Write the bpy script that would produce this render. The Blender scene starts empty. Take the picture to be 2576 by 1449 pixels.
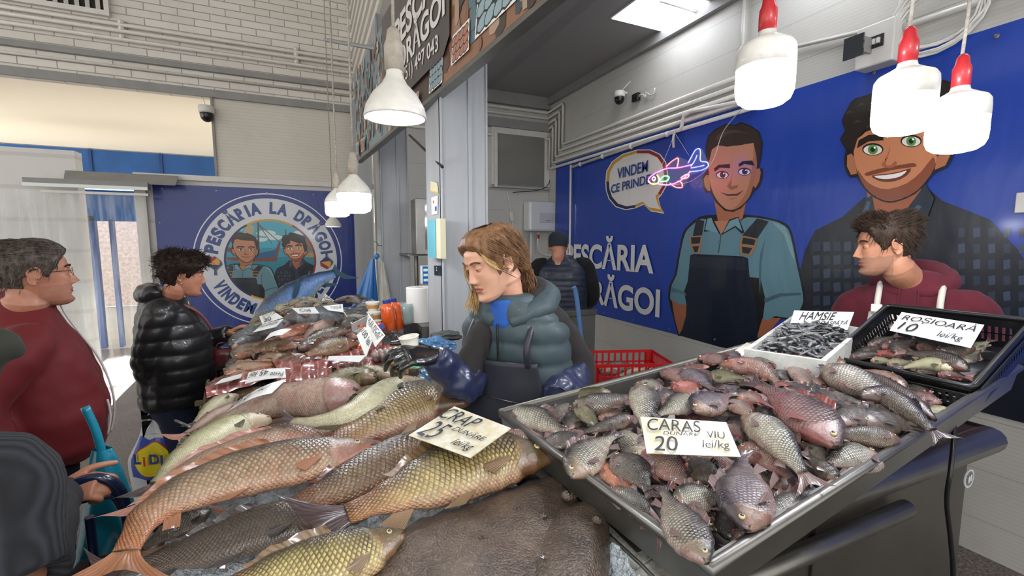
import bpy, bmesh, math, random
from mathutils import Vector, Matrix, noise
from mathutils.geometry import tessellate_polygon
V = Vector
R = math.radians
sc = bpy.context.scene
COL = sc.collection
random.seed(7)
# ---------------------------------------------------------------- camera
F, CX, CY, CAMZ, PIT, YAW = 1129.0, 1288.0, 724.5, 1.7, R(5.9), R(24.3)
cam_d = bpy.data.cameras.new('camera'); cam = bpy.data.objects.new('camera', cam_d); COL.objects.link(cam)
cam_d.sensor_width = 36.0; cam_d.lens = 36.0 * F / 2576.0; cam_d.clip_start = 0.02; cam_d.clip_end = 200
cam.location = (0, 0, CAMZ); cam.rotation_euler = (R(90) - PIT, 0, -YAW)
sc.camera = cam
# ---------------------------------------------------------------- world, exposure
sc.view_settings.view_transform = 'Standard'; sc.view_settings.look = 'None'
sc.view_settings.exposure = 0.12; sc.view_settings.gamma = 1.0; sc.view_settings.use_curve_mapping = False
w = bpy.data.worlds.new('daylight'); sc.world = w; w.use_nodes = True
w.node_tree.nodes['Background'].inputs[0].default_value = (1.0, 0.985, 0.955, 1)
w.node_tree.nodes['Background'].inputs[1].default_value = 1.7
sun_d = bpy.data.lights.new('sun', 'SUN'); sun_d.energy = 36.0; sun_d.angle = R(1.0); sun_d.color = (1, .97, .9); sun = bpy.data.objects.new('sun', sun_d); COL.objects.link(sun)
sun.rotation_euler = V((-.06, 1.0, .34)).to_track_quat('Z', 'Y').to_euler()      # low daylight coming in under the canopy through the doorway
LAMP = 60.0      # emission of the hanging lamps
PANEL = 9.0      # emission of the ceiling panel

# ---------------------------------------------------------------- rays: a pixel of the 2576x1449 frame -> point in the room
def ray(px, py):
    x = (px - CX) / F; y = (py - CY) / F
    dn = y * math.cos(PIT) + math.sin(PIT); fw = math.cos(PIT) - y * math.sin(PIT)
    return V((x * math.cos(YAW) + fw * math.sin(YAW), fw * math.cos(YAW) - x * math.sin(YAW), -dn))
ORG = V((0, 0, CAMZ))
def at_z(px, py, z): r = ray(px, py); return ORG + r * ((z - CAMZ) / r.z)
def at_x(px, py, X): r = ray(px, py); return ORG + r * (X / r.x)
def at_y(px, py, Y): r = ray(px, py); return ORG + r * (Y / r.y)
def at_f(px, py, f):
    r = ray(px, py); h = r.x * math.sin(YAW) + r.y * math.cos(YAW); return ORG + r * (f / h)
def at_pl(px, py, p, n): r = ray(px, py); return ORG + r * ((p - ORG).dot(n) / r.dot(n))
def to_px(p):
    d = p - ORG; rt = d.x * math.cos(YAW) - d.y * math.sin(YAW); fw = d.x * math.sin(YAW) + d.y * math.cos(YAW)
    zc = fw * math.cos(PIT) - d.z * math.sin(PIT); yc = -d.z * math.cos(PIT) - fw * math.sin(PIT)
    return CX + F * rt / zc, CY + F * yc / zc

# ---------------------------------------------------------------- materials
def lin(h):
    if isinstance(h, str):
        h = h.lstrip('#'); c = [int(h[i:i + 2], 16) / 255 for i in (0, 2, 4)]
        return tuple(x / 12.92 if x <= .04045 else ((x + .055) / 1.055) ** 2.4 for x in c) + (1,)
    return tuple(h) + (1,) if len(h) == 3 else h
MATS = {}
class NT:
    def __init__(s, m): s.t = m.node_tree; s.b = s.t.nodes['Principled BSDF']
    def n(s, typ, **kw):
        nd = s.t.nodes.new('ShaderNode' + typ)
        for k, v in kw.items():
            if k.startswith('i_'): nd.inputs[int(k[2:]) if k[2:].isdigit() else k[2:]].default_value = v
            else: setattr(nd, k, v)
        return nd
    def l(s, a, b): s.t.links.new(a, b)
    def math(s, op, a, b=None, clamp=False):
        nd = s.t.nodes.new('ShaderNodeMath'); nd.operation = op; nd.use_clamp = clamp
        for i, v in enumerate((a, b)):
            if v is None: continue
            if isinstance(v, (int, float)): nd.inputs[i].default_value = v
            else: s.l(v, nd.inputs[i])
        return nd.outputs[0]
    def mix(s, f, a, b, typ='MIX'):
        nd = s.t.nodes.new('ShaderNodeMix'); nd.data_type = 'RGBA'; nd.blend_type = typ
        for i, v in ((0, f), (6, a), (7, b)):
            if isinstance(v, (int, float)): nd.inputs[i].default_value = v
            elif isinstance(v, (tuple, str, list)): nd.inputs[i].default_value = lin(v)
            else: s.l(v, nd.inputs[i])
        return nd.outputs[2]
    def ramp(s, f, stops, interp='LINEAR'):
        nd = s.t.nodes.new('ShaderNodeValToRGB'); cr = nd.color_ramp; cr.interpolation = interp
        while len(cr.elements) < len(stops): cr.elements.new(.5)
        for e, (p, c) in zip(cr.elements, stops):
            e.position = p; e.color = lin(c) if not isinstance(c, (int, float)) else (c, c, c, 1)
        s.l(f, nd.inputs[0]); return nd.outputs[0]
    def coord(s, which='Object'): return s.n('TexCoord').outputs[which]
    def noise(s, vec, scale, detail=3, rough=.5, stretch=None):
        if stretch:
            mp = s.n('Mapping'); mp.inputs[3].default_value = stretch; s.l(vec, mp.inputs[0]); vec = mp.outputs[0]
        nd = s.n('TexNoise'); nd.inputs['Scale'].default_value = scale; nd.inputs['Detail'].default_value = detail
        nd.inputs['Roughness'].default_value = rough; s.l(vec, nd.inputs['Vector']); return nd.outputs['Fac']
    def bump(s, h, strength=.3, dist=.01):
        nd = s.n('Bump'); nd.inputs['Strength'].default_value = strength; nd.inputs['Distance'].default_value = dist
        s.l(h, nd.inputs['Height']); s.l(nd.outputs[0], s.b.inputs['Normal']); return nd
    def color(s, c):
        if isinstance(c, (tuple, str)): s.b.inputs['Base Color'].default_value = lin(c)
        else: s.l(c, s.b.inputs['Base Color'])
def mat(name, col='#888888', rough=.5, metal=0, spec=.5, coat=0, emit=None, estr=0, trans=0, alpha=1, ior=1.45, var=0, vscale=8, bump=0, bscale=60, bdist=.003, sss=0, stretch=None, col2=None):
    if name in MATS: return MATS[name]
    m = bpy.data.materials.new(name); m.use_nodes = True; MATS[name] = m
    t = NT(m); b = t.b
    t.color(col); b.inputs['Roughness'].default_value = rough; b.inputs['Metallic'].default_value = metal
    b.inputs['Specular IOR Level'].default_value = spec; b.inputs['Coat Weight'].default_value = coat; b.inputs['Coat Roughness'].default_value = .1
    b.inputs['Transmission Weight'].default_value = trans; b.inputs['Alpha'].default_value = alpha; b.inputs['IOR'].default_value = ior
    if sss: b.inputs['Subsurface Weight'].default_value = sss; b.inputs['Subsurface Radius'].default_value = (.01, .004, .002)
    if emit: b.inputs['Emission Color'].default_value = lin(emit); b.inputs['Emission Strength'].default_value = estr
    if var or bump:
        co = t.coord()
        if var:
            f = t.noise(co, vscale, 4, .6, stretch)
            c2 = col2 or tuple(x * (1 - var) for x in lin(col)[:3])
            f = t.ramp(f, [(.35, 0.0), (.65, 1.0)])
            t.color(t.mix(f, col, c2))
        if bump: t.bump(t.noise(co, bscale, 3, .6, stretch), bump, bdist)
    return m

# ---------------------------------------------------------------- meshes
class MB:
    def __init__(s): s.v = []; s.f = []; s.m = []; s.uv = []; s.cur = 0
    def face(s, idx, uv=None): s.f.append(tuple(idx)); s.m.append(s.cur); s.uv.append(uv)
    def vert(s, p): s.v.append(V(p)); return len(s.v) - 1
    def box(s, c, d, rot=None, bev=0):
        c = V(c); h = V(d) * .5; i0 = len(s.v); M = rot or Matrix.Identity(3)
        for x in (-1, 1):
            for y in (-1, 1):
                for z in (-1, 1): s.v.append(c + M @ V((x * h.x, y * h.y, z * h.z)))
        for q in ((0, 1, 3, 2), (4, 6, 7, 5), (0, 4, 5, 1), (2, 3, 7, 6), (0, 2, 6, 4), (1, 5, 7, 3)): s.face([i0 + k for k in q])
        return s
    def bx(s, a, b): a = V(a); b = V(b); return s.box((a + b) / 2, [abs(b[i] - a[i]) for i in range(3)])
    def rings(s, rings, closed=True, cap=True, uvf=None):
        n = len(rings[0]); i0 = len(s.v)
        for r in rings: s.v.extend(V(p) for p in r)
        for j in range(len(rings) - 1):
            for k in range(n if closed else n - 1):
                k2 = (k + 1) % n
                q = (i0 + j * n + k, i0 + j * n + k2, i0 + (j + 1) * n + k2, i0 + (j + 1) * n + k)
                s.face(q, uvf(j, k) if uvf else None)
        if cap and closed:
            s.face([i0 + k for k in range(n)][::-1]); s.face([i0 + (len(rings) - 1) * n + k for k in range(n)])
        return s
    def tube(s, pts, r, seg=8, cap=True):
        pts = [V(p) for p in pts]; rs = r if isinstance(r, (list, tuple)) else [r] * len(pts)
        up = V((0, 0, 1)); rg = []; prev = None
        for i, p in enumerate(pts):
            t = (pts[min(i + 1, len(pts) - 1)] - pts[max(i - 1, 0)]).normalized()
            if prev is None:
                a = t.orthogonal().normalized()
            else:
                a = (prev - t * prev.dot(t))
                a = a.normalized() if a.length > 1e-6 else t.orthogonal().normalized()
            prev = a; b = t.cross(a)
            rg.append([p + (a * math.cos(2 * math.pi * k / seg) + b * math.sin(2 * math.pi * k / seg)) * rs[i] for k in range(seg)])
        return s.rings(rg, cap=cap)
    def lathe(s, prof, o=(0, 0, 0), ax=(0, 0, 1), seg=24, cap=True):
        o = V(o); ax = V(ax).normalized(); a = ax.orthogonal().normalized(); b = ax.cross(a)
        rg = [[o + ax * z + (a * math.cos(2 * math.pi * k / seg) + b * math.sin(2 * math.pi * k / seg)) * max(r, 1e-4) for k in range(seg)] for r, z in prof]
        return s.rings(rg, cap=cap)
    def sphere(s, c, r, seg=16, M=None):
        c = V(c); r = V((r, r, r)) if isinstance(r, (int, float)) else V(r); M = M or Matrix.Identity(3); rg = []
        n = max(6, seg // 2)
        for j in range(n + 1):
            a = math.pi * j / n; a = min(max(a, .02), math.pi - .02)
            rg.append([c + M @ V((r.x * math.sin(a) * math.cos(2 * math.pi * k / seg), r.y * math.sin(a) * math.sin(2 * math.pi * k / seg), -r.z * math.cos(a))) for k in range(seg)])
        return s.rings(rg)
    def poly(s, pts, thick=None):     # flat polygon, optionally extruded by the vector thick
        pts = [V(p) for p in pts]; i0 = len(s.v)
        tris = tessellate_polygon([pts]); s.v.extend(pts)
        if thick is None:
            for t in tris: s.face([i0 + k for k in t])
        else:
            n = len(pts); s.v.extend(p + V(thick) for p in pts)
            for t in tris: s.face([i0 + k for k in t]); s.face([i0 + n + k for k in t[::-1]])
            for k in range(n): k2 = (k + 1) % n; s.face((i0 + k, i0 + k2, i0 + n + k2, i0 + n + k))
        return s
    def grid(s, fn, nu, nv, uv=False, closed_u=False):
        i0 = len(s.v)
        for j in range(nv + 1):
            for i in range(nu + (0 if closed_u else 1)): s.v.append(V(fn(i / nu, j / nv)))
        w_ = nu if closed_u else nu + 1
        for j in range(nv):
            for i in range(nu):
                i2 = (i + 1) % w_
                s.face((i0 + j * w_ + i, i0 + j * w_ + i2, i0 + (j + 1) * w_ + i2, i0 + (j + 1) * w_ + i),
                       [(i / nu, j / nv), ((i + 1) / nu, j / nv), ((i + 1) / nu, (j + 1) / nv), (i / nu, (j + 1) / nv)] if uv else None)
        return s
    def build(s, name, mats, parent=None, smooth=False, origin=None, bevel=0, fix=True, label=None, kind=None):
        me = bpy.data.meshes.new(name)
        org = V(origin) if origin is not None else V((0, 0, 0))
        me.from_pydata([tuple(p - org) for p in s.v], [], s.f)
        mats = mats if isinstance(mats, (list, tuple)) else [mats]
        for m in mats: me.materials.append(m)
        me.polygons.foreach_set('material_index', s.m)
        if any(u for u in s.uv):
            ul = me.uv_layers.new(name='UVMap'); 
            for p, u in zip(me.polygons, s.uv):
                if u:
                    for li, c in zip(p.loop_indices, u): ul.data[li].uv = c
        if smooth: me.polygons.foreach_set('use_smooth', [True] * len(me.polygons))
        if fix:
            bm = bmesh.new(); bm.from_mesh(me); bmesh.ops.recalc_face_normals(bm, faces=bm.faces); bm.to_mesh(me); bm.free()
        me.update()
        o = bpy.data.objects.new(name, me); COL.objects.link(o)
        if origin is not None: o.location = org
        if parent is not None:
            o.parent = parent
            if origin is None:   # coordinates were given in world space: keep them there
                o.matrix_parent_inverse = parent.matrix_basis.inverted()
        if bevel:
            md = o.modifiers.new('bevel', 'BEVEL'); md.width = bevel; md.segments = 2; md.limit_method = 'ANGLE'
        if label: o['label'] = label
        if kind: o['kind'] = kind
        return o
def tag(o, label=None, cat=None, group=None, kind=None):
    for k, v in (('label', label), ('category', cat), ('group', group), ('kind', kind)):
        if v: o[k] = v
    return o
def thing(name, label, cat, loc=(0, 0, 0), group=None):
    o = bpy.data.objects.new(name, None); COL.objects.link(o); o.location = loc; o.empty_display_size = .05
    return tag(o, label, cat, group)
def struct(o): o['kind'] = 'structure'; return o
def catmull(P, n=6, closed=False):
    P = [V(p) for p in P]; out = []; m = len(P)
    for i in range(m if closed else m - 1):
        if closed: a, b, c, d = P[i - 1], P[i], P[(i + 1) % m], P[(i + 2) % m]
        else: a, b, c, d = P[max(i - 1, 0)], P[i], P[i + 1], P[min(i + 2, m - 1)]
        for k in range(n):
            t = k / n; out.append(.5 * ((2 * b) + (c - a) * t + (2 * a - 5 * b + 4 * c - d) * t * t + (3 * b - a - 3 * c + d) * t ** 3))
    if not closed: out.append(P[-1])
    return out
def interp(tab, x):
    if x <= tab[0][0]: return tab[0][1]
    for (a, b), (c, d) in zip(tab, tab[1:]):
        if x <= c: t = (x - a) / (c - a); t = t * t * (3 - 2 * t); return b + (d - b) * t
    return tab[-1][1]
def text_on(s, name, o, ux, uy, h, m, parent=None, bold=0, width=None, shear=0, ext=.0006, space=1.0, align='LEFT'):
    """writing as flat lettering: origin o, ux = reading direction, uy = up direction, h = capital height"""
    cu = bpy.data.curves.new(name, 'FONT'); cu.body = s; cu.size = 1; cu.offset = bold; cu.extrude = 0; cu.shear = shear; cu.space_character = space; cu.align_x = align
    ob = bpy.data.objects.new(name, cu); COL.objects.link(ob); bpy.context.view_layer.update()
    dg = bpy.context.evaluated_depsgraph_get(); me = bpy.data.meshes.new_from_object(ob.evaluated_get(dg))
    bpy.data.objects.remove(ob); bpy.data.curves.remove(cu)
    k = h / .69; xs = [v.co.x for v in me.vertices] or [0]; sx = k
    if width: sx = width / (max(xs) - min(xs)); 
    o = V(o); ux = V(ux).normalized(); uy = V(uy).normalized(); nz = ux.cross(uy).normalized()
    x0 = min(xs) if align == 'LEFT' else 0
    for v in me.vertices: v.co = o + ux * ((v.co.x - x0) * sx) + uy * (v.co.y * k) + nz * ext
    me.materials.clear(); me.materials.append(m)
    ob = bpy.data.objects.new(name, me); COL.objects.link(ob)
    if parent is not None: ob.parent = parent; ob.matrix_parent_inverse = parent.matrix_basis.inverted()
    return ob
REG = []      # every counted thing whose label may need a place word at the end
# ================================================================ the room
XR, YB, YL, ZC = 3.27, 5.95, 7.5, 3.75     # right wall, back wall of the booth, back wall of the hall, booth ceiling
def wall_brick():
    m = mat('painted_brick', '#c9c5bf', .7); t = NT(m); co = t.coord()
    sp = t.n('SeparateXYZ'); t.l(co, sp.inputs[0]); cb = t.n('CombineXYZ'); t.l(sp.outputs[0], cb.inputs[0]); t.l(sp.outputs[2], cb.inputs[1])
    br = t.n('TexBrick'); t.l(cb.outputs[0], br.inputs[0]); br.inputs['Scale'].default_value = 1
    br.inputs['Brick Width'].default_value = .36; br.inputs['Row Height'].default_value = .095; br.inputs['Mortar Size'].default_value = .006; br.inputs['Mortar Smooth'].default_value = .3
    for i, c in ((1, '#dcd7d0'), (2, '#d3cdc5'), (3, '#a39d94')): br.inputs[i].default_value = lin(c)
    st = t.noise(co, 3, 5, .7); t.color(t.mix(t.ramp(st, [(.5, 0.0), (.8, .35)]), br.outputs[0], '#a39c90'))
    t.bump(t.math('SUBTRACT', 1.0, br.outputs[1]), .8, .012); return m
def panel_mat(name, col, pitch, axis=2, joint=0, dirt='#8b857a', rough=.45, amt=.3):
    """sheet cladding with fine ribs (pitch in metres along axis) and wider joints"""
    m = mat(name, col, rough); t = NT(m); co = t.coord(); sp = t.n('SeparateXYZ'); t.l(co, sp.inputs[0])
    z = sp.outputs[axis]; f = t.math('FRACT', t.math('MULTIPLY', z, 1 / pitch))
    g = t.math('LESS_THAN', f, .12)
    c = t.mix(t.math('MULTIPLY', g, .16), col, '#3c3a36')
    if joint:
        f2 = t.math('LESS_THAN', t.math('FRACT', t.math('MULTIPLY', t.math('ADD', z, .37), 1 / joint)), .009)
        c = t.mix(t.math('MULTIPLY', f2, .6), c, '#3a3834')
    d = t.ramp(t.noise(co, 2.2, 6, .7), [(.52, 0.0), (.8, amt)])
    t.color(t.mix(d, c, dirt)); t.bump(t.math('SUBTRACT', 1.0, g), .25, .003); return m
M_brick = wall_brick()
M_tile = panel_mat('white_siding', '#cfcdc9', .39, 2, 0, amt=.2)
M_cream = panel_mat('cream_panel', '#cbc6bb', .045, 2, 0, amt=.2)
M_rib = panel_mat('ribbed_cladding', '#bdbbb4', .022, 2, .28, amt=.25)
M_ceil = panel_mat('ceiling_panel', '#8f8d8b', 1.1, 0, 0, '#5d5a55', .5, .25)
M_trim = mat('grey_trim', '#8e8d8b', .5, var=.15, vscale=5)
M_white = mat('white_paint', '#d6d3cd', .45, var=.1, vscale=6)
M_pvc = mat('white_pvc', '#d5d2ca', .35, coat=.2, var=.1, vscale=9)
M_steel = mat('brushed_steel', '#84827d', .38, metal=.85, var=.2, vscale=6, bump=.08, bscale=30)
M_colm = mat('grey_painted_steel', '#a1a5a8', .42, var=.14, vscale=4, col2=(.28, .29, .3), stretch=(1, 1, .15))
M_black = mat('black_plastic', '#121214', .35, coat=.2)
M_dark = mat('dark_gap', '#2a2826', .8)
M_blue = mat('blue_glazing', '#1d4f8c', .25, var=.2, vscale=2)
def quad(name, pts, m, origin=None, thick=None, parent=None):
    mb = MB(); mb.poly(pts, thick); return mb.build(name, m, parent)
def slab(name, a, b, m, st=True, parent=None, bevel=0):
    o = MB().bx(a, b).build(name, m, parent, bevel=bevel)
    return struct(o) if st and parent is None else o
# floor: wet dark terrazzo
mf = mat('wet_floor', '#5b5149', .2); t = NT(mf); co = t.coord()
n1 = t.noise(co, 60, 5, .7); n2 = t.noise(co, 2.2, 5, .65)
t.color(t.ramp(n1, [(.3, '#2e2823'), (.5, '#5a5047'), (.72, '#8b8177')])); t.l(t.ramp(n2, [(.35, .05), (.7, .28)]), t.b.inputs['Roughness']); t.bump(n1, .7, .006)
slab('floor', (-8, -4, -.1), (XR + .2, 9.0, 0), mf)
slab('floor_outdoors', (-12, 9.0, -.12), (8, 22, -.02), mat('pale_paving', '#b9b5ae', .6, var=.15, vscale=3))
# right wall of the booth, its back wall, the return and the ceiling
slab('wall_right', (XR, -4, 0), (XR + .15, YB + .1, ZC + .1), M_rib)
slab('wall_back', (1.0, YB, 0), (XR + .15, YB + .15, ZC + .1), M_rib)
slab('wall_return', (.98, YB, 0), (1.0, YL, ZC + .6), M_white)
slab('ceiling', (.72, -3.5, ZC), (XR + .15, YB + .15, ZC + .08), M_ceil)
for k, (a, b) in enumerate((((.72, YB - .08, ZC - .16), (XR, YB, ZC)), ((XR - .06, -3.5, ZC - .1), (XR, YB - .08, ZC)), ((.70, -3.5, ZC - .25), (.76, YB, ZC + .1)))):
    slab('trim_%d' % (k + 1), a, b, M_trim)
# hall
slab('wall_hall_upper', (-7, YL, 3.69), (1.02, YL + .25, 6.3), M_brick)
slab('wall_hall_infill', (-1.14, YL + .02, 2.56), (.98, YL + .16, 3.69), M_cream)
slab('wall_hall_panel', (-1.97, YL + .03, 0), (.98, YL + .16, 2.56), M_tile)
slab('wall_hall_left', (-6, YL, 0), (-2.62, YL + .2, 2.83), M_tile)
slab('ceiling_hall', (-9, -5, 6.3), (1.6, YL + .3, 6.45), M_white)
slab('wall_above_booth', (.72, -3.5, ZC + .08), (.86, YL, 6.3), M_brick)
slab('trim_4', (-7, YL - .05, 3.99), (.9, YL, 4.06), M_trim)
slab('trim_5', (-7, YL - .03, 3.66), (.9, YL + .02, 3.76), M_trim)
slab('trim_6', (-2.05, YL - .03, 2.53), (.98, YL + .05, 2.6), M_white)
slab('trim_7', (-2.05, YL - .03, 0), (-1.93, YL + .05, 2.53), M_white)
slab('trim_8', (-1.14, YL - .01, 2.6), (-1.11, YL + .02, 3.68), M_trim)
# beyond the opening: canopy, blue fascia, uprights
m_can = mat('cream_canopy', '#efe6d4', .6)
quad('ceiling_canopy', [(-9, YL + .25, 3.9), (-9, 12.6, 3.63), (3, 12.6, 3.63), (3, YL + .25, 3.9)], m_can, thick=(0, 0, .06))['kind'] = 'structure'
slab('wall_fascia', (-6.6, 12.4, 2.85), (3, 12.5, 3.62), M_blue)
for k, x in enumerate((-5.6, -4.1, -2.9, -1.7, .4)): slab('trim_%d' % (9 + k), (x, 12.36, 2.82), (x + .05, 12.4, 3.62), mat('dark_blue_bar', '#16366a', .4))
slab('wall_fascia_lower', (-6.6, 9.1, 2.02), (-2.2, 9.2, 2.5), M_blue)
slab('wall_outdoors_left', (-9, 9.3, 0), (-4.4, 9.5, 2.8), M_tile)
slab('trim_14', (-3.12, 9.1, 0), (-3.02, 9.2, 2.1), mat('dark_blue_bar'))
slab('trim_15', (-2.85, 9.1, 0), (-2.8, 9.2, 2.05), mat('dark_blue_bar'))
m_g = mat('bright_stone_wall', '#c8b8b0', .8, var=.35, vscale=14)
slab('wall_street', (-9, 15, 0), (3, 15.2, 2.3), m_g)

# ---- columns: two H section posts
def column(x, y, lab):
    c = thing('steel_column', lab, 'column', (x, y, 0), 'grey steel posts of the stall')
    mb = MB(); w_, d = .26, .32
    mb.bx((x, y, 0), (x + .012, y + d, ZC)); mb.bx((x + w_ - .012, y, 0), (x + w_, y + d, ZC)); mb.bx((x, y + .01, 0), (x + w_, y + .03, ZC)); mb.bx((x+.012, y + d-.03, 0), (x + w_, y + d-.01, ZC))
    mb.build('flanges', M_colm, c, bevel=.003)
    MB().bx((x - .03, y - .03, 0), (x + w_ + .03, y + d + .03, .02)).build('base_plate', M_colm, c)
    MB().bx((x + .15, y + .0, 0), (x + .17, y + .01, ZC)).build('stiffener', M_colm, c)
    return c
column(.637, 2.3, 'nearer grey steel post, right behind the woman in the apron')
column(.637, 4.4, 'farther grey steel post beside the hanging blue bag')
slab('trim_16', (.64, YL - .4, 0), (.9, YL - .3, ZC), M_colm)

# ---- printed hanging sign (faces the customers)
def sgp(px, py): # plane of the sign
    return at_pl(px, py, V((.575, 3, 2.8)), V((1, .083, 0)).normalized())
far_b = at_z(898, 404, 2.45); near_b = at_z(1368, -2, 2.45)
dirn = (near_b - far_b).normalized(); SN = V((-dirn.y, dirn.x, 0)); SN = SN if SN.x < 0 else -SN
near_b = far_b + dirn * 3.6
sign = thing('hanging_sign', 'long dark sign with painted fish crates, white letters and phone number above the stall', 'sign', far_b)
MB().poly([far_b, near_b, near_b + V((0, 0, .75)), far_b + V((0, 0, .75))], -SN * .03).build('board', mat('dark_print', '#4a3c36', .5), sign)
MB().box((far_b + near_b) / 2 - SN * .015 + V((0, 0, -.012)), ((near_b - far_b).length, .05, .02), Matrix.Rotation(math.atan2(dirn.y, dirn.x), 3, 'Z')).build('bottom_rail', M_steel, sign)
def sp_(px, py): return at_pl(px, py, far_b, SN) + SN * .002
def su(u, v, off=.002): return far_b + dirn * u + V((0, 0, v)) + SN * off
# ---- ceiling light panel, conduits
lp = [at_z(1395, -2, ZC - .004), at_z(1535, 45, ZC - .004), at_z(1610, 0, ZC - .004)]
ex = (lp[2] - lp[1]); ex.normalize()
pl = thing('ceiling_light', 'square white ceiling light panel at the top edge above the stall', 'ceiling light', (0, 0, 0))
c0 = V((lp[1].x, lp[1].y, ZC))
MB().bx((c0.x - .0, c0.y - .6, ZC - .012), (c0.x + .6, c0.y, ZC)).build('frame', M_white, pl)
MB().bx((c0.x + .012, c0.y - .588, ZC - .016), (c0.x + .588, c0.y - .012, ZC - .011)).build('diffuser', mat('panel_glow', '#ffffff', .5, emit='#f2f6ff', estr=PANEL), pl)
for q in (1.2, 2.6): # further panels of the same row, out of the picture
    p2 = thing('ceiling_light', 'square white ceiling light panel outside the picture', 'ceiling light', (0, 0, 0), 'ceiling panels out of view')
    MB().bx((c0.x, c0.y - .6 - q * 1.1, ZC - .012), (c0.x + .6, c0.y - q * 1.1, ZC)).build('frame', M_white, p2)
    MB().bx((c0.x + .012, c0.y - .588 - q * 1.1, ZC - .016), (c0.x + .588, c0.y - .012 - q * 1.1, ZC - .011)).build('diffuser', mat('panel_glow'), p2)
def pipe(name, pts, r, lab, m=None, cat='pipe', group=None, clips=0):
    o = MB().tube(pts, r, 10).build(name, m or M_pvc, smooth=True); tag(o, lab, cat, group)
    if clips:
        pts = [V(p) for p in pts]
        a, b = pts[0], pts[-1]
        for k in range(clips):
            q = a.lerp(b, (k + .5) / clips); MB().sphere(q, r * 1.5, 8).build('clip', m or M_pvc, o)
    return o
ords = ['topmost', 'second', 'third', 'fourth', 'lowest']
for k in range(5):   # bundle that runs round the corner of the booth
    zt = [3.55, 3.47, 3.39, 3.31, 3.17][k]; dx = .05 + .075 * (4 - k); zb = [3.03, 2.96, 2.89, 2.82, 2.75][k]; yd = YB - .07 - .09 * (4 - k) - .03
    p = [(1.0, YB - .03, zt), (XR - .035, YB - .03, zt), (XR - .035, yd, zt + .02), (XR - .03, yd, zt - .02), (XR - .03, yd, zb), (XR - .03, yd - .06, zb), (XR - .03, at_x(1905, 250, XR - .03).y, zb)]
    pipe('conduit', p, .019, '%s of the five white conduits running round the booth corner' % ords[k].capitalize(), cat='conduit', group='white conduits in the booth')
for k, y in enumerate((110, 124, 143)):
    a = at_y(600, y, YL - .03).z
    pipe('conduit', [(-7, YL - .045, a), (.85, YL - .045, a), (.95, YL - .045, a + .05)], .024, '%s white conduit along the white brick wall of the hall' % ('upper', 'middle', 'lower')[k], cat='conduit', group='conduits on the hall wall', clips=4)
a = at_y(600, 205, YL - .03).z
pipe('conduit', [(-7, YL - .03, a), (.85, YL - .03, a)], .016, 'thin white conduit under the grey ledge of the brick wall', cat='conduit')
# vertical and upper conduits at the right end
pv = at_x(1873, 0, XR - .03); pipe('conduit', [(XR - .03, pv.y, ZC), (XR - .03, pv.y, 3.03)], .014, 'vertical white conduit left of the nearest red-necked lamp', cat='conduit')
p1 = at_x(2000, 118, XR - .03); p2 = at_x(2240, 62, XR - .03); p3 = at_x(2255, 0, XR - .03)
pipe('conduit', [p1, p2, V((XR - .03, p2.y - .05, p2.z + .1)), V((XR - .03, p2.y - .05, ZC))], .014, 'white conduit bending up to the ceiling left of the fuse box', cat='conduit')
p1 = at_x(2245, 78, XR - .03); p2 = at_x(2520, -10, XR - .03)
pipe('conduit', [p1, p2 + V((0, -.3, 0))], .02, 'thick white conduit above the fuse box', cat='conduit')
c1 = at_z(1660, 0, ZC - .02); c2 = at_z(1785, 38, ZC - .02); c3 = at_z(1890, -10, ZC - .02)
pipe('conduit', [c1, c2, V((XR - .04, c2.y, ZC - .02))], .016, 'white conduit across the ceiling right of the light panel', cat='conduit')
# water pipe in front of the blue banner
pp = [at_x(1436, 395, XR - .05)]
z0 = at_x(1440, 420, XR - .06); z1 = at_x(1715, 325, XR - .06); z2 = at_x(1720, 290, XR - .06)
wp = pipe('water_pipe', [z0, z1 + V((0, .02, 0)), z1 + V((0, 0, .03)), z2, z2 + V((0, -.1, .01)), at_x(1890, 250, XR - .06)], .017, 'white water pipe stepping along the top of the large blue banner', clips=0)
for f_ in (.1, .35, .62, .9): MB().sphere(z0.lerp(z1, f_) + V((.0, 0, 0)), .027, 8).build('clip', M_pvc, wp)
a = at_x(1436, 415, XR - .06); b = at_x(1436, 640, XR - .06)
pipe('water_pipe', [a, V((a.x, a.y, .1))], .014, 'vertical white water pipe beside the left edge of the large blue banner')
# window on the booth back wall
def bw(px, py, d=0): return at_y(px, py, YB - d)
wd = struct(MB().bx(bw(1235, 318) + V((0, -.04, 0)), bw(1380, 472)).build('window_1', M_white))
q0, q1 = bw(1252, 335, .045), bw(1368, 470, .045)
MB().bx(q0 + V((0, 0, 0)), q1 + V((0, -.012, 0))).build('pane', mat('dull_pane', '#77776f', .12, coat=.5), wd)
MB().bx(bw(1243, 325, .05), bw(1252, 470, .07)).build('mullion', M_white, wd)
slab('trim_17', bw(1235, 470, .08), bw(1392, 480), M_trim)
slab('trim_18', bw(1100, 300, .08), bw(1392, 316), M_trim)
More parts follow.
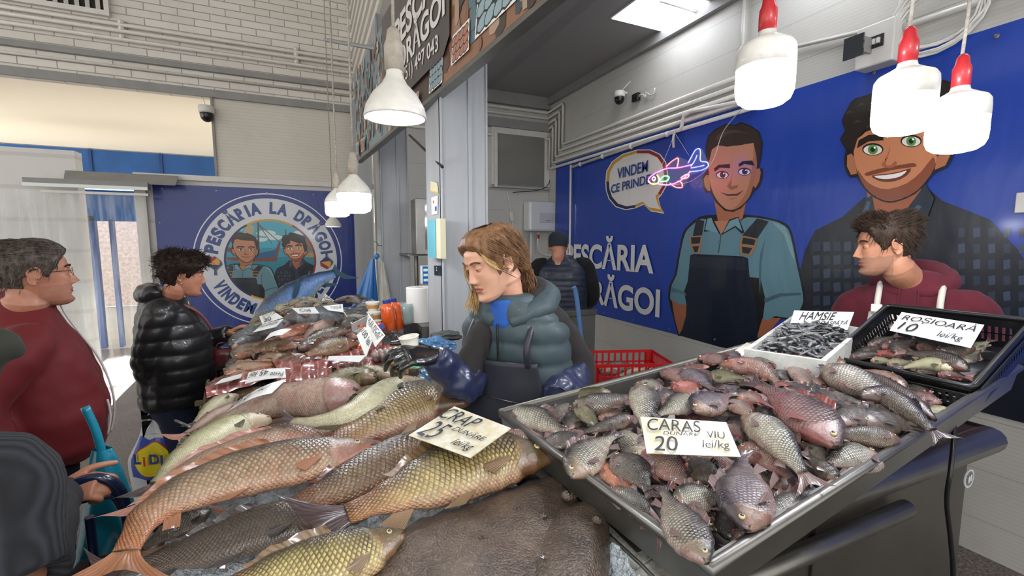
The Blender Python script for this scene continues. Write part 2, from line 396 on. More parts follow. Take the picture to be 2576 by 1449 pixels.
# hall details: vent grille, curtain rail, sheet above the rail
v0, v1 = at_y(150, -30, YL - .02), at_y(272, 30, YL - .02)
vg = thing('vent_grille', 'white framed wall vent with slats high on the brick wall', 'vent', v0)
MB().bx(v0 + V((-.8, 0, 0)), v1 + V((0, .02, 0))).build('backing', M_dark, vg)
fr = MB(); fr.bx((v0.x - .8, YL - .06, v1.z - .06), (v1.x + .02, YL, v1.z)); fr.bx((v1.x - .03, YL - .06, v1.z), (v1.x + .02, YL, v0.z)); fr.build('frame', M_white, vg)
for k in range(10): MB().box((v1.x - .09 - .1 * k, YL - .04, (v0.z + v1.z) / 2), (.035, .04, v0.z - v1.z), Matrix.Rotation(.5, 3, 'Z')).build('slat', M_white, vg)
r0, r1 = at_y(65, 458, YL - .25), at_y(362, 478, YL - .25)
rail = thing('curtain_rail', 'white metal rail carrying the clear plastic strip curtain', 'curtain rail', r0)
MB().bx((r0.x, YL - .32, r0.z - .04), (r1.x + .06, YL - .2, r0.z + .05)).build('rail', M_trim, rail)
MB().bx((r0.x, YL - .34, r0.z - .05), (r1.x + .06, YL - .32, r0.z - .01)).build('front_lip', mat('white_lip', '#dfe6e2', .3), rail)
MB().bx((r0.x + .15, YL - .33, r0.z - .12), (r1.x + .06, YL - .29, r0.z - .09)).build('hanger_bar', M_white, rail)
s0 = at_y(163, 430, YL - .1); quad('metal_sheet', [s0, s0 + V((1.15, 0, 0)), s0 + V((1.15, -.2, -.14)), s0 + V((.05, -.2, -.14))], M_trim, thick=(0, .01, .01)); tag(bpy.data.objects['metal_sheet'], 'bent grey metal sheet lying above the curtain rail', 'metal sheet')
pvc = bpy.data.materials.new('clear_pvc'); pvc.use_nodes = True; MATS['clear_pvc'] = pvc; t = NT(pvc)
t.color('#dfe4e6'); t.b.inputs['Roughness'].default_value = .12; t.b.inputs['Coat Weight'].default_value = 1
nz = t.noise(t.coord(), 5, 4, .6, (3, 3, .5)); t.l(t.ramp(nz, [(.4, .07), (.75, .3)]), t.b.inputs['Alpha']); t.bump(nz, .5, .03)
for k in range(13):
    x0 = -3.45 + k * .122; off = random.uniform(-.02, .02); ph = random.random() * 6; zb = .05 + random.uniform(0, .06)
    w_ = .16 if k < 12 else .1; zt = r0.z - .1
    o = MB().grid(lambda u, v: V((x0 + u * w_ + .015 * math.sin(v * 5 + ph), YL - .31 + (k % 2) * .018 + .02 * math.sin(u * 3.1 + v * 4 + ph) * v, zt - (zt - zb) * v)), 6, 14).build('curtain_strip', pvc, smooth=True)
    tag(o, 'clear plastic strip hanging in the doorway curtain', 'curtain', 'clear strips of the door curtain'); REG.append(o)
# ================================================================ printed banners
def vinyl(h):
    n = 'vinyl_' + h.strip('#')
    if n in MATS: return MATS[n]
    m = mat(n, h, .34, coat=.25); t = NT(m); nz = t.noise(t.coord(), 2.3, 4, .55, (1, 1, .45)); t.bump(nz, .35, .06); return m
def circle_pts(cx, cy, rx, ry=None, n=28, a0=0, a1=360): ry = ry or rx; return [(cx + rx * math.cos(R(a0 + (a1 - a0) * k / n)), cy - ry * math.sin(R(a0 + (a1 - a0) * k / n))) for k in range(n if a1 - a0 == 360 else n + 1)]
def clip_poly(P, C):
    """clip 2D polygon P with convex polygon C (counter clockwise)"""
    out = P
    for i in range(len(C)):
        a, b = C[i], C[(i + 1) % len(C)]; inp = out; out = []
        def ins(p): return (b[0] - a[0]) * (p[1] - a[1]) - (b[1] - a[1]) * (p[0] - a[0]) >= 0
        for j in range(len(inp)):
            p, q = inp[j - 1], inp[j]; ip, iq = ins(p), ins(q)
            if ip != iq:
                d1 = (b[0] - a[0]) * (p[1] - a[1]) - (b[1] - a[1]) * (p[0] - a[0]); d2 = (b[0] - a[0]) * (q[1] - a[1]) - (b[1] - a[1]) * (q[0] - a[0]); t = d1 / (d1 - d2)
                out.append((p[0] + (q[0] - p[0]) * t, p[1] + (q[1] - p[1]) * t))
            if iq: out.append(q)
        if not out: return []
    return out
class Art:
    """flat print: coloured shapes, each layer a hair above the last"""
    def __init__(s, to3, nrm, step=.0001): s.mb = MB(); s.mats = []; s.to3 = to3; s.n = V(nrm).normalized(); s.k = 1; s.step = step; s.clip = None
    def p(s, col, pts, smooth=0, layer=None):
        m = vinyl(col)
        if m not in s.mats: s.mats.append(m)
        s.mb.cur = s.mats.index(m)
        if smooth: pts = [(q.x, q.y) for q in catmull([V((a, b, 0)) for a, b in pts], smooth, True)]
        w3 = [s.to3(a, b) for a, b in pts]
        if s.clip: w3 = s.clip(w3)
        if len(w3) < 3: return s
        off = s.n * (s.step * (layer or s.k)); s.k += 1
        s.mb.poly([q + off for q in w3]); return s
    def build(s, name, parent, label=None): return s.mb.build(name, s.mats, parent, fix=False, label=label)
def c3(x, y): return (1350 + x / 2.1011, y / 2.1011)
def c2(x, y): return (1350 + x / 3.623, 560 + y / 3.623)
def P3(*a): return [c3(a[i], a[i + 1]) for i in range(0, len(a), 2)]
def PP(*a): return [(a[i], a[i + 1]) for i in range(0, len(a), 2)]
XB = XR - .012
def wall3(px, py): return at_x(px, py, XB)
def by(x): return 608 + .254 * (x - 775) - 1.5     # lower edge of the big banner in the frame
def man_one(A):
    A.p('#141414', PP(1760, 545, 1733, 566, 1718, 585, 1711, 615, 1703, 657, 1697, 692, 1685, 715, 1681, 750, 1694, 800, 1706, 845, 1712, by(1712), 1905, by(1905), 1915, 850, 1965, 803, 1997, 803, 2021, 772, 2025, 740, 2008, 660, 1993, 588, 1976, 562, 1938, 549, 1880, 540, 1800, 540), 2)
    A.p('#9c5f42', PP(1690, 755, 1727, 764, 1725, 815, 1708, 842, 1697, 800)); A.p('#9c5f42', PP(1918, 800, 1965, 800, 1932, 838, 1903, 852))
    A.p('#5f8692', PP(1765, 550, 1737, 570, 1724, 587, 1716, 615, 1708, 657, 1702, 692, 1690, 717, 1686, 750, 1694, 757, 1727, 766, 1733, 700, 1913, 700, 1919, 803, 1950, 795, 1995, 800, 2017, 770, 2020, 740, 2003, 660, 1989, 592, 1973, 567, 1938, 554, 1880, 546, 1860, 560, 1814, 592, 1790, 560), 2)
    A.p('#496d78', PP(1690, 722, 1724, 736, 1727, 744, 1705, 735, 1688, 736)); A.p('#3f5f6b', PP(1922, 752, 1960, 738, 2012, 736, 2018, 742, 1965, 746, 1924, 762)); A.p('#456975', PP(1912, 640, 1925, 600, 1916, 660, 1912, 740, 1909, 700))
    A.p('#7b9da6', PP(1940, 556, 1974, 570, 1992, 610, 2001, 660, 1990, 640, 1972, 590))
    A.p('#a5694a', P3(930, 1010, 948, 1110, 960, 1177, 1035, 1215, 1090, 1150, 1112, 1050, 1100, 1000), 0)
    A.p('#b57d5e', PP(1797, 556, 1838, 556, 1814, 590))
    A.p('#101820', PP(1771, 583, 1778, 548, 1790, 545, 1797, 562, 1812, 590, 1800, 580)); A.p('#7199a4', PP(1774, 578, 1780, 550, 1790, 548, 1795, 562, 1808, 586))
    A.p('#101820', PP(1816, 590, 1835, 552, 1858, 545, 1873, 585, 1866, 588, 1850, 572)); A.p('#7199a4', PP(1819, 586, 1836, 556, 1857, 548, 1868, 582, 1850, 568))
    A.p('#2f4a55', PP(1813, 592, 1815, 592, 1809, 636, 1806, 636)); A.p('#2f4a55', circle_pts(1811, 609, 3.5)); A.p('#7199a4', circle_pts(1811, 609, 2))
    A.p('#111a2b', PP(1737, 642, 1745, 639, 1800, 641, 1870, 645, 1882, 650, 1886, 700, 1900, 755, 1909, 790, 1906, 845, 1903, by(1903), 1712, by(1712), 1713, 842, 1727, 790, 1731, 700), 0)
    A.p('#202634', PP(1741, 645, 1870, 650, 1878, 655, 1879, 680, 1735, 672))
    A.p('#23272e', PP(1752, 550, 1772, 556, 1760, 632, 1741, 626, 1743, 595)); A.p('#23272e', PP(1905, 549, 1934, 557, 1905, 600, 1888, 643, 1861, 640, 1865, 595))
    for q in (PP(1735, 594, 1767, 592, 1765, 614, 1761, 637, 1745, 638, 1737, 618), PP(1866, 592, 1906, 600, 1903, 618, 1890, 643, 1862, 640, 1861, 616)): A.p('#9a7650', q)
    for q in (PP(1739, 597, 1763, 596, 1761, 612, 1740, 614), PP(1870, 597, 1901, 603, 1898, 617, 1866, 613), PP(1742, 620, 1759, 619, 1755, 634, 1748, 635), PP(1867, 620, 1893, 624, 1884, 639, 1868, 636)): A.p('#23272e', q)
    # head
    A.p('#241a16', P3(898, 845, 893, 770, 908, 715, 945, 682, 1000, 655, 1050, 660, 1080, 645, 1130, 662, 1178, 695, 1196, 755, 1190, 820, 1176, 890, 1196, 890, 1196, 935, 1180, 985, 1150, 1012, 1128, 1050, 1080, 1102, 1040, 1120, 995, 1114, 945, 1066, 920, 1018, 895, 1018, 880, 985, 874, 940, 892, 916), 0)
    A.p('#a66e50', P3(914, 925, 897, 925, 884, 945, 890, 985, 905, 1008, 920, 1010)); A.p('#a66e50', P3(1160, 895, 1180, 889, 1186, 912, 1178, 958, 1158, 995, 1145, 980))
    A.p('#b98061', P3(910, 845, 922, 780, 960, 766, 1030, 770, 1090, 766, 1150, 750, 1168, 800, 1165, 880, 1152, 960, 1125, 1040, 1080, 1090, 1040, 1108, 1000, 1103, 955, 1058, 927, 1000, 912, 920), 3)
    A.p('#a06749', P3(1150, 760, 1168, 800, 1165, 880, 1152, 960, 1125, 1040, 1080, 1090, 1040, 1108, 1090, 1050, 1122, 980, 1138, 890, 1148, 820), 2)
    A.p('#332720', P3(904, 850, 900, 770, 914, 722, 950, 690, 1000, 664, 1050, 668, 1082, 654, 1130, 670, 1172, 702, 1188, 760, 1182, 820, 1168, 880, 1162, 820, 1148, 756, 1090, 764, 1010, 776, 960, 768, 928, 790, 914, 850), 0)
    A.p('#4a3a30', P3(950, 720, 1010, 690, 1070, 690, 1120, 710, 1080, 702, 1010, 708, 960, 745), 2)
    for ex, ey, r in ((983, 924, 1), (1100, 907, 1)):
        A.p('#2a1c16', [c3(*q) for q in circle_pts(ex, ey, 34, 21)]); A.p('#ded8d0', [c3(*q) for q in circle_pts(ex, ey + 2, 29, 16)]); A.p('#3a231b', [c3(*q) for q in circle_pts(ex + 2, ey, 15, 16)]); A.p('#f4f4f4', [c3(*q) for q in circle_pts(ex + 8, ey - 7, 4)])
    A.p('#1f1613', P3(938, 892, 962, 872, 1022, 866, 1024, 888, 970, 886, 944, 908)); A.p('#1f1613', P3(1068, 868, 1090, 852, 1142, 848, 1154, 876, 1100, 866, 1072, 882))
    A.p('#8f5a40', P3(1040, 900, 1030, 945, 1008, 985, 1030, 1004, 1062, 992, 1068, 975, 1056, 980, 1035, 985, 1028, 975)); A.p('#5a2c22', P3(970, 1016, 1010, 1026, 1060, 1024, 1098, 1004, 1064, 1034, 1010, 1036)); A.p('#a0664b', P3(1010, 1050, 1060, 1045, 1035, 1056))
def man_two(A):
    A.p('#1b202b', PP(2175, 495, 2120, 545, 2050, 580, 2025, 630, 2008, 700, 2003, 790, 2020, 850, 2030, by(2030), 2650, by(2650), 2690, 900, 2625, 730, 2562, 630, 2490, 552, 2370, 505, 2325, 465, 2260, 555, 2230, 570), 0)
    for i in range(5):
        for j in range(9): # plaid patches
            for (x0, y0) in ((2045 + 26 * i, 610 + 34 * j), (2410 + 38 * i, 575 + 40 * j)):
                if not (2190 < x0 < 2300): A.p('#39465a' if (i + j) % 2 else '#2a3444', PP(x0, y0, x0 + 17, y0 - 3, x0 + 18, y0 + 20, x0 + 1, y0 + 23), layer=3)
    A.p('#2c3444', PP(2210, 560, 2250, 575, 2262, 700, 2258, 800, 2235, 900, 2215, 900))
    A.p('#a05c3e', P3(1745, 1000, 1765, 1090, 1790, 1190, 1860, 1240, 2000, 1120, 2050, 960, 1980, 1000), 0)
    A.p('#242c3a', PP(2160, 560, 2182, 500, 2196, 490, 2205, 540, 2228, 582, 2214, 600, 2190, 560)); A.p('#242c3a', PP(2232, 582, 2262, 555, 2310, 490, 2330, 462, 2352, 500, 2330, 560, 2290, 530))
    A.p('#44546c', PP(2166, 550, 2184, 506, 2192, 508, 2180, 560)); A.p('#44546c', PP(2262, 570, 2310, 515, 2322, 520, 2285, 560))
    A.p('#191512', P3(1640, 790, 1608, 735, 1636, 690, 1618, 640, 1655, 560, 1690, 520, 1775, 495, 1800, 440, 1900, 410, 2000, 412, 2100, 418, 2205, 440, 2185, 540, 2222, 640, 2205, 770, 2215, 800, 2175, 885, 2112, 912, 2066, 965, 2005, 1026, 1900, 1070, 1828, 1064, 1754, 1018, 1705, 946, 1690, 932, 1660, 938, 1632, 880, 1634, 815), 2)
    A.p('#b0704f', P3(1692, 842, 1668, 812, 1646, 822, 1645, 880, 1667, 925, 1697, 918)); A.p('#b0704f', P3(2118, 830, 2188, 785, 2200, 802, 2165, 875, 2110, 898))
    A.p('#c9835b', P3(1680, 800, 1690, 745, 1740, 702, 1765, 640, 1850, 600, 1950, 630, 2080, 600, 2108, 700, 2120, 820, 2100, 900, 2060, 958, 2000, 1018, 1900, 1060, 1830, 1055, 1760, 1010, 1712, 940, 1692, 870), 3)
    A.p('#8a4b32', P3(1704, 900, 1740, 950, 1790, 985, 1860, 1000, 1960, 970, 2040, 905, 2100, 830, 2112, 870, 2098, 905, 2060, 960, 2000, 1018, 1900, 1060, 1830, 1055, 1760, 1010, 1712, 940), 2)
    A.p('#7c4129', P3(1738, 918, 1800, 896, 1850, 886, 1930, 872, 1998, 862, 2012, 880, 1960, 888, 1880, 900, 1790, 922, 1752, 930), 2)
    A.p('#6b2f24', P3(1775, 928, 1850, 920, 1920, 908, 1985, 890, 1960, 930, 1900, 958, 1840, 962, 1800, 950), 2); A.p('#f0ece4', P3(1790, 930, 1850, 926, 1920, 914, 1962, 902, 1930, 932, 1870, 946, 1815, 944), 2)
    for ex, ey in ((1782, 790), (1985, 746)):
        A.p('#20160f', [c3(*q) for q in circle_pts(ex, ey, 56, 33)]); A.p('#e9e2d8', [c3(*q) for q in circle_pts(ex, ey + 3, 49, 26)]); A.p('#5d8f4c', [c3(*q) for q in circle_pts(ex, ey + 1, 26, 26)]); A.p('#16240f', [c3(*q) for q in circle_pts(ex, ey + 1, 13)]); A.p('#ffffff', [c3(*q) for q in circle_pts(ex + 10, ey - 9, 6)])
    A.p('#241a16', P3(1698, 785, 1708, 742, 1760, 714, 1832, 710, 1840, 742, 1760, 748), 0); A.p('#241a16', P3(1903, 722, 1915, 680, 1980, 652, 2062, 652, 2084, 692, 2000, 686, 1940, 704), 0)
    A.p('#a9603f', P3(1875, 770, 1860, 840, 1830, 862, 1840, 885, 1885, 888, 1910, 868, 1900, 850, 1880, 872, 1850, 868), 2)
    A.p('#241d18', P3(1636, 780, 1612, 730, 1640, 690, 1624, 640, 1660, 560, 1700, 524, 1780, 498, 1808, 446, 1900, 418, 2000, 420, 2100, 426, 2198, 446, 2180, 560, 2210, 640, 2192, 760, 2140, 806, 2122, 730, 2084, 604, 2020, 640, 1950, 622, 1850, 610, 1800, 612, 1790, 680, 1740, 700, 1760, 660, 1700, 738, 1682, 800), 0)
    for q in ((1660, 600), (1720, 560), (1700, 650), (1800, 520), (1850, 560), (2110, 520), (2150, 620)): A.p('#3d332c', P3(q[0] - 22, q[1] + 8, q[0], q[1] - 16, q[0] + 24, q[1] - 4, q[0] + 4, q[1] - 4), 3)
# ---- large banner on the right wall
tl, bl = wall3(1398, 413), wall3(1398, by(1398)); zt = tl.z; zb = bl.z
ban = thing('banner', 'huge blue printed banner with two cartoon fishmongers along the right wall', 'banner', (XB, 2, zb))
mb = MB(); mb.grid(lambda u, v: V((XB + .0015, tl.y + (-1.6 - tl.y) * u, zb + (zt - zb) * v)), 40, 10); mb.poly([V((XB + .003, tl.y, zb)), V((XB + .003, -1.6, zb)), V((XB + .003, -1.6, zt)), V((XB + .003, tl.y, zt))], (.006, 0, 0)); mb.build('sheet', vinyl('#1c3f9e'), ban, smooth=True, fix=False)
A = Art(wall3, (-1, 0, 0)); man_two(A); man_two_layers = A.k; A.build('printed_bearded_man', ban, 'cartoon man with curly hair, beard and plaid shirt')
A = Art(wall3, (-1, 0, 0)); man_one(A); A.build('printed_young_man', ban, 'cartoon man with short hair, blue shirt and dark bib apron')
bub = P3(368, 960, 373, 905, 400, 858, 455, 818, 530, 795, 600, 795, 650, 818, 680, 860, 690, 920, 684, 980, 655, 1030, 640, 1046, 652, 1090, 670, 1124, 600, 1112, 565, 1078, 520, 1098, 470, 1106, 420, 1090, 385, 1050, 370, 1005)
bc = c3(525, 950)
def sc2(P, k): return [(bc[0] + (x - bc[0]) * k, bc[1] + (y - bc[1]) * k) for x, y in P]
A = Art(wall3, (-1, 0, 0)); A.p('#e4e2de', sc2(bub, 1.03)); 
o_, i_ = sc2(bub, 1.0), sc2(bub, .9)
for i in range(len(bub)):
    j = (i + 1) % len(bub); c = '#1d2148' if i >= 17 else ('#c99a2c' if i < 4 or 11 <= i < 16 else ('#8c1f24' if i < 10 else '#c99a2c'))
    if i == 16: c = '#1d2148'
    A.p(c, [o_[i], o_[j], i_[j], i_[i]], layer=3)
A.p('#dddbd7', sc2(bub, .9)); sb = A.build('speech_bubble', ban)
m_navy = vinyl('#1d3a86'); m_let = vinyl('#d8d8d6')
def wtext(s, p0, p1, top, bold, m, nm):
    a, b, c = wall3(*p0), wall3(*p1), wall3(*top); h = abs(c.z - wall3(top[0], p0[1] + (p1[1] - p0[1]) * (top[0] - p0[0]) / (p1[0] - p0[0])).z)
    return text_on(s, nm, a, b - a, V((0, 0, 1)) + (b - a).normalized() * 0, h, m, ban, bold, (b - a).length, ext=.012)
wtext('VINDEM', c3(430, 945), c3(592, 905), c3(430, 893), .02, m_navy, 'lettering'); wtext('CE PRINDEM', c3(397, 1022), c3(640, 960), c3(397, 980), .02, m_navy, 'lettering')
wtext('PESCĂRIA', (1425, 666), (1646, 685.5), (1593, 618), .03, m_let, 'lettering'); wtext('LA DRĂGOI', (1408, 742), (1661, 796), (1661, 731), .03, m_let, 'lettering')
for k in range(12):
    for z in (zb + .04, zt - .05): MB().lathe([(.012, 0), (.012, .004), (.006, .006)], (XB, tl.y - .12 - k * .55, z), (-1, 0, 0), 10).build('eyelet', M_steel, ban)
# ---- round logo banner on the hall wall
YP = YL - .0
def hw(px, py): return at_y(px, py, YP)
a, b = hw(383, 462), hw(920, 488); zt2 = a.z; x0, x1 = a.x, b.x
lb = thing('banner', 'blue banner with large round logo of two fishmongers behind the curly haired shopper', 'banner', (x0, YP, .1))
MB().bx((x0, YP - .004, .12), (x1, YP + .02, zt2)).build('sheet', vinyl('#20347f'), lb)
xl, xr_ = hw(484.6, 650).x, hw(860, 650).x; cc = V(((xl + xr_) / 2, YP, hw(675, 486.5).z - (xr_ - xl) / 2)); RR = (xr_ - xl) / 2
def lc(x, y): return V((cc.x + x, YP - .0045, cc.z + y))
A = Art(lc, (0, -1, 0))
def ring(col, r0, r1, a0=0, a1=360, n=96):
    for k in range(int(n * (a1 - a0) / 360)):
        q0, q1 = R(a0 + 360 / n * k), R(a0 + 360 / n * (k + 1)); A.p(col, [(r0 * math.cos(q0), r0 * math.sin(q0)), (r1 * math.cos(q0), r1 * math.sin(q0)), (r1 * math.cos(q1), r1 * math.sin(q1)), (r0 * math.cos(q1), r0 * math.sin(q1))], layer=2)
ring('#d9dade', RR * .985, RR); ring('#cfd0d6', RR * .62, RR * .925); 
ri = RR * .62; ring('#c9962c', ri * .955, ri, 60, 120); ring('#8c2430', ri * .955, ri, -30, 60); ring('#1f2c5c', ri * .955, ri, 120, 240); ring('#d5a02a', ri * .955, ri, 240, 330)
A.k = 4; rp = ri * .955
A.p('#3a93ad', [(rp * math.cos(R(k * 6)), rp * math.sin(R(k * 6))) for k in range(60)])
CC = [(rp * math.cos(R(k * 7.5)), rp * math.sin(R(k * 7.5))) for k in range(48)]
def cp(col, pts, s=0):
    if s: pts = [(q.x, q.y) for q in catmull([V((a, b, 0)) for a, b in pts], s, True)]
    q = clip_poly(pts, CC)
    if len(q) > 2: A.p(col, q)
def c4(x, y): # crop of the logo -> logo plane
    q = hw(360 + x / 3.813, 440 + y / 3.813); return (q.x - cc.x, q.z - cc.z)
def P4(*a): return [c4(a[i], a[i + 1]) for i in range(0, len(a), 2)]
cp('#4aa6bd', P4(780, 700, 1680, 700, 1680, 400, 780, 400)); cp('#2a8094', P4(780, 830, 1680, 760, 1680, 1200, 780, 1200))
for q in ((1180, 560, 60), (1260, 600, 50), (1130, 620, 40), (900, 520, 40), (1500, 560, 45)): cp('#c9dbdc', [c4(q[0] + q[2] * 1.6 * math.cos(R(k * 30)), q[1] + q[2] * .5 * math.sin(R(k * 30))) for k in range(12)])
cp('#b3a184', P4(1010, 460, 1070, 500, 1050, 620, 960, 600, 975, 500)); cp('#5b4636', P4(1095, 440, 1110, 440, 1118, 740, 1100, 740)); cp('#6a5340', P4(1110, 470, 1310, 640, 1305, 645, 1108, 480)); cp('#6a5340', P4(1110, 470, 1240, 660, 1236, 664, 1106, 480))
cp('#7d4436', P4(800, 790, 1100, 790, 1260, 740, 1310, 630, 1322, 640, 1280, 830, 1060, 830, 810, 820)); cp('#2f5f86', P4(1060, 760, 1260, 720, 1280, 700, 1270, 790, 1080, 800)); cp('#7a3f33', P4(800, 700, 880, 690, 890, 730, 810, 740)); cp('#b98a3c', P4(1540, 750, 1660, 750, 1660, 790, 1560, 790)); cp('#8a6b48', P4(1560, 620, 1640, 640, 1640, 740, 1540, 700)); cp('#4a3a30', P4(1365, 520, 1372, 520, 1376, 640, 1366, 640))
def remap(fn, src_top, src_chin, dst_top, dst_chin, mirror=1):
    a, b = wall3(*src_top), wall3(*src_chin); ta, tb = c4(*dst_top), c4(*dst_chin); k = (ta[1] - tb[1]) / (a.z - b.z)
    B = Art(lambda x, y: V((tb[0] + (b.y - wall3(x, y).y) * k, tb[1] + (wall3(x, y).z - b.z) * k, 0)), (0, 0, 1)); B.step = 0
    B.p = lambda col, pts, smooth=0, layer=None: cp(col, [(q.x, q.y) for q in [B.to3(*z) for z in ([(w_.x, w_.y) for w_ in catmull([V((a_, b_, 0)) for a_, b_ in pts], smooth, True)] if smooth else pts)]]) or B
    fn(B)
remap(man_two, c3(1950, 415), c3(1870, 1060), (1455, 562), (1465, 828))
remap(man_one, c3(1075, 650), c3(1035, 1112), (970, 560), (1000, 838))
A.step = .00006
# little tricolour fish marks on the ring
for sx, sy, fl in ((685, 855, 1), (1757, 835, -1)):
    def fm(x, y): q = c4(sx, sy); return (q[0] + x * .075, q[1] + y * .075 * fl)
    A.p('#3b4a6b', [fm(*q) for q in ((-.15, -2.1), (.35, -2.1), (.25, -1.2), (1.3, -.1), (1.1, .5), (.1, 1.5), (-1.1, .8), (-1.2, -.1), (-.1, -1.1))], 0)
    A.p('#9c2433', [fm(*q) for q in ((-1.1, 0), (-1.0, .8), (-.1, 1.4), (.5, 1.1))]); A.p('#d6a032', [fm(*q) for q in ((-1.0, 0), (.5, 1.1), (.95, .4), (.7, -.2))]); A.p('#1b2764', [fm(*q) for q in ((-1.0, -.05), (.7, -.25), (.1, -1.0))])
lp_ = A.build('round_logo', lb)
m_lt = vinyl('#22407f')
def arc_text(s, r, a0, a1, h, up=1):
    W = {'I': .26, 'M': 1.05, 'A': .92, 'Ă': .92, ' ': .6, 'E': .68, 'L': .62, 'O': .95, 'G': .9}; ws = [W.get(c, .78) + .2 for c in s]; tot = sum(ws); acc = 0
    for i, ch in enumerate(s):
        a = R(a0 + (a1 - a0) * (acc + ws[i] / 2) / tot); acc += ws[i]
        if ch == ' ': continue
        d = V((math.cos(a), 0, math.sin(a))); upv = d * up; rd = V((upv.z, 0, -upv.x)); wd_ = h * (ws[i] - .2) * (.98 if up > 0 else .84)
        o = cc + V((0, -.0075, 0)) + d * (r - up * h / 2) - rd * wd_ / 2
        text_on(ch, 'letter', o, rd, upv, h, m_lt, lb, .055, wd_)
arc_text('PESCĂRIA LA DRĂGOI', RR * .785, 172, 6, .15); arc_text('VINDEM CE PRINDEM', RR * .775, 203, 338, .15, -1)
for k in range(5):
    MB().lathe([(.014, 0), (.014, .004), (.007, .006)], (x0 + .1 + k * .62, YP - .004, zt2 - .06), (0, -1, 0), 10).build('eyelet', M_steel, lb)
for z in (1.95, 1.5, 1.0):
    for x in (x0 + .05, x1 - .05): MB().lathe([(.014, 0), (.014, .004), (.007, .006)], (x, YP - .004, z), (0, -1, 0), 10).build('eyelet', M_steel, lb)
# ---- painted picture and letters of the hanging sign
LS = (near_b - far_b).length
def s2(u, v): return su(u, v, .0015)
A = Art(s2, SN, .00003); rs = random.Random(3)
A.p('#6b7f86', [(0, .0), (1.4, 0), (1.4, .75), (0, .75)]); 
for k in range(240): # crowd of figures, boxes and boats in the old-style market picture
    u = rs.uniform(0, 1.3); v = rs.uniform(0, .7); w_ = rs.uniform(.02, .06); h_ = rs.uniform(.03, .1)
    A.p(rs.choice(['#3a4a55', '#7d5a44', '#a5806a', '#55707c', '#2e2a2c', '#b09a86', '#8c4f3c', '#6d8f98', '#c2b7a6', '#4a3b36']), [(u, v), (u + w_, v + .01), (u + w_ * .9, v + h_), (u + .01, v + h_ * 1.1)], 2)
A.p('#86604a', [(2.3, 0), (LS, 0), (LS, .75), (2.3, .75)])
for k in range(150):
    u = rs.uniform(2.32, LS - .1); v = rs.uniform(0, .7); w_ = rs.uniform(.03, .1); h_ = rs.uniform(.03, .12)
    A.p(rs.choice(['#3a3230', '#7b5545', '#94705e', '#4e6d78', '#39454d', '#a58c76', '#4e3830', '#56877c', '#2c2a2c', '#342c2a']), [(u, v), (u + w_, v + .01), (u + w_ * .9, v + h_), (u + .01, v + h_ * 1.1)], 2)
def crate(u, v, w_, h_, col):
    A.p('#e8e4da', [(u, v), (u + w_, v), (u + w_ * 1.05, v + h_), (u + w_ * .12, v + h_)]); A.p('#2c3238', [(u + .012, v + .012), (u + w_ - .008, v + .012), (u + w_ * 1.05 - .014, v + h_ - .01), (u + w_ * .12 + .01, v + h_ - .01)])
    for i in range(4):
        for j in range(3):
            x = u + w_ * (.2 + .22 * i) + rs.uniform(-.006, .006); y = v + h_ * (.2 + .28 * j); A.p('#1c2126', [(x + w_ * .16 * math.cos(R(q * 40)), y + h_ * .17 * math.sin(R(q * 40)) + .25 * w_ * .16 * math.cos(R(q * 40))) for q in range(9)]); A.p(col, [(x + w_ * .14 * math.cos(R(q * 40)), y + h_ * .13 * math.sin(R(q * 40)) + .25 * w_ * .14 * math.cos(R(q * 40))) for q in range(9)])
for q in ((2.12, .01, .2, .12, '#7f97a0'), (2.7, .06, .34, .2, '#8ea6ad'), (2.55, .3, .2, .16, '#a8705c'), (3.15, .1, .3, .22, '#7f97a0'), (2.8, .42, .3, .2, '#93a5a8'), (1.75, .0, .2, .07, '#b07560'), (2.45, .04, .2, .12, '#a8705c'), (.06, .03, .14, .1, '#8a9aa0'), (.3, .02, .16, .1, '#a86f5e')): crate(*q)
A.p('#3f3a38', [(1.2, .15), (1.26, .12), (2.36, .12), (2.44, .18), (2.46, .7), (2.44, .75), (1.18, .75)], 0)
A.build('printed_market_scene', sign)
def stext(s, p0, p1, top, nm='lettering', bold=.03):
    a, b = sp_(*p0), sp_(*p1); h = sp_(*top).z - a.z
    text_on(s, nm, a, b - a, V((0, 0, 1)), abs(h), vinyl('#d9d6d0'), sign, bold, (b - a).length, ext=.022)
stext('PESCĂRIA', (1003, 129), (1190, -140), (1003, 62)); stext('LA DRĂGOI', (985, 222), (1131, 35), (985, 172)); stext('0 (751) 497 043', (1008, 222), (1114, 128), (1008, 190), bold=.01)
# ---- neon fish hanging in front of the banner
XN = XR - .28
def nf(*a): return [at_x(*c3(a[i], a[i + 1]), XN) for i in range(0, len(a), 2)]
neon = thing('neon_fish', 'glowing neon fish sign in pink, blue and orange hanging before the blue banner', 'neon sign', at_x(1700, 430, XN))
def tubeN(name, col, pts, closed=False):
    MB().tube(catmull(pts, 5), .0045, 8).build(name, mat('neon_' + name, '#ffffff', .3, emit=col, estr=7), neon, smooth=True)
tubeN('body_tube', '#ff2ad8', nf(600, 968, 590, 950, 612, 925, 650, 905, 690, 890, 740, 888, 790, 878, 820, 870)); tubeN('belly_tube', '#ff36c8', nf(640, 972, 690, 978, 740, 965, 780, 940, 812, 905))
tubeN('tail_tube', '#2a3cff', nf(800, 862, 815, 835, 838, 795, 860, 787, 866, 810, 866, 850, 900, 858, 905, 880, 870, 900, 812, 908)); tubeN('tail_tube_inner', '#2a3cff', nf(815, 880, 835, 850, 848, 820)); tubeN('tail_tube_lower', '#2a3cff', nf(815, 888, 850, 882, 885, 874))
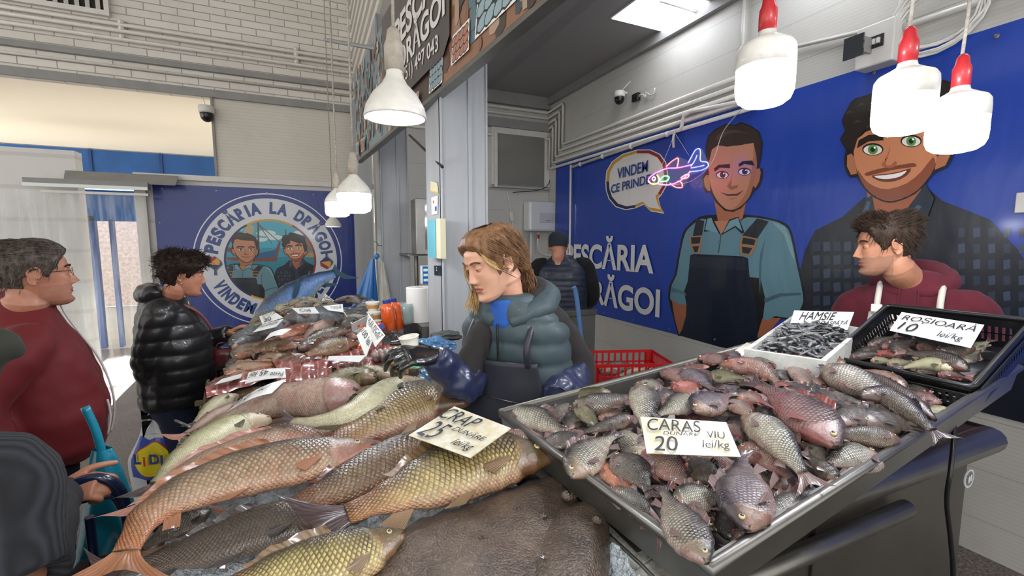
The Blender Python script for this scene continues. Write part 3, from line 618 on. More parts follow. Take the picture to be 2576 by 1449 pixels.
tubeN('fin_tube', '#ff3b1c', nf(685, 882, 715, 852, 748, 838, 742, 886)); tubeN('lower_fin_tube', '#ff3b1c', nf(705, 968, 735, 990, 768, 990, 765, 965, 745, 958)); tubeN('side_fin_tube', '#ff4a1c', nf(762, 940, 790, 922, 805, 925, 795, 940, 765, 946))
tubeN('gill_tube', '#ffc81c', nf(636, 925, 648, 945, 640, 968, 612, 972, 592, 962)); tubeN('side_tube', '#20ff6a', nf(650, 955, 670, 932, 698, 934, 690, 955, 655, 960)); tubeN('eye_tube', '#ff9ad0', nf(612, 940, 620, 935, 628, 942, 622, 954, 612, 950, 612, 940))
MB().poly(nf(585, 955, 620, 900, 700, 860, 745, 825, 800, 850, 840, 780, 872, 785, 912, 865, 900, 900, 815, 925, 770, 1000, 700, 985, 610, 980), (.004, 0, 0)).build('clear_backing', mat('acrylic', '#ffffff', .05, alpha=.07), neon)
hk = at_x(1698, 335, XR - .06)
MB().tube([at_x(*c3(805, 822), XN), hk], .0012, 5).tube([at_x(*c3(650, 905), XN), hk], .0012, 5).build('hanging_wire', M_pvc, neon)
MB().grid(lambda u, v: hk + V((-.005 - .01 * math.sin(v * 4), -.02 + .03 * u + .02 * v, .03 - .16 * v)), 3, 8).build('cloth_tie', M_pvc, neon)
# ================================================================ fish
def fish_mat(name, back, side, belly, head, line='#1c1710', N=30, M=9, amt=.8, pink='#b4584c', pk=.3, rough=.3, tail=None, spots=0):
    m = bpy.data.materials.new(name); m.use_nodes = True; MATS[name] = m; t = NT(m)
    uvn = t.n('UVMap'); sp = t.n('SeparateXYZ'); t.l(uvn.outputs[0], sp.inputs[0]); u, v = sp.outputs[0], sp.outputs[1]
    co = t.coord(); oi = t.n('ObjectInfo')
    nb = t.noise(co, 14, 4, .6); vv = t.math('ADD', v, t.math('MULTIPLY', t.math('SUBTRACT', nb, .5), .35))
    c = t.ramp(vv, [(.06, belly), (.28, side), (.45, side), (.74, back)])
    pn = t.ramp(t.noise(co, 22, 4, .65), [(.48, 0.0), (.68, 1.0)])
    lowv = t.ramp(v, [(.2, 1.0), (.85, .25)])
    c = t.mix(t.math('MULTIPLY', t.math('MULTIPLY', pn, lowv), pk), c, pink)
    if tail: c = t.mix(t.ramp(u, [(.72, 0.0), (.95, .75)]), c, tail)
    hm = t.ramp(t.math('ADD', u, t.math('MULTIPLY', t.math('SUBTRACT', nb, .5), .1)), [(.17, 1.0), (.22, 0.0)])
    hc = t.mix(t.math('MULTIPLY', t.ramp(v, [(.3, .6), (.75, .05)]), t.ramp(t.noise(co, 30, 4, .7), [(.4, .05), (.65, .8)])), head, pink); hc = t.mix(t.ramp(v, [(.5, 0.0), (.72, .85)]), hc, back); hc = t.mix(t.ramp(t.noise(co, 60, 4, .7), [(.45, 0.0), (.75, .5)]), hc, line)
    # crosshatch of overlapping scales
    wb = t.math('MULTIPLY', t.math('SUBTRACT', t.noise(co, 30, 2), .5), .45)
    a = t.math('ADD', t.math('MULTIPLY', u, N * 1.25), wb); b = t.math('MULTIPLY', v, M * 1.25)
    p = t.math('FRACT', t.math('ADD', a, b)); q = t.math('FRACT', t.math('SUBTRACT', a, b))
    e = t.math('MAXIMUM', t.math('GREATER_THAN', p, .78), t.math('GREATER_THAN', q, .78))
    es = t.math('MAXIMUM', t.ramp(p, [(.48, 0.0), (.86, 1.0)]), t.ramp(q, [(.48, 0.0), (.86, 1.0)]))
    sm = t.math('MULTIPLY', t.math('SUBTRACT', 1.0, hm), t.math('MULTIPLY', t.ramp(v, [(.03, .12), (.5, 1.0)]), t.ramp(t.noise(co, 9, 3), [(.3, .55), (.6, 1.0)])))
    cell = t.math('ADD', t.math('FLOOR', t.math('ADD', a, b)), t.math('MULTIPLY', t.math('FLOOR', t.math('SUBTRACT', a, b)), 7.13)); wn = t.n('TexWhiteNoise', noise_dimensions='1D'); t.l(cell, wn.inputs['W'])
    c = t.mix(t.math('MULTIPLY', t.math('MULTIPLY', t.math('SUBTRACT', 1.0, hm), wn.outputs[0]), .3), c, line)
    c = t.mix(t.math('MULTIPLY', t.math('MULTIPLY', es, sm), amt), c, line)
    if spots: c = t.mix(t.math('MULTIPLY', t.ramp(t.noise(co, 55, 3, .7), [(.56, 0.0), (.64, 1.0)]), spots), c, line)
    c = t.mix(hm, c, hc)
    g = t.math('ABSOLUTE', t.math('SUBTRACT', t.math('ADD', u, t.math('MULTIPLY', t.math('POWER', t.math('SUBTRACT', v, .45), 2), .25)), .205))
    gl = t.ramp(g, [(.001, 1.0), (.014, 0.0)]); c = t.mix(t.math('MULTIPLY', gl, .38), c, '#2a1512')
    mo = t.math('MULTIPLY', t.math('LESS_THAN', u, .035), t.math('LESS_THAN', t.math('ABSOLUTE', t.math('SUBTRACT', v, .42)), .05)); c = t.mix(mo, c, '#3a1814')
    br = t.math('ADD', .64, t.math('MULTIPLY', oi.outputs['Random'], .42)); hs = t.n('HueSaturation'); t.l(c, hs.inputs['Color']); t.l(br, hs.inputs['Value'])
    t.l(t.math('ADD', .488, t.math('MULTIPLY', oi.outputs['Random'], .024)), hs.inputs['Hue'])
    t.color(hs.outputs[0]); t.l(t.ramp(t.noise(co, 40, 3), [(.3, rough - .12), (.7, rough + .14)]), t.b.inputs['Roughness'])
    t.b.inputs['Coat Weight'].default_value = .7; t.b.inputs['Coat Roughness'].default_value = .065; t.b.inputs['Specular IOR Level'].default_value = .4
    hgt = t.math('SUBTRACT', t.math('MULTIPLY', t.noise(co, 120, 4, .7), .9), t.math('MULTIPLY', t.math('MULTIPLY', es, t.math('SUBTRACT', 1.0, hm)), 1.0))
    bn = t.bump(hgt, .9, .0017); t.l(bn.outputs[0], t.b.inputs['Coat Normal'])
    return m
def fin_mat(name, c1, c2):
    m = mat(name, c1, .35, coat=.4); t = NT(m); uvn = t.n('UVMap'); sp = t.n('SeparateXYZ'); t.l(uvn.outputs[0], sp.inputs[0])
    r_ = t.math('ABSOLUTE', t.math('SUBTRACT', t.math('FRACT', t.math('MULTIPLY', sp.outputs[0], 13)), .5))
    c = t.mix(t.ramp(r_, [(.05, .55), (.3, 0.0)]), c1, c2); t.color(t.mix(t.math('MULTIPLY', sp.outputs[1], .45), c, c2)); t.bump(r_, .5, .002); t.b.inputs['Coat Roughness'].default_value = .1; return m
fin_mat('fin_tail', '#4a3535', '#1f1718')
SP = {
 'goldcarp': (fish_mat('carp_gold', '#4a4228', '#cdb67a', '#c99e7c', '#5f5234', '#0e0c08', 32, 8, 1.0, '#a4583e', .22, tail='#bd7440'), fin_mat('fin_dark', '#8d714e', '#4a3828')),
 'orangecarp': (fish_mat('carp_orange', '#4a4438', '#bda084', '#c9977a', '#86604f', '#1f1a14', 38, 8.5, .75, '#b5543f', .35, tail='#c8692a'), fin_mat('fin_orange', '#a8714c', '#6a4432')),
 'browncarp': (fish_mat('carp_brown', '#3f352a', '#8d7049', '#9c7250', '#6a4a3a', '#16110d', 34, 8, .9, '#9c4a30', .25, tail='#a3592e'), fin_mat('fin_brown', '#6d3f2c', '#2e1e18')),
 'darkcarp': (fish_mat('carp_dark', '#2c2720', '#66594a', '#7a6a58', '#4a3c30', '#110e0b', 38, 9, .8, '#7a4638', .15), fin_mat('fin_dark2', '#3a2f28', '#1d1714')),
 'pinkcarp': (fish_mat('carp_pink', '#8a7a66', '#cbaa98', '#d3a896', '#bd8c7e', '#5a4538', 38, 9, .6, '#c25a4e', .6), fin_mat('fin_pink', '#b98a78', '#8a564a')),
 'silver': (fish_mat('crucian_silver', '#35332d', '#bdb7a3', '#cdb8a6', '#857b66', '#1c1b17', 23, 7, 1.0, '#b8746a', .3), fin_mat('fin_grey', '#7d625c', '#43322f')),
 'grey': (fish_mat('crucian_grey', '#23211e', '#6f695e', '#9c8573', '#544d41', '#141310', 25, 8, .85, '#a8685c', .25), MATS['fin_grey']),
 'pink': (fish_mat('crucian_pink', '#4b413a', '#a88678', '#c4968a', '#8f6c5e', '#33221d', 25, 8, .8, '#b34a42', .65), fin_mat('fin_red', '#935650', '#4f2c2a')),
 'purple': (fish_mat('crucian_purple', '#322c36', '#85797d', '#b59486', '#7b6859', '#1e181a', 25, 8, .8, '#b0655a', .35), MATS['fin_grey']),
 'olive': (fish_mat('pike_olive', '#39381f', '#8a8659', '#c8c09c', '#6f6a48', '#2a2a1a', 60, 12, .3, '#a97462', .2, spots=.5), fin_mat('fin_olive', '#55502f', '#222015')),
 'pale': (fish_mat('zander_pale', '#7c7a50', '#cbc5a2', '#d8d0b8', '#a89a80', '#6f6a4c', 60, 14, .12, '#c08a78', .25), MATS['fin_olive']),
 'catfish': (fish_mat('catfish_pink', '#7d6a5c', '#bfa391', '#d2b9a6', '#a08078', '#6b5148', 60, 12, .05, '#bb7468', .6, spots=.3), MATS['fin_pink']),
 'mackerel': (fish_mat('tuna_grey', '#30373c', '#70787c', '#a7a8a4', '#5a6062', '#23282b', 60, 12, .15, '#8a6a66', .1), MATS['fin_grey']),
 'red': (fish_mat('red_fish', '#a0543f', '#c8806a', '#d8a890', '#b5604f', '#7a3428', 34, 8, .3, '#c2452f', .6), MATS['fin_red']),
 'sprat': (fish_mat('anchovy', '#1c2228', '#b4babc', '#dcdcd8', '#8d9292', '#2a2d30', 40, 8, .1, '#8a6a66', .02, .16), MATS['fin_grey']),
 'bluetuna': (fish_mat('blue_tuna', '#16324f', '#5b8fc4', '#c9cfae', '#2f5f8f', '#1c3a5c', 50, 10, .04, '#8fb5c8', .2, .25), fin_mat('fin_blue', '#2d4a5c', '#8a9a9a')),
}
SHAPE = {   # body height along the fish, centre shift, thickness
 'carp': ([(0, .14), (.05, .34), (.12, .58), (.22, .86), (.34, 1), (.5, .95), (.65, .76), (.8, .48), (.92, .3), (1, .27)], .42),
 'crucian': ([(0, .12), (.05, .36), (.12, .62), (.22, .88), (.36, 1), (.52, .95), (.68, .7), (.82, .4), (.93, .25), (1, .24)], .42),
 'slim': ([(0, .2), (.06, .45), (.15, .8), (.3, 1), (.5, .95), (.7, .68), (.85, .42), (.95, .3), (1, .28)], .8),
 'cat': ([(0, .45), (.05, .8), (.15, 1), (.28, .95), (.45, .75), (.65, .5), (.85, .26), (1, .12)], .9),
}
m_eye = mat('fish_eye_ring', '#c9b98a', .15, coat=1); m_pup = mat('fish_pupil', '#0a0a0a', .05, coat=1)
def fish(name, label, cat, group, P, H, nrm, kind, shape='carp', back=1, tailf=1.0, fins=2, thick=None, n=36, m_=20, dorsal=.22):
    """P: spine points snout -> tail root; H: greatest height; nrm: direction the visible flank faces; back: side of the back seen from there"""
    bm_, fm_ = SP[kind]; prof, tk = SHAPE[shape]; S = catmull(P, 8); 
    L_ = [0]
    for a, b in zip(S, S[1:]): L_.append(L_[-1] + (b - a).length)
    L = L_[-1]
    def at(u):
        d = min(max(u, 0), 1) * L
        for i in range(len(S) - 1):
            if d <= L_[i + 1] or i == len(S) - 2:
                t = (d - L_[i]) / max(L_[i + 1] - L_[i], 1e-6); return S[i].lerp(S[i + 1], t), (S[i + 1] - S[i]).normalized()
    def fr(u):
        c, _ = at(u); a, _ = at(max(u - .06, 0)); b, _ = at(min(u + .06, 1)); t = (b - a).normalized(); N = (nrm - t * nrm.dot(t)).normalized(); B = N.cross(t).normalized() * back; return c, t, N, B
    T = (thick or H * tk); mb = MB(); rings = []
    for j in range(n + 1):
        u = j / n; u = u if j else .004; c, t, N, B = fr(u); h = H * .5 * interp(prof, u); tw = T * .5 * interp(prof, u) ** .8 * (1 if u < .6 else 1 - (u - .6) * .9)
        if u > .85: tw *= 1 - (u - .85) * 3
        cen = c + B * (H * .05 * math.sin(u * 3.1)); rg = []
        for k in range(m_):
            a = 2 * math.pi * k / m_; ca, sa = math.cos(a), math.sin(a)
            rg.append(cen + B * (h * ca) + N * (tw * math.copysign(abs(sa) ** .85, sa)))
        rings.append(rg)
    def uvf(j, k):
        def vv(k): f = (k % m_) / m_; return 1 - 2 * f if f <= .5 else 2 * f - 1
        k2 = k + 1; v1 = vv(k); v2 = vv(k2) if k2 < m_ else 1.0
        return [(j / n, v1), (j / n, v2), ((j + 1) / n, v2), ((j + 1) / n, v1)]
    mb.rings(rings, uvf=uvf); cen = at(.5)[0]
    body = mb.build(name, bm_, smooth=True, origin=cen)
    tag(body, label, cat, group); REG.append(body)
    def fin(nm, pts_fn, nu, nv):
        f = MB(); f.grid(pts_fn, nu, nv, uv=True); o = f.build(nm, MATS['fin_tail'] if nm == 'tail_fin' and (shape == 'crucian' or kind in ('goldcarp', 'pale', 'darkcarp')) else fm_, smooth=True, origin=cen, fix=False); o.location = (0, 0, 0); o.parent = body; return o
    # tail
    if shape == 'carp' and L > .33 and tailf: tailf *= 1.4
    c, t, N, B = fr(1.0); tl_ = H * .5 * tailf if shape != 'slim' else H * .8 * tailf; hb = H * .5 * prof[-1][1]
    if tailf > 0:
        def tf(u, v):
            s_ = (u - .5) * 2; fork = .55 + .45 * abs(s_) ** 1.2
            return c - t * H * .04 + B * (s_ * (hb * .85 + (H * (.42 if shape != 'slim' else .5) * tailf - hb * .3) * v * (.35 + .65 * v))) + t * (tl_ * v * fork) + N * (H * .03 * math.sin(s_ * 7 + v * 3) * v)
        fin('tail_fin', tf, 12, 5)
    if fins > 0 and dorsal > 0:
        u0, u1 = (.36, .78) if shape in ('carp', 'crucian') else (.45, .62)
        def df(u, v):
            uu = u0 + (u1 - u0) * u + .04 * v; c, t, N, B = fr(uu); h = H * .5 * interp(prof, uu); fall = (1 - u * .62) * min(1, u * 7 + .15)
            return c + B * (H * .05 * math.sin(uu * 3.1) + h * .96 + H * dorsal * fall * v * .8) + N * (H * dorsal * .5 * v * fall + .004 * math.sin(u * 20))
        fin('dorsal_fin', df, 12, 3)
    if fins > 1 and shape != 'cat' or fins > 2:
        def pf(u, v, uu=.235, low=.4, ln=.17 if shape == 'crucian' else .22, wd=.075 if shape == 'crucian' else .09):
            c, t, N, B = fr(uu); h = H * .5 * interp(prof, uu); tw = T * .5
            s_ = (u - .5); v2 = v * (1 - 1.5 * s_ * s_); return c - B * (h * low) + N * (tw * .8 + .004 + H * .03 * v - H * .05 * abs(s_) * v) + t * (H * ln * v2 * 1.7) - B * (H * wd * 2.2 * s_ * (.25 + v) + H * .12 * v)
        fin('pectoral_fin', pf, 8, 4)
        def vf(u, v):
            c, t, N, B = fr(.5 + .05 * u); h = H * .5 * interp(prof, .5); return c - B * (h * .93 - H * .05) + t * (H * .3 * v + H * .12 * u) - B * (H * .16 * v * (1 - u * .4)) + N * (T * .22 + H * .05 * v)
        fin('pelvic_fin', vf, 6, 3)
        def af(u, v):
            c, t, N, B = fr(.76 + .08 * u); h = H * .5 * interp(prof, .76 + .08 * u); return c - B * (h * .9) + t * (H * .2 * v) - B * (H * .2 * v * (1 - u * .6))
        fin('anal_fin', af, 6, 3)
    c, t, N, B = fr(.085 if shape != 'cat' else .05); h = H * .5 * interp(prof, .085); tw = T * .5 * interp(prof, .085) ** .8
    e = MB(); er = H * {'carp': .046, 'crucian': .055, 'slim': .06, 'cat': .016}[shape]; ec = c + B * (h * .28 + H * .02) + N * (tw * .86 + er * .1)
    e.lathe([(.01 * er, -er * .3), (er, -er * .3), (er, er * .3), (er * .75, er * .55), (er * .62, er * .6)], ec, N, 14); e.cur = 1; e.lathe([(er * .6, er * .5), (er * .55, er * .68), (er * .3, er * .8), (.001, er * .85)], ec, N, 12)
    o = e.build('eye', [m_eye, m_pup], smooth=True, origin=cen); o.location = (0, 0, 0); o.parent = body
    return body
# ================================================================ hanging lamps
m_glow = mat('lamp_globe', '#ffffff', .4, emit='#f6f8ff', estr=LAMP); m_lw = mat('lamp_body', '#d2cfc6', .35, coat=.2, var=.12, vscale=30)
m_red = mat('red_socket', '#a8262a', .4, coat=.2); m_gs = mat('grey_socket', '#a79e90', .6, var=.25, vscale=40); m_cab = mat('dusty_cable', '#a8a195', .7, var=.4, vscale=90)
def bulb(p, r, lab, sock, zc, wig=.0, kind='T', neck=.096, lean=0):
    """p: centre of the joint between body and globe"""
    L = thing('hanging_lamp', lab, 'lamp', p, 'bulbs hanging over the stalls'); x, y, z = p
    if kind == 'T':
        MB().lathe([(r * .22, neck * .98), (r * .3, neck * .93), (r * .34, neck * .82), (r * .62, neck * .7), (r * .88, neck * .6), (r * .98, neck * .48), (r, neck * .3), (r, 0)], p, seg=32).build('lamp_body', m_lw, L, smooth=True)
        MB().lathe([(r * .985, .001), (r * .99, -neck * .45), (r * .97, -neck * .65), (r * .88, -neck * .82), (r * .68, -neck * .93), (r * .3, -neck * .99), (.001, -neck)], p, seg=32).build('globe', m_glow, L, smooth=True)
        top = neck
    elif kind == 'C':
        MB().lathe([(r * .2, neck * 1.15), (r * .26, neck * 1.0), (r * .34, neck * .9), (r * .62, neck * .66), (r * .9, neck * .34), (r, neck * .12), (r, 0)], p, seg=32).build('lamp_body', m_lw, L, smooth=True)
        MB().lathe([(r * .985, .001), (r * .98, -neck * .7), (r * .9, -neck * .9), (r * .6, -neck * 1.02), (.001, -neck * 1.05)], p, seg=32).build('globe', m_glow, L, smooth=True)
        top = neck * 1.15
    else:
        MB().lathe([(r * .24, neck * 1.0), (r * .27, neck * .82), (r * .4, neck * .66), (r * .7, neck * .46), (r * .93, neck * .2), (r, 0), (r * .97, -.004), (r * .9, 0), (r * .85, neck * .06)], p, seg=40, cap=False).build('reflector_body', m_lw, L, smooth=True)
        e = MB().lathe([(r * .9, .003), (.001, .003)], p, seg=40, cap=False); e.build('led_plate', mat('led_plate', '#9a9c98', .2, emit='#ffffff', estr=LAMP * .018), L)
        d = MB()
        for q, n in ((.74, 16), (.5, 11)):
            for k in range(n): d.sphere((x + r * q * math.cos(6.283 * k / n), y + r * q * math.sin(6.283 * k / n), z + .001), (r * .085, r * .085, .004), 8)
        d.build('led_ring', mat('led_glow', '#ffffff', .4, emit='#f6f8ff', estr=LAMP * 1.6), L)
        top = neck
    h = r * 1.15
    MB().lathe([(r * .3, top - .01), (r * .31, top + h * .55), (r * .24, top + h * .7), (r * .2, top + h * .95), (r * .1, top + h * 1.05)], p, seg=20).build('socket', sock, L, smooth=True)
    n = 14; zt = z + top + h; pts = [(x + lean * k / n + wig * math.sin(k * 2.3), y + wig * math.cos(k * 1.7), zt + (zc - zt) * k / n) for k in range(n + 1)]
    MB().tube(pts, .0045 if r > .06 else .004, 7).build('cable', m_cab, L, smooth=True)
    return L
bulb(at_f(1925, 172, 1.2), .069, 'largest hanging bulb with red socket in front of the conduits', m_red, ZC, .001)
lf = bulb(at_f(2275, 247, 1.235), .069, 'hanging bulb with red socket before the hair of the cartoon man', m_red, ZC, .002)
bulb(at_f(2408, 300, 1.34), .069, 'rightmost hanging bulb with red socket', m_red, ZC, .003)
bulb(at_f(995, 296, 1.2), .08, 'reflector bulb with visible ring of lights over the left stall', m_gs, 6.3, .002, 'P', .125)
bulb(at_f(891, 488, 1.93), .07, 'round bulb in front of the hall post, left of the sign end', m_gs, 6.3, .0, 'C', .078)
bulb(at_f(849, 510, 2.6), .068, 'smaller looking bulb half hidden behind the brighter one', m_gs, 6.3, .0, 'C', .078)
bulb(at_f(838, 570, 4.5), .08, 'small far reflector bulb before the round logo banner', m_gs, 6.3, .0, 'P', .13)
for p, l in (((.05, .35, 2.05), 'T'), ((-.2, -.6, 2.1), 'T'), ((1.9, .1, 2.3), 'T'), ((.9, .2, 2.35), 'T')):  # added bulbs out of view that brighten the near stall and tray
    bulb(V(p), .069, 'further hanging bulb of the same row, outside the picture', m_red, ZC if p[0] > .8 else 6.3)
# ================================================================ steel tray of crucian carp on its cart
A0, B0, C0 = at_z(1257, 1038, 1.2), at_z(1785, 1430, 1.2), at_z(2565, 925, 1.28)
E0 = at_z(1870, 872, 1.2575); D0 = A0 + (E0 - A0) * ((2.1 - A0.x) / (E0.x - A0.x))
TN = ((C0 - B0).cross(A0 - B0)).normalized(); TN = TN if TN.z > 0 else -TN
tray = thing('steel_tray', 'long stainless steel tray heaped with crucian carp on the cart', 'tray', B0)
cs = [A0, B0, C0, D0]; TD = .075
def inset(P, d):
    c = sum(P, V((0, 0, 0))) / 4; out = []
    for i in range(4):
        a = (P[i - 1] - P[i]).normalized(); b = (P[(i + 1) % 4] - P[i]).normalized(); out.append(P[i] + (a + b) * d)
    return out
inn = inset(cs, .018); low = [p - TN * TD for p in inset(cs, .03)]; lo2 = [p - TN * (TD + .002) for p in inset(cs, .012)]
mb = MB()
mb.tube([cs[0].lerp(cs[1], .02)] + [cs[1], ] + [cs[2]] + [cs[3]] + [cs[0]], .011, 10)
mb.build('rolled_rim', M_steel, tray, smooth=True)
mb = MB()
for i in range(4):
    j = (i + 1) % 4
    mb.poly([cs[i], cs[j], lo2[j], lo2[i]]); mb.poly([inn[i], inn[j], low[j], low[i]]); mb.poly([cs[i], cs[j], inn[j], inn[i]])
mb.poly(low); mb.poly(lo2); mb.build('pan', M_steel, tray, fix=False)
# cart
cz = 1.085; cy0 = .66
cart = thing('serving_cart', 'grey steel cart with rounded bumper carrying the tray of crucian carp', 'cart', (1.3, .8, 0))
MB().bx((.6, cy0 + .03, .12), (2.02, 1.2, cz - .1)).build('cabinet', mat('dark_steel_panel', '#625e58', .42, metal=.6, var=.2, vscale=3), cart, bevel=.01)
MB().tube([(.58, 1.2, cz - .045), (.58, cy0 + .02, cz - .045), (2.05, cy0, cz - .045), (2.05, 1.2, cz - .045)], .045, 14).build('bumper_rail', M_steel, cart, smooth=True)
MB().bx((.6, cy0 + .02, cz - .06), (2.04, 1.2, cz - .01)).build('deck', M_steel, cart)
MB().tube([(.7, cy0 - .01, .93), (1.55, cy0 - .01, .93)], .025, 12).build('grip_bar', M_steel, cart, smooth=True)
MB().bx((1.18, cy0 + .022, .15), (1.186, cy0 + .031, .95)).build('door_seam', M_dark, cart)
for x in (.68, 1.94):
    for y in (.78, 1.12): MB().lathe([(.05, -.015), (.06, -.01), (.06, .01), (.05, .015)], (x, y, .06), (1, 0, 0), 16).build('wheel', M_black, cart, smooth=True)
for x in (.9, 1.4, 1.9): # feet that carry the raised tray
    zz = at_pl(1700, 1200, low[0], TN); h = low[1].z + (low[2].z - low[1].z) * (x - .54) / 1.6
    MB().bx((x - .02, .74, cz - .02), (x + .02, 1.1, h - .002)).build('tray_support', M_steel, cart)
bd = at_y(2436, 1203, cy0 + .03); bg = MB().lathe([(.033, 0), (.033, .003), (.026, .003)], bd, (0, -1, 0), 24); bg.cur = 1; bg.lathe([(.026, .0032), (.001, .0036)], bd, (0, -1, 0), 20); bg.build('round_badge', [mat('badge_white', '#d9dcdc', .4), mat('badge_grey', '#76787c', .4)], cart)
for s_ in (-1, 1): MB().sphere(bd + V((s_ * .007, -.005, .002 * s_)), (.006, .002, .014), 10).build('badge_mark', mat('badge_white'), cart)
# black cable hanging over the rim
q = [at_f(2345, 1040, 1.28), at_f(2368, 1030, 1.27), at_f(2392, 1045, 1.24), at_f(2400, 1090, 1.2), at_f(2392, 1180, 1.16), at_f(2382, 1260, 1.16), at_f(2392, 1360, 1.16), at_f(2398, 1460, 1.16), at_f(2396, 1700, 1.16)]
tag(MB().tube(catmull(q, 6), .006, 8).build('power_cable', M_black, smooth=True), 'black cable hanging over the rim of the steel tray', 'cable')
# ---- fish of the tray
CR = {'A': (1250, 940, 5.5725), 'B': (1600, 860, 5.5725), 'C': (1400, 1150, 4.846), 'D': (1950, 860, 4.831), 'E': (1780, 1060, 4.262)}
def tray_uv(p): return (p - B0).dot((C0 - B0).normalized()) / (C0 - B0).length, (p - B0).dot((A0 - B0).normalized()) / (A0 - B0).length
def mound(u, v): u = min(max(u, 0), 1); v = min(max(v, 0), 1); return (math.sin(math.pi * min(max(u, .02), .98)) ** .5) * (math.sin(math.pi * min(max(v, .02), .98)) ** .5)
def onheap(px, py, lift):
    p = at_pl(px, py, B0, TN)
    for _ in range(2): p = at_pl(px, py, B0 + TN * (-.022 + .05 * mound(*tray_uv(p)) + lift), TN)
    return p
def width_H(p, t, N, wpx):
    B = N.cross(t).normalized(); a, b = to_px(p), to_px(p + B * .05); ta, tb = to_px(p), to_px(p + t * .05)
    tv = V((tb[0] - ta[0], tb[1] - ta[1])).normalized(); bv = V((b[0] - a[0], b[1] - a[1])); perp = abs(bv.x * tv.y - bv.y * tv.x) / .05
    return wpx / max(perp, 1), (bv.x, bv.y)
WSC = [1.2]; ESC = [.05]
def lay(spec, placer, names, group, cat='fish', tilt=.5, up=None, hmax=.62):
    """one fish of a list: crop letter, points, width in the crop, kind, shape, side of the back in the frame, lift, words"""
    cr, pts, wd, kind, shape, side, lift, label = spec
    ox, oy, k = CR[cr] if cr else (0, 0, 1)
    pts = [(ox + pts[i] / k, oy + pts[i + 1] / k) for i in range(0, len(pts), 2)]; wd /= k / WSC[0]
    P = [placer(x, y, lift) for x, y in pts]
    P[0] = P[0] + (P[0] - P[1]).normalized() * (P[-1] - P[0]).length * ESC[0]; P[-1] = P[-1] + (P[-1] - P[-2]).normalized() * (P[-1] - P[0]).length * ESC[0] * .5
    mid = P[len(P) // 2]; t = (P[-1] - P[0]).normalized(); cam_h = (ORG - mid); cam_h.z = 0; cam_h.normalize()
    N = ((up or V((0, 0, 1))) + cam_h * tilt).normalized(); N = (N - t * N.dot(t)).normalized()
    H, bv = width_H(mid, t, N, wd); L = (P[-1] - P[0]).length; H = min(H, L * hmax)
    want = {'u': -bv[1], 'd': bv[1], 'l': -bv[0], 'r': bv[0]}[side]
    f = fish(names, label, cat, group, P, H, N, kind, shape, 1 if want > 0 else -1)
    return f
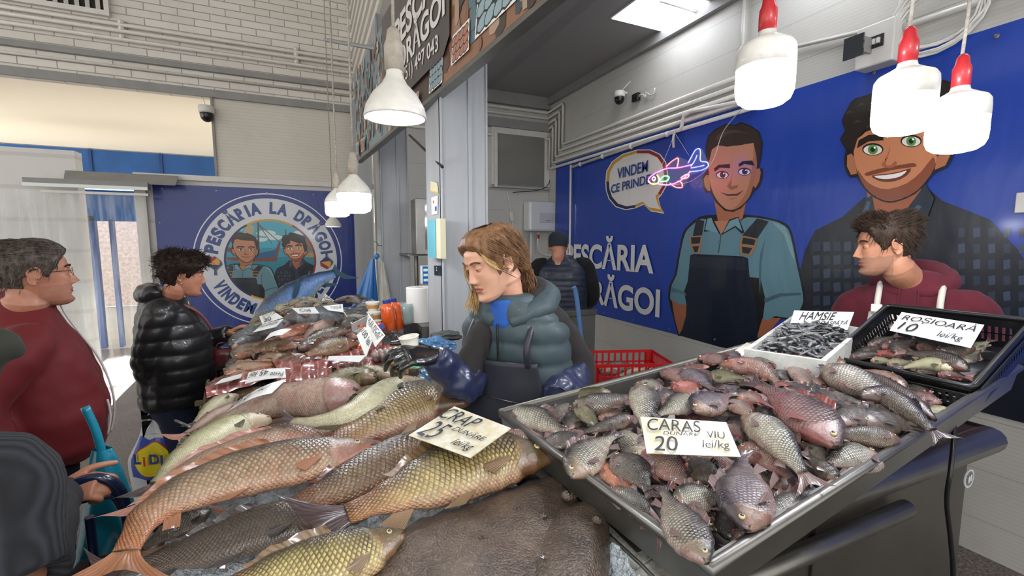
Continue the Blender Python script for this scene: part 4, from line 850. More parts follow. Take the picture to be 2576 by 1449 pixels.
T1 = [
 # lower ones first
 ('B', (130, 500, 280, 480, 440, 440), 160, 'grey', 'crucian', 'u', -.02, 'dark fish at the back rim of the tray'),
 ('A', (460, 830, 590, 870, 740, 940), 170, 'grey', 'crucian', 'u', -.02, 'dull grey fish under the large perch-like one'),
 ('A', (1120, 1120, 960, 1090, 800, 1080), 150, 'grey', 'crucian', 'u', -.02, 'dark fish half hidden beside the left rim'),
 ('A', (880, 700, 880, 540, 1010, 400), 210, 'silver', 'crucian', 'l', -.01, 'silvery fish standing on its tail near the back-left rim'),
 ('A', (975, 790, 1080, 650, 1160, 480), 230, 'grey', 'crucian', 'l', -.005, 'grey fish with red-ringed eye looking at the camera'),
 ('A', (1430, 640, 1590, 590, 1790, 560), 150, 'pink', 'crucian', 'u', -.01, 'bright red fish between two dark slim ones'),
 ('C', (390, 190, 520, 310, 650, 450), 170, 'pink', 'crucian', 'r', -.01, 'small pink fish hugging the left rim'),
 ('B', (1900, 290, 2030, 310, 2180, 400), 130, 'grey', 'crucian', 'u', -.01, 'dark shiny fish in front of the paper card scrap'),
 ('B', (1700, 470, 1830, 520, 1980, 570), 100, 'grey', 'crucian', 'u', -.01, 'dark slim fish under the bent pink one'),
 ('B', (1160, 980, 1280, 1000, 1420, 1010), 130, 'silver', 'crucian', 'u', -.01, 'small scaly fish above the crucian price card'),
 ('B', (700, 1060, 880, 1050, 1050, 1090), 130, 'pink', 'crucian', 'u', -.02, 'pink fish peeping over the crucian price card'),
 ('B', (1720, 930, 1860, 1010, 2060, 1160), 210, 'grey', 'crucian', 'u', -.02, 'brown fish below the big pink-flanked one'),
 ('B', (1130, 600, 1260, 640, 1420, 720), 170, 'purple', 'crucian', 'u', -.01, 'purplish grey fish in the middle of the heap'),
 ('B', (850, 400, 960, 470, 1060, 590), 150, 'purple', 'crucian', 'u', -.01, 'violet tinted fish behind the grey gaping one'),
 ('B', (290, 860, 480, 770, 720, 740), 220, 'grey', 'crucian', 'u', -.01, 'grey striped fish behind the silvery one pointing right'),
 ('B', (1480, 500, 1640, 550, 1860, 610), 120, 'pink', 'crucian', 'u', -.005, 'pink fish behind the olive-yellow one'),
 ('B', (1010, 350, 850, 360, 580, 365), 80, 'pink', 'crucian', 'u', 0, 'slim pink fish along the back rim with ringed eye'),
 ('B', (1560, 270, 1480, 200, 1420, 130), 120, 'pink', 'crucian', 'r', -.01, 'reddish fish under the folded white card'),
 ('D', (-10, 330, 80, 400, 200, 500), 140, 'grey', 'crucian', 'r', -.01, 'dark fish left of the upright pink one'),
 ('D', (330, 600, 520, 600, 720, 600), 140, 'grey', 'crucian', 'u', -.01, 'glossy black-backed fish behind the big-eyed one'),
 ('D', (430, 520, 600, 500, 760, 540), 120, 'pink', 'crucian', 'u', -.01, 'rosy fish tucked under the long brown ones'),
 ('D', (430, 740, 500, 750, 640, 780), 110, 'pink', 'crucian', 'u', -.02, 'pale pink belly left of the big-eyed fish'),
 ('D', (660, 950, 720, 960, 800, 1040), 130, 'pink', 'crucian', 'u', -.02, 'red belly under the big-eyed fish'),
 ('D', (1660, 1240, 1420, 1120, 1200, 1080), 150, 'grey', 'crucian', 'u', -.03, 'shaded fish at the front-right rim'),
 ('D', (2120, 820, 1980, 840, 1800, 850), 110, 'pale', 'crucian', 'u', -.01, 'pale flat fish beside the cable at the right end'),
 ('D', (2010, 740, 1830, 690, 1620, 590), 230, 'pink', 'crucian', 'u', -.015, 'dull rosy brown fish under the black crate'),
 ('D', (150, 1180, 330, 1160, 560, 1230), 120, 'pink', 'crucian', 'u', -.01, 'pink fish under the head of the big red-bellied one'),
 ('E', (1000, 240, 1150, 300, 1300, 440), 230, 'silver', 'crucian', 'u', -.01, 'dark silvery fish right of the long silver one'),
 ('E', (1380, 660, 1240, 530, 1080, 380), 160, 'grey', 'slim', 'r', 0, 'slim grey fish sliding down to the front rim'),
 ('E', (330, 180, 420, 210, 600, 250), 120, 'pale', 'crucian', 'u', -.01, 'small beige fish right of the crucian price card'),
 ('E', (700, 700, 850, 680, 1000, 640), 170, 'pink', 'crucian', 'u', -.04, 'shaded red fish under the long dark tail fin'),
 ('E', (150, 1120, 60, 1060, -60, 950), 220, 'pink', 'crucian', 'u', -.03, 'raw red belly below the fish that faces the camera'),
 ('E', (350, 1280, 230, 1120, 130, 930), 220, 'grey', 'crucian', 'l', -.02, 'grey fish propped upright at the front rim'),
 ('E', (620, 1090, 430, 1190, 230, 1330), 200, 'pink', 'crucian', 'u', .0, 'pale pink belly at the near front rim'),
 ('C', (1570, 70, 1790, 200, 2090, 350), 260, 'darkcarp', 'crucian', 'u', -.01, 'brown glossy fish below the crucian price card'),
 ('C', (1640, -20, 1940, 50, 2250, 110), 180, 'pink', 'crucian', 'u', -.005, 'bright red fish just below the crucian price card'),
 ('C', (1170, 200, 1280, 250, 1420, 360), 160, 'grey', 'crucian', 'u', -.02, 'speckled brown fish in the middle of the near heap'),
 ('B', (1700, 330, 1850, 290, 2000, 250), 170, 'grey', 'crucian', 'u', .02, 'dull scaly fish propped against the foam box front'),
 ('B', (2229, 220, 2080, 210, 1930, 190), 160, 'pink', 'crucian', 'u', .025, 'rosy brown fish leaning on the foam box'),
 ('D', (60, 190, 150, 170, 300, 150), 130, 'darkcarp', 'crucian', 'u', .02, 'dark brown fish between the foam box and the black crate'),
 # upper layer
 ('A', (110, 530, 500, 640, 960, 840), 300, 'silver', 'crucian', 'u', .0, 'large pale perch-like fish resting its head on the left corner'),
 ('A', (1570, 270, 1200, 310, 880, 350), 140, 'olive', 'slim', 'u', .0, 'olive fish with black tail by the back rim'),
 ('A', (1090, 450, 1450, 440, 1890, 320), 210, 'grey', 'slim', 'u', .015, 'long brown-grey fish near the back-left rim'),
 ('A', (1130, 460, 1270, 610, 1430, 760), 170, 'olive', 'slim', 'r', .01, 'slim bronze fish leaning down to the dark one'),
 ('B', (0, 600, 180, 590, 400, 680), 110, 'silver', 'crucian', 'u', .005, 'small silvery fish with its tail up on the back rim'),
 ('A', (2030, 180, 2050, 430, 2080, 800), 400, 'silver', 'crucian', 'r', .01, 'broad rosy silver fish with its head up, left of the crucian card'),
 ('A', (1880, 620, 1600, 720, 1240, 810), 160, 'grey', 'slim', 'u', .02, 'slim black-brown fish lying across the near-left heap'),
 ('A', (680, 990, 930, 940, 1290, 890), 200, 'grey', 'crucian', 'u', .0, 'olive-grey fish with snout at the left rim'),
 ('A', (2000, 1170, 1850, 960, 1700, 750), 340, 'silver', 'crucian', 'l', .0, 'silver fish with its eye beside the crucian price card'),
 ('A', (1060, 1420, 1330, 1110, 1620, 880), 430, 'silver', 'crucian', 'u', .02, 'brightest broad silver fish against the left rim'),
 ('C', (540, 90, 760, 290, 1000, 500), 220, 'red', 'crucian', 'r', .0, 'salmon pink fish lying belly up near the left rim'),
 ('C', (1080, -60, 1330, 130, 1580, 340), 340, 'pink', 'crucian', 'r', .005, 'red-breasted fish under the left end of the crucian card'),
 ('C', (700, 0, 920, 170, 1110, 400), 330, 'grey', 'crucian', 'r', .015, 'grey scaled fish with black wet tail pointing at the camera'),
 ('C', (650, 430, 960, 600, 1230, 900), 240, 'grey', 'slim', 'r', .0, 'dark fish lying along the left rim'),
 ('C', (1440, 560, 1730, 510, 2020, 440), 340, 'silver', 'crucian', 'u', .0, 'silver fish pointing left behind the nearest one'),
 ('C', (1800, 1250, 1540, 880, 1320, 440), 440, 'silver', 'crucian', 'r', .04, 'nearest large-scaled fish with its head in the front corner'),
 ('B', (890, 240, 1040, 240, 1220, 300), 190, 'pink', 'crucian', 'u', .015, 'small rosy fish with bright cheek by the back rim'),
 ('B', (1200, 230, 1330, 200, 1470, 220), 190, 'purple', 'crucian', 'u', .015, 'violet sheened fish left of the folded white card'),
 ('B', (440, 400, 560, 480, 690, 600), 230, 'pink', 'crucian', 'u', .01, 'pink-grey fish at the back-left of the heap'),
 ('B', (1215, 330, 1560, 350, 1780, 420, 1975, 560), 160, 'pink', 'slim', 'u', .02, 'long bent pink fish in front of the folded white card'),
 ('B', (510, 610, 690, 650, 890, 740), 160, 'red', 'crucian', 'u', .01, 'peach coloured fish with its head to the left'),
 ('B', (650, 410, 840, 520, 1060, 650), 200, 'purple', 'crucian', 'u', .02, 'lilac grey fish with gaping pale mouth'),
 ('B', (1010, 490, 1240, 490, 1500, 500), 150, 'olive', 'crucian', 'u', .02, 'olive-yellow fish lying straight across the top'),
 ('B', (810, 780, 590, 910, 330, 1010), 300, 'silver', 'crucian', 'u', .015, 'silver-green fish pointing right above the crucian card'),
 ('B', (1270, 830, 1450, 930, 1650, 1060), 180, 'pink', 'crucian', 'r', .01, 'pale rosy fish right of the violet round one'),
 ('B', (1420, 780, 1600, 790, 1800, 850), 230, 'pink', 'crucian', 'u', .02, 'fish with wide open dark mouth in the centre of the heap'),
 ('B', (830, 960, 1070, 850, 1280, 740), 340, 'purple', 'crucian', 'u', .03, 'round violet-backed fish with orange belly on top of the heap'),
 ('B', (1270, 1180, 1400, 1250, 1510, 1350), 220, 'pink', 'crucian', 'u', .0, 'reddish fish at the right end of the crucian card'),
 ('D', (190, 180, 340, 240, 510, 310), 150, 'red', 'crucian', 'u', .01, 'orange-pink fish near the front corner of the black crate'),
 ('D', (830, 280, 690, 240, 520, 230), 140, 'pink', 'crucian', 'u', .01, 'speckled rosy fish touching the crate rim'),
 ('D', (380, 530, 280, 400, 170, 250), 170, 'pink', 'crucian', 'r', .01, 'upright bright pink fish with shiny flank'),
 ('D', (400, 690, 200, 590, -60, 540), 250, 'grey', 'crucian', 'u', .01, 'grey-backed fish with red gill pointing right'),
 ('D', (1560, 570, 1270, 420, 1000, 350), 120, 'pink', 'slim', 'u', .01, 'slim pink fish along the edge of the black crate'),
 ('D', (610, 350, 850, 450, 1100, 560, 1430, 740), 240, 'silver', 'slim', 'u', .02, 'long brown scaled fish with its head up to the left'),
 ('D', (1890, 910, 1450, 590, 1050, 390, 660, 310), 110, 'darkcarp', 'slim', 'u', .035, 'very long black fish curving beside the crate'),
 ('D', (530, 810, 760, 700, 1040, 740), 290, 'darkcarp', 'crucian', 'u', .03, 'big-eyed olive fish with orange belly, head to the left'),
 ('D', (1060, 680, 1300, 680, 1550, 810, 1900, 1060), 190, 'darkcarp', 'slim', 'u', .035, 'black glistening fish whose tail hangs over the front rim'),
 ('D', (1110, 1000, 1400, 970, 1760, 1050), 270, 'darkcarp', 'crucian', 'u', .02, 'rosy-headed bronze fish at the front-right rim'),
 ('D', (760, 1010, 1020, 890, 1420, 860), 220, 'grey', 'crucian', 'u', .025, 'smooth grey fish with small eye, head to the lower left'),
 ('D', (1470, 1190, 1080, 1150, 700, 1120), 170, 'grey', 'slim', 'u', .02, 'long slate grey fish pointing at the front rim'),
 ('D', (690, 1230, 330, 880, 40, 660, -200, 540), 380, 'pink', 'crucian', 'u', .03, 'largest red-bellied fish with staring eye lying diagonally'),
 ('E', (1800, 360, 1540, 410, 1300, 460), 340, 'silver', 'crucian', 'u', .0, 'white-silver fish with coarse scales at the front rim'),
 ('E', (340, 300, 620, 380, 880, 600), 270, 'pink', 'crucian', 'u', .0, 'rosy silver fish behind the one facing the camera'),
 ('E', (700, 1030, 880, 880, 1120, 740), 230, 'grey', 'crucian', 'u', .0, 'dull grey fish lying along the front rim'),
 ('E', (410, -20, 600, 100, 800, 300, 1000, 530), 290, 'silver', 'slim', 'r', .03, 'long silver-scaled fish with dark red tail at the front rim'),
 ('E', (430, 1130, 420, 760, 370, 400), 520, 'purple', 'crucian', 'l', .035, 'broad lilac-silver fish facing the camera with open mouth'),
]
for s_ in T1: lay(s_[:7] + (s_[7] + (', in the steel tray' if 'tray' not in s_[7] and len(s_[7].split()) < 13 else ''),), onheap, 'crucian_carp', 'crucian carp heaped in the steel tray')
rs = random.Random(5)
for k in range(64):   # lower layer seen through the gaps; its dark kinds colour in the shade there
    u = (k % 16 + .5 + rs.uniform(-.3, .3)) / 16; v = (k // 16 + .5 + rs.uniform(-.25, .25)) / 4
    c = B0 + (C0 - B0) * (.02 + u * .91) + (A0 - B0) * (.12 + v * .76) + V((.04, 0, 0)) - TN * .042 + TN * .045 * mound(u, v)
    an = rs.uniform(0, 6.28); d = V((math.cos(an), math.sin(an), 0)); 
    if u < .1 or u > .93 or v < .2 or v > .8: d = ((C0 - B0) if .1 < u < .93 else (A0 - B0)).normalized() * rs.choice((1, -1))
    L = rs.uniform(.15, .2)
    fish('crucian_carp', 'fish of the lower layer showing through gaps in the tray heap', 'fish', 'lower layer of the tray heap', [c - d * L / 2, c, c + d * L / 2], L * .38, (TN + V((rs.uniform(-.3, .3), rs.uniform(-.3, .1), 0))).normalized(), rs.choice(('darkcarp', 'grey', 'darkcarp', 'grey')), 'crucian', rs.choice((1, -1)), n=18, m_=12, fins=0, tailf=.7)
# ================================================================ long fish stall on the left
ZB = 1.03
stall = thing('fish_stall', 'long steel stall bed carrying the large carp, fillets and sea fish', 'stall', (0, 2, 0))
xl, xr2 = -.37, .5
MB().bx((xl, .2, ZB - .04), (xr2, 3.9, ZB)).build('bed', M_steel, stall)
mb = MB(); mb.bx((xl - .012, .2, ZB - .06), (xl, 3.9, ZB + .035)); mb.bx((xr2, 1.25, ZB - .06), (xr2 + .012, 3.9, ZB + .05)); mb.bx((xl, 3.9, ZB - .06), (xr2, 3.912, ZB + .05)); mb.build('edge_strip', mat('white_edge', '#c4c2bc', .35, var=.2, vscale=8), stall)
MB().bx((xl + .03, .25, .25), (xr2 - .03, 3.85, ZB - .06)).build('side_panels', mat('stall_panel', '#55534f', .5, var=.25, vscale=3), stall)
for x in (xl + .05, xr2 - .05):
    for y in (.35, 2.0, 3.8): MB().bx((x - .02, y - .02, 0), (x + .02, y + .02, .3)).build('leg', M_steel, stall)
m_ice = mat('crushed_ice', '#dfe6ea', .12, coat=.6, bump=1, bscale=110, bdist=.02, var=.25, vscale=60, col2=(.55, .62, .66))
def iceh(x, y): return .035 * noise.noise(V((x * 6, y * 6, 3))) + .012 * noise.noise(V((x * 45, y * 45, 1))) + .012 * noise.noise(V((x * 90, y * 90, 7)))
o = MB().grid(lambda u, v: V((xl + .005 + (xr2 - xl - .01) * u, .22 + 3.6 * v, ZB + .002 + (.03 + iceh(u * .9, v * 3.6)) * (min(1, 8 * u, 8 * (1 - u))) + .09 * max(0, v - .45) * min(1, 6 * u, 6 * (1 - u)))), 90, 300).build('crushed_ice', m_ice, smooth=False)
tag(o, 'crushed ice spread under the fish on the long stall', 'ice', kind='stuff')
# ice and white slabs between the turbots and the steel tray
a = at_z(1560, 1400, 1.09)
o = MB().grid(lambda u, v: V((.43 + .13 * u, .33 + .42 * v, 1.045 + .035 * min(1, 5 * u, 5 * (1 - u), 5 * v, 5 * (1 - v)) + 1.4 * iceh(u * .2 + 4, v * .5) * min(1, 4 * u, 4 * (1 - u), 5 * v))), 60, 200).build('crushed_ice', m_ice)
tag(o, 'heap of crushed ice beside the smaller turbot at the bottom edge', 'ice', kind='stuff')
m_slab = mat('speckled_slab', '#c9c7be', .3, coat=.3, var=.4, vscale=70, col2=(.3, .29, .24))
def on_z(P, z): return [at_z(x, y, z) for x, y in P]
for k, (P, lab) in enumerate((([(1520, 1290), (1648, 1398), (1608, 1425), (1492, 1335)], 'longer white speckled slab between the turbot and the steel tray'), ([(1612, 1425), (1650, 1400), (1698, 1440), (1750, 1500), (1640, 1500), (1570, 1460)], 'nearer white speckled slab at the bottom edge beside the tray corner'))):
    tag(MB().poly(on_z(P, 1.08), (0, 0, -.02)).build('slab', m_slab, bevel=.002), lab, 'slab', 'speckled slabs beside the steel tray')
tag(MB().tube(on_z([(1500, 1350), (1528, 1342), (1612, 1420), (1640, 1449), (1700, 1520)], 1.082), .004, 8).build('steel_edging', M_steel, smooth=True), 'thin steel edging strip along the ice heap', 'edging')
# ---- large fish laid by eye
def onbed(px, py, lift): return at_z(px, py, 1.13 + lift)
CR['G'] = (250, 960, 2.963); CR['H'] = (900, 960, 2.963); CR['J'] = (500, 720, 3.8133); CR['K'] = (560, 730, 6.3); CR['L'] = (480, 880, 4.83); CR['M'] = (820, 700, 5.571)
S1 = [
 ('G', (1980, 1010, 1500, 1060, 1000, 1140, 300, 1300), 200, 'browncarp', 'carp', 'u', -.055, 'shaded carp below the long orange-tailed one'),
 ('G', (1750, 1010, 1300, 1080, 850, 1230, 180, 1400), 330, 'darkcarp', 'carp', 'u', -.01, 'dark brown carp second from the bottom edge'),
 ('G', (820, 960, 640, 1060, 480, 1150, 330, 1240), 260, 'darkcarp', 'carp', 'u', -.05, 'dim grey-brown carp whose flank shows under the orange tail'),
 ('G', (2250, 1140, 1850, 1330, 1350, 1450, 700, 1650), 420, 'goldcarp', 'carp', 'u', .015, 'golden carp cut off by the bottom edge, left of the turbot'),
 ('H', (900, 560, 520, 520, 150, 660, -250, 850, -700, 1010), 310, 'browncarp', 'carp', 'u', .0, 'dark bronze carp lying under the carp price card'),
 ('G', (1900, 340, 1450, 440, 1000, 560, 650, 690, 420, 880), 230, 'pinkcarp', 'carp', 'u', .01, 'rosy carp lying belly up behind the long orange-tailed one'),
 ('G', (2050, 480, 1700, 560, 1200, 660, 700, 820, 400, 990, 300, 1110, 210, 1250), 340, 'orangecarp', 'carp', 'u', .03, 'long carp with orange tail sweeping down to the bottom left'),
 ('H', (820, 150, 480, 150, 100, 330, -250, 520), 400, 'goldcarp', 'carp', 'u', .025, 'big gold-scaled carp with red head, above the carp price card'),
 ('H', (1440, 560, 1000, 590, 500, 780, -60, 980), 470, 'goldcarp', 'carp', 'u', .035, 'most prominent gold-scaled carp resting on the turbot'),
 ('L', (950, 860, 600, 950, 250, 1150, -150, 1400, -400, 1620), 300, 'pale', 'slim', 'u', .0, 'pale olive pike-perch with its head under the dark tail fan'),
 ('J', (2180, 925, 1900, 990, 1500, 1220, 1150, 1300, 920, 1290), 200, 'pale', 'slim', 'u', .06, 'long creamy fish curving down to a spread black tail fan'),
 ('J', (1530, 1075, 1100, 1090, 700, 1130, 300, 1290, -50, 1420), 250, 'catfish', 'cat', 'u', .0, 'big pink-bellied catfish under the salau price card'),
 ('L', (560, 560, 380, 640, 200, 770, 60, 880), 140, 'pale', 'slim', 'u', -.01, 'silvery fish at the stall edge left of the catfish'),
 ('L', (650, 640, 350, 780, 100, 920, -60, 1010), 110, 'catfish', 'slim', 'u', -.005, 'slim pinkish fish along the left edge of the catfish'),
 ('L', (560, 800, 300, 940, 50, 1100, -150, 1260), 120, 'catfish', 'slim', 'u', .0, 'narrow pink fish between catfish tail and pike-perch'),
 ('J', (1700, 890, 1500, 870, 1250, 920, 1060, 930), 130, 'olive', 'slim', 'u', .0, 'dark olive pike pointing right under the pale fish'),
 ('J', (1880, 870, 1650, 830, 1400, 830, 1250, 850), 90, 'pale', 'slim', 'u', .0, 'shiny pale fish with white streaks behind the pike'),
 ('J', (2100, 830, 1950, 820, 1780, 800, 1650, 810), 110, 'olive', 'slim', 'u', .005, 'yellowish fish with red gills beside the blue plastic bag'),
 ('J', (1840, 740, 1700, 750, 1500, 770, 1300, 800), 90, 'catfish', 'slim', 'u', .0, 'pinkish tail piece behind the striped pale fish'),
 ('J', (2050, 1100, 2120, 1140, 2200, 1190, 2260, 1230), 110, 'browncarp', 'carp', 'u', -.03, 'brown fish head behind the carp price card near the tray'),
]
UPV = V((0, 0, 1)); WSC[0] = 1.12; ESC[0] = .02
for s_ in S1: lay(s_, onbed, 'whole_fish' if s_[3] in ('pale', 'catfish', 'olive') else 'carp', 'large fish on the near half of the stall', hmax=.45, tilt=.35)
o = fish('carp', 'carp head with ringed eye peeping over the big gold carp beside the tray', 'fish', 'large fish on the near half of the stall', [at_z(1372, 1128, 1.175), at_z(1300, 1110, 1.17), at_z(1200, 1130, 1.15)], .075, V((-.3, -.8, .6)), 'pink', 'slim', 1, fins=0, tailf=0)
# ---- far half of the stall: pile rises towards the end
def onfar(px, py, lift):
    p = at_z(px, py, 1.16)
    for _ in range(6): p = at_z(px, py, 1.12 + .12 * min(1, max(0, (p.y - 1.5) / 1.6)) + lift)
    return p
S2 = [
 ('K', (50, 1340, 250, 1240, 500, 1200, 800, 1180), 130, 'orangecarp', 'carp', 'u', -.01, 'orange-fleshed carp lowest at the left edge of the far pile'),
 ('K', (560, 1120, 700, 1080, 900, 1040, 1060, 1000), 120, 'orangecarp', 'carp', 'u', -.01, 'reddish carp under the small gold carp of the far pile'),
 ('K', (1230, 1090, 1100, 1090, 950, 1120, 800, 1150), 130, 'browncarp', 'carp', 'u', -.01, 'tan scaled fish left of the brown-scaled carp'),
 ('K', (220, 1090, 350, 960, 500, 870, 700, 800), 170, 'orangecarp', 'carp', 'u', -.01, 'orange-bellied carp left of the small gold carp'),
 ('K', (100, 1240, 180, 1150, 300, 1080, 420, 1050), 90, 'darkcarp', 'slim', 'u', -.02, 'dark fish at the left edge of the far pile'),
 ('K', (1170, 900, 900, 880, 700, 920, 500, 990), 200, 'browncarp', 'carp', 'u', .02, 'small gold carp with bright cheek in the far pile'),
 ('K', (2120, 850, 1850, 880, 1550, 970, 1330, 1030), 230, 'browncarp', 'carp', 'u', .02, 'brown-scaled carp left of the fallen liver card'),
 ('K', (1200, 930, 1400, 870, 1600, 840, 1800, 800), 110, 'grey', 'slim', 'u', .0, 'grey fish between the grey mullet and brown-scaled carp'),
 ('K', (1980, 660, 1700, 690, 1400, 780, 1250, 830), 120, 'grey', 'slim', 'u', .02, 'striped grey mullet across the middle of the far pile'),
 ('K', (1500, 540, 1250, 620, 1000, 700, 850, 780), 150, 'red', 'carp', 'u', .01, 'bright red-bellied fish in the far pile'),
 ('K', (1840, 520, 1650, 560, 1450, 660, 1300, 760), 130, 'catfish', 'slim', 'u', .01, 'pinkish white fish right of the red-bellied one'),
 ('K', (2150, 490, 2020, 530, 1900, 590, 1790, 650), 140, 'darkcarp', 'slim', 'u', .02, 'black-headed fish pointing right at the foam box'),
 ('K', (2250, 570, 2100, 600, 1950, 640, 1830, 680), 80, 'red', 'slim', 'u', .0, 'pale red fish behind the black-headed one'),
 ('K', (2130, 760, 2050, 740, 1950, 720, 1800, 740), 110, 'pink', 'slim', 'u', -.005, 'rosy gutted fish beside the fallen liver card'),
 ('K', (1750, 790, 1500, 790, 1200, 850, 1000, 880), 80, 'grey', 'slim', 'u', -.01, 'thin dark fish under the grey mullet'),
 ('K', (990, 470, 1300, 450, 1600, 430, 1900, 480), 180, 'mackerel', 'slim', 'u', .0, 'large steel-grey bonito lying head left in the far pile'),
 ('K', (150, 890, 350, 780, 600, 660, 900, 560), 160, 'mackerel', 'slim', 'u', .0, 'long grey bonito hanging over the left stall edge'),
 ('K', (1040, 520, 850, 590, 650, 660, 500, 720), 130, 'mackerel', 'slim', 'u', .01, 'dark bonito under the palamida price card'),
 ('K', (330, 680, 430, 600, 560, 540, 680, 480), 60, 'olive', 'slim', 'u', .0, 'yellow-green fish beside the shopper\'s fingertips'),
 ('K', (440, 540, 560, 450, 700, 380, 860, 300), 60, 'olive', 'slim', 'u', .0, 'olive pike along the far left edge of the pile'),
 ('K', (280, 730, 360, 670, 440, 640, 520, 600), 50, 'red', 'slim', 'u', -.01, 'small reddish fish at the left stall edge'),
 ('K', (860, 320, 1000, 270, 1120, 260, 1250, 230), 70, 'pale', 'slim', 'u', .0, 'pale fish at the far end left of the white card'),
 ('K', (1060, 230, 1250, 180, 1400, 165, 1580, 200), 70, 'pale', 'slim', 'u', .02, 'pale fish on top of the far end of the pile'),
 ('K', (1150, 260, 1300, 230, 1450, 200, 1600, 195), 60, 'pale', 'slim', 'u', .01, 'mottled pale fish second from the top at the far end'),
 ('K', (950, 390, 1050, 350, 1180, 340, 1280, 340), 60, 'browncarp', 'slim', 'u', .0, 'golden-brown fish below the far white card'),
 ('K', (920, 350, 1050, 310, 1150, 300, 1230, 300), 50, 'pale', 'slim', 'u', .0, 'small beige fish above the golden-brown one'),
 ('K', (1440, 250, 1600, 230, 1750, 225, 1850, 240), 55, 'pale', 'slim', 'u', .005, 'cream fish between the two far white cards'),
 ('K', (1500, 310, 1620, 320, 1740, 340, 1840, 370), 45, 'mackerel', 'slim', 'u', .0, 'small mackerel left of the foam box'),
 ('K', (1560, 350, 1680, 370, 1780, 390, 1860, 430), 45, 'mackerel', 'slim', 'u', .0, 'dark small mackerel nearest the bonito'),
 ('K', (1480, 330, 1580, 290, 1680, 280, 1800, 310), 40, 'pale', 'slim', 'u', .0, 'thin silver fish above the small mackerels'),
 ('K', (1790, 180, 1950, 150, 2100, 160, 2180, 200), 90, 'darkcarp', 'carp', 'u', .03, 'dull brown fish behind the foam box at the far end'),
 ('K', (2120, 150, 2150, 140, 2220, 140, 2300, 150), 60, 'grey', 'carp', 'u', .02, 'grey fish at the far right corner of the pile'),
]
WSC[0] = 1.25; ESC[0] = .03
for s_ in S2: lay(s_, onfar, 'whole_fish', 'fish on the far half of the stall', hmax=.5, tilt=.5)
# filler fish below the visible ones, far half and near half
rs = random.Random(11)
for k in range(46):
    y = 1.6 + 2.2 * (k // 4 + .5) / 12; x = -.3 + .72 * (k % 4 + .5) / 4 + rs.uniform(-.05, .05)
    c = V((x, y, 1.055 + .1 * min(1, max(0, (y - 1.6) / 1.6)))); d = V((math.cos(.25 + rs.uniform(-.4, .4)), math.sin(.25 + rs.uniform(-.4, .4)), 0)); L = rs.uniform(.26, .34)
    fish('whole_fish', 'fish of the lower layer showing through gaps in the far pile', 'fish', 'lower layer of the far pile', [c - d * L / 2, c, c + d * L / 2], L * .3, V((0, -.4, 1)), rs.choice(('browncarp', 'orangecarp', 'grey', 'mackerel', 'red')), 'slim', rs.choice((1, -1)), n=18, m_=12, fins=1)
# ---- salmon-red fillets
m_fil = mat('red_fillet', '#9c4a44', .22, coat=.8); t = NT(m_fil); co = t.coord(); wv = t.n('TexWave'); wv.inputs['Scale'].default_value = 9; wv.inputs['Distortion'].default_value = 5; wv.inputs['Detail'].default_value = 2; t.l(co, wv.inputs[0])
t.color(t.mix(t.ramp(wv.outputs[0], [(.82, 0.0), (.99, .45)]), t.ramp(t.noise(co, 18, 4), [(.3, '#5f2a2a'), (.7, '#93504c')]), '#c9968c')); t.bump(wv.outputs[0], .3, .004)
def fillet(P, lab, z=1.13, th=.028):
    P = [at_z(x, y, z) for x, y in P]; n = len(P) // 2; up, dn = P[:n], P[n:][::-1]
    def f(u, v):
        i = min(int(u * (n - 1)), n - 2); k = u * (n - 1) - i; a = up[i].lerp(up[i + 1], k); b = dn[i].lerp(dn[i + 1], k)
        if v <= .5: w_ = v * 2; q = b.lerp(a, w_); return q + V((0, 0, th * math.sin(math.pi * w_) ** .45 + .003 * math.sin(u * 25)))
        w_ = (v - .5) * 2; q = a.lerp(b, w_); return q - V((0, 0, .012 * math.sin(math.pi * w_)))
    return tag(MB().grid(f, 40, 24).build('fish_fillet', m_fil, smooth=True), lab, 'fillet', 'raw red fish fillets on the stall')
fillet([(515, 985), (580, 950), (650, 930), (720, 915), (750, 905), (750, 930), (700, 945), (640, 965), (580, 985), (520, 1002)], 'longest red fillet reaching the left stall edge')
fillet([(680, 915), (760, 895), (830, 885), (905, 880), (905, 910), (840, 925), (770, 935), (700, 945)], 'thick red fillet right of the white Peste card', 1.145)
fillet([(800, 880), (850, 868), (900, 862), (965, 858), (960, 890), (900, 905), (850, 912), (800, 915)], 'folded red fillet below the foam ledge', 1.15)
fillet([(850, 925), (900, 915), (930, 905), (960, 900), (950, 925), (915, 938), (880, 945), (845, 950)], 'short red fillet next to the dark olive pike', 1.135)
fillet([(690, 950), (740, 940), (790, 932), (835, 925), (835, 955), (790, 965), (745, 975), (700, 978)], 'red fillet end peeping under the salau card', 1.125)
fillet([(905, 905), (960, 893), (1010, 887), (1065, 880), (1060, 895), (1010, 905), (960, 915), (915, 925)], 'flat pink tail fillet pointing at the woman in the apron', 1.13)
m_rib = mat('liver_meat', '#6b3a36', .25, coat=.7, var=.5, vscale=40, col2=(.35, .3, .28))
for k in range(6):
    c = onfar(945 + k * 13, 895 - k * 2, .02)
    tag(MB().sphere(c, (.016, .035, .03), 14, Matrix.Rotation(.3, 3, 'Z')).build('fish_slice', m_rib, smooth=True), 'thick raw slice of dark-skinned fish beside the yellow box', 'fish slice', 'row of cut fish slices')
    REG.append(bpy.context.scene.objects[-1]) if False else None
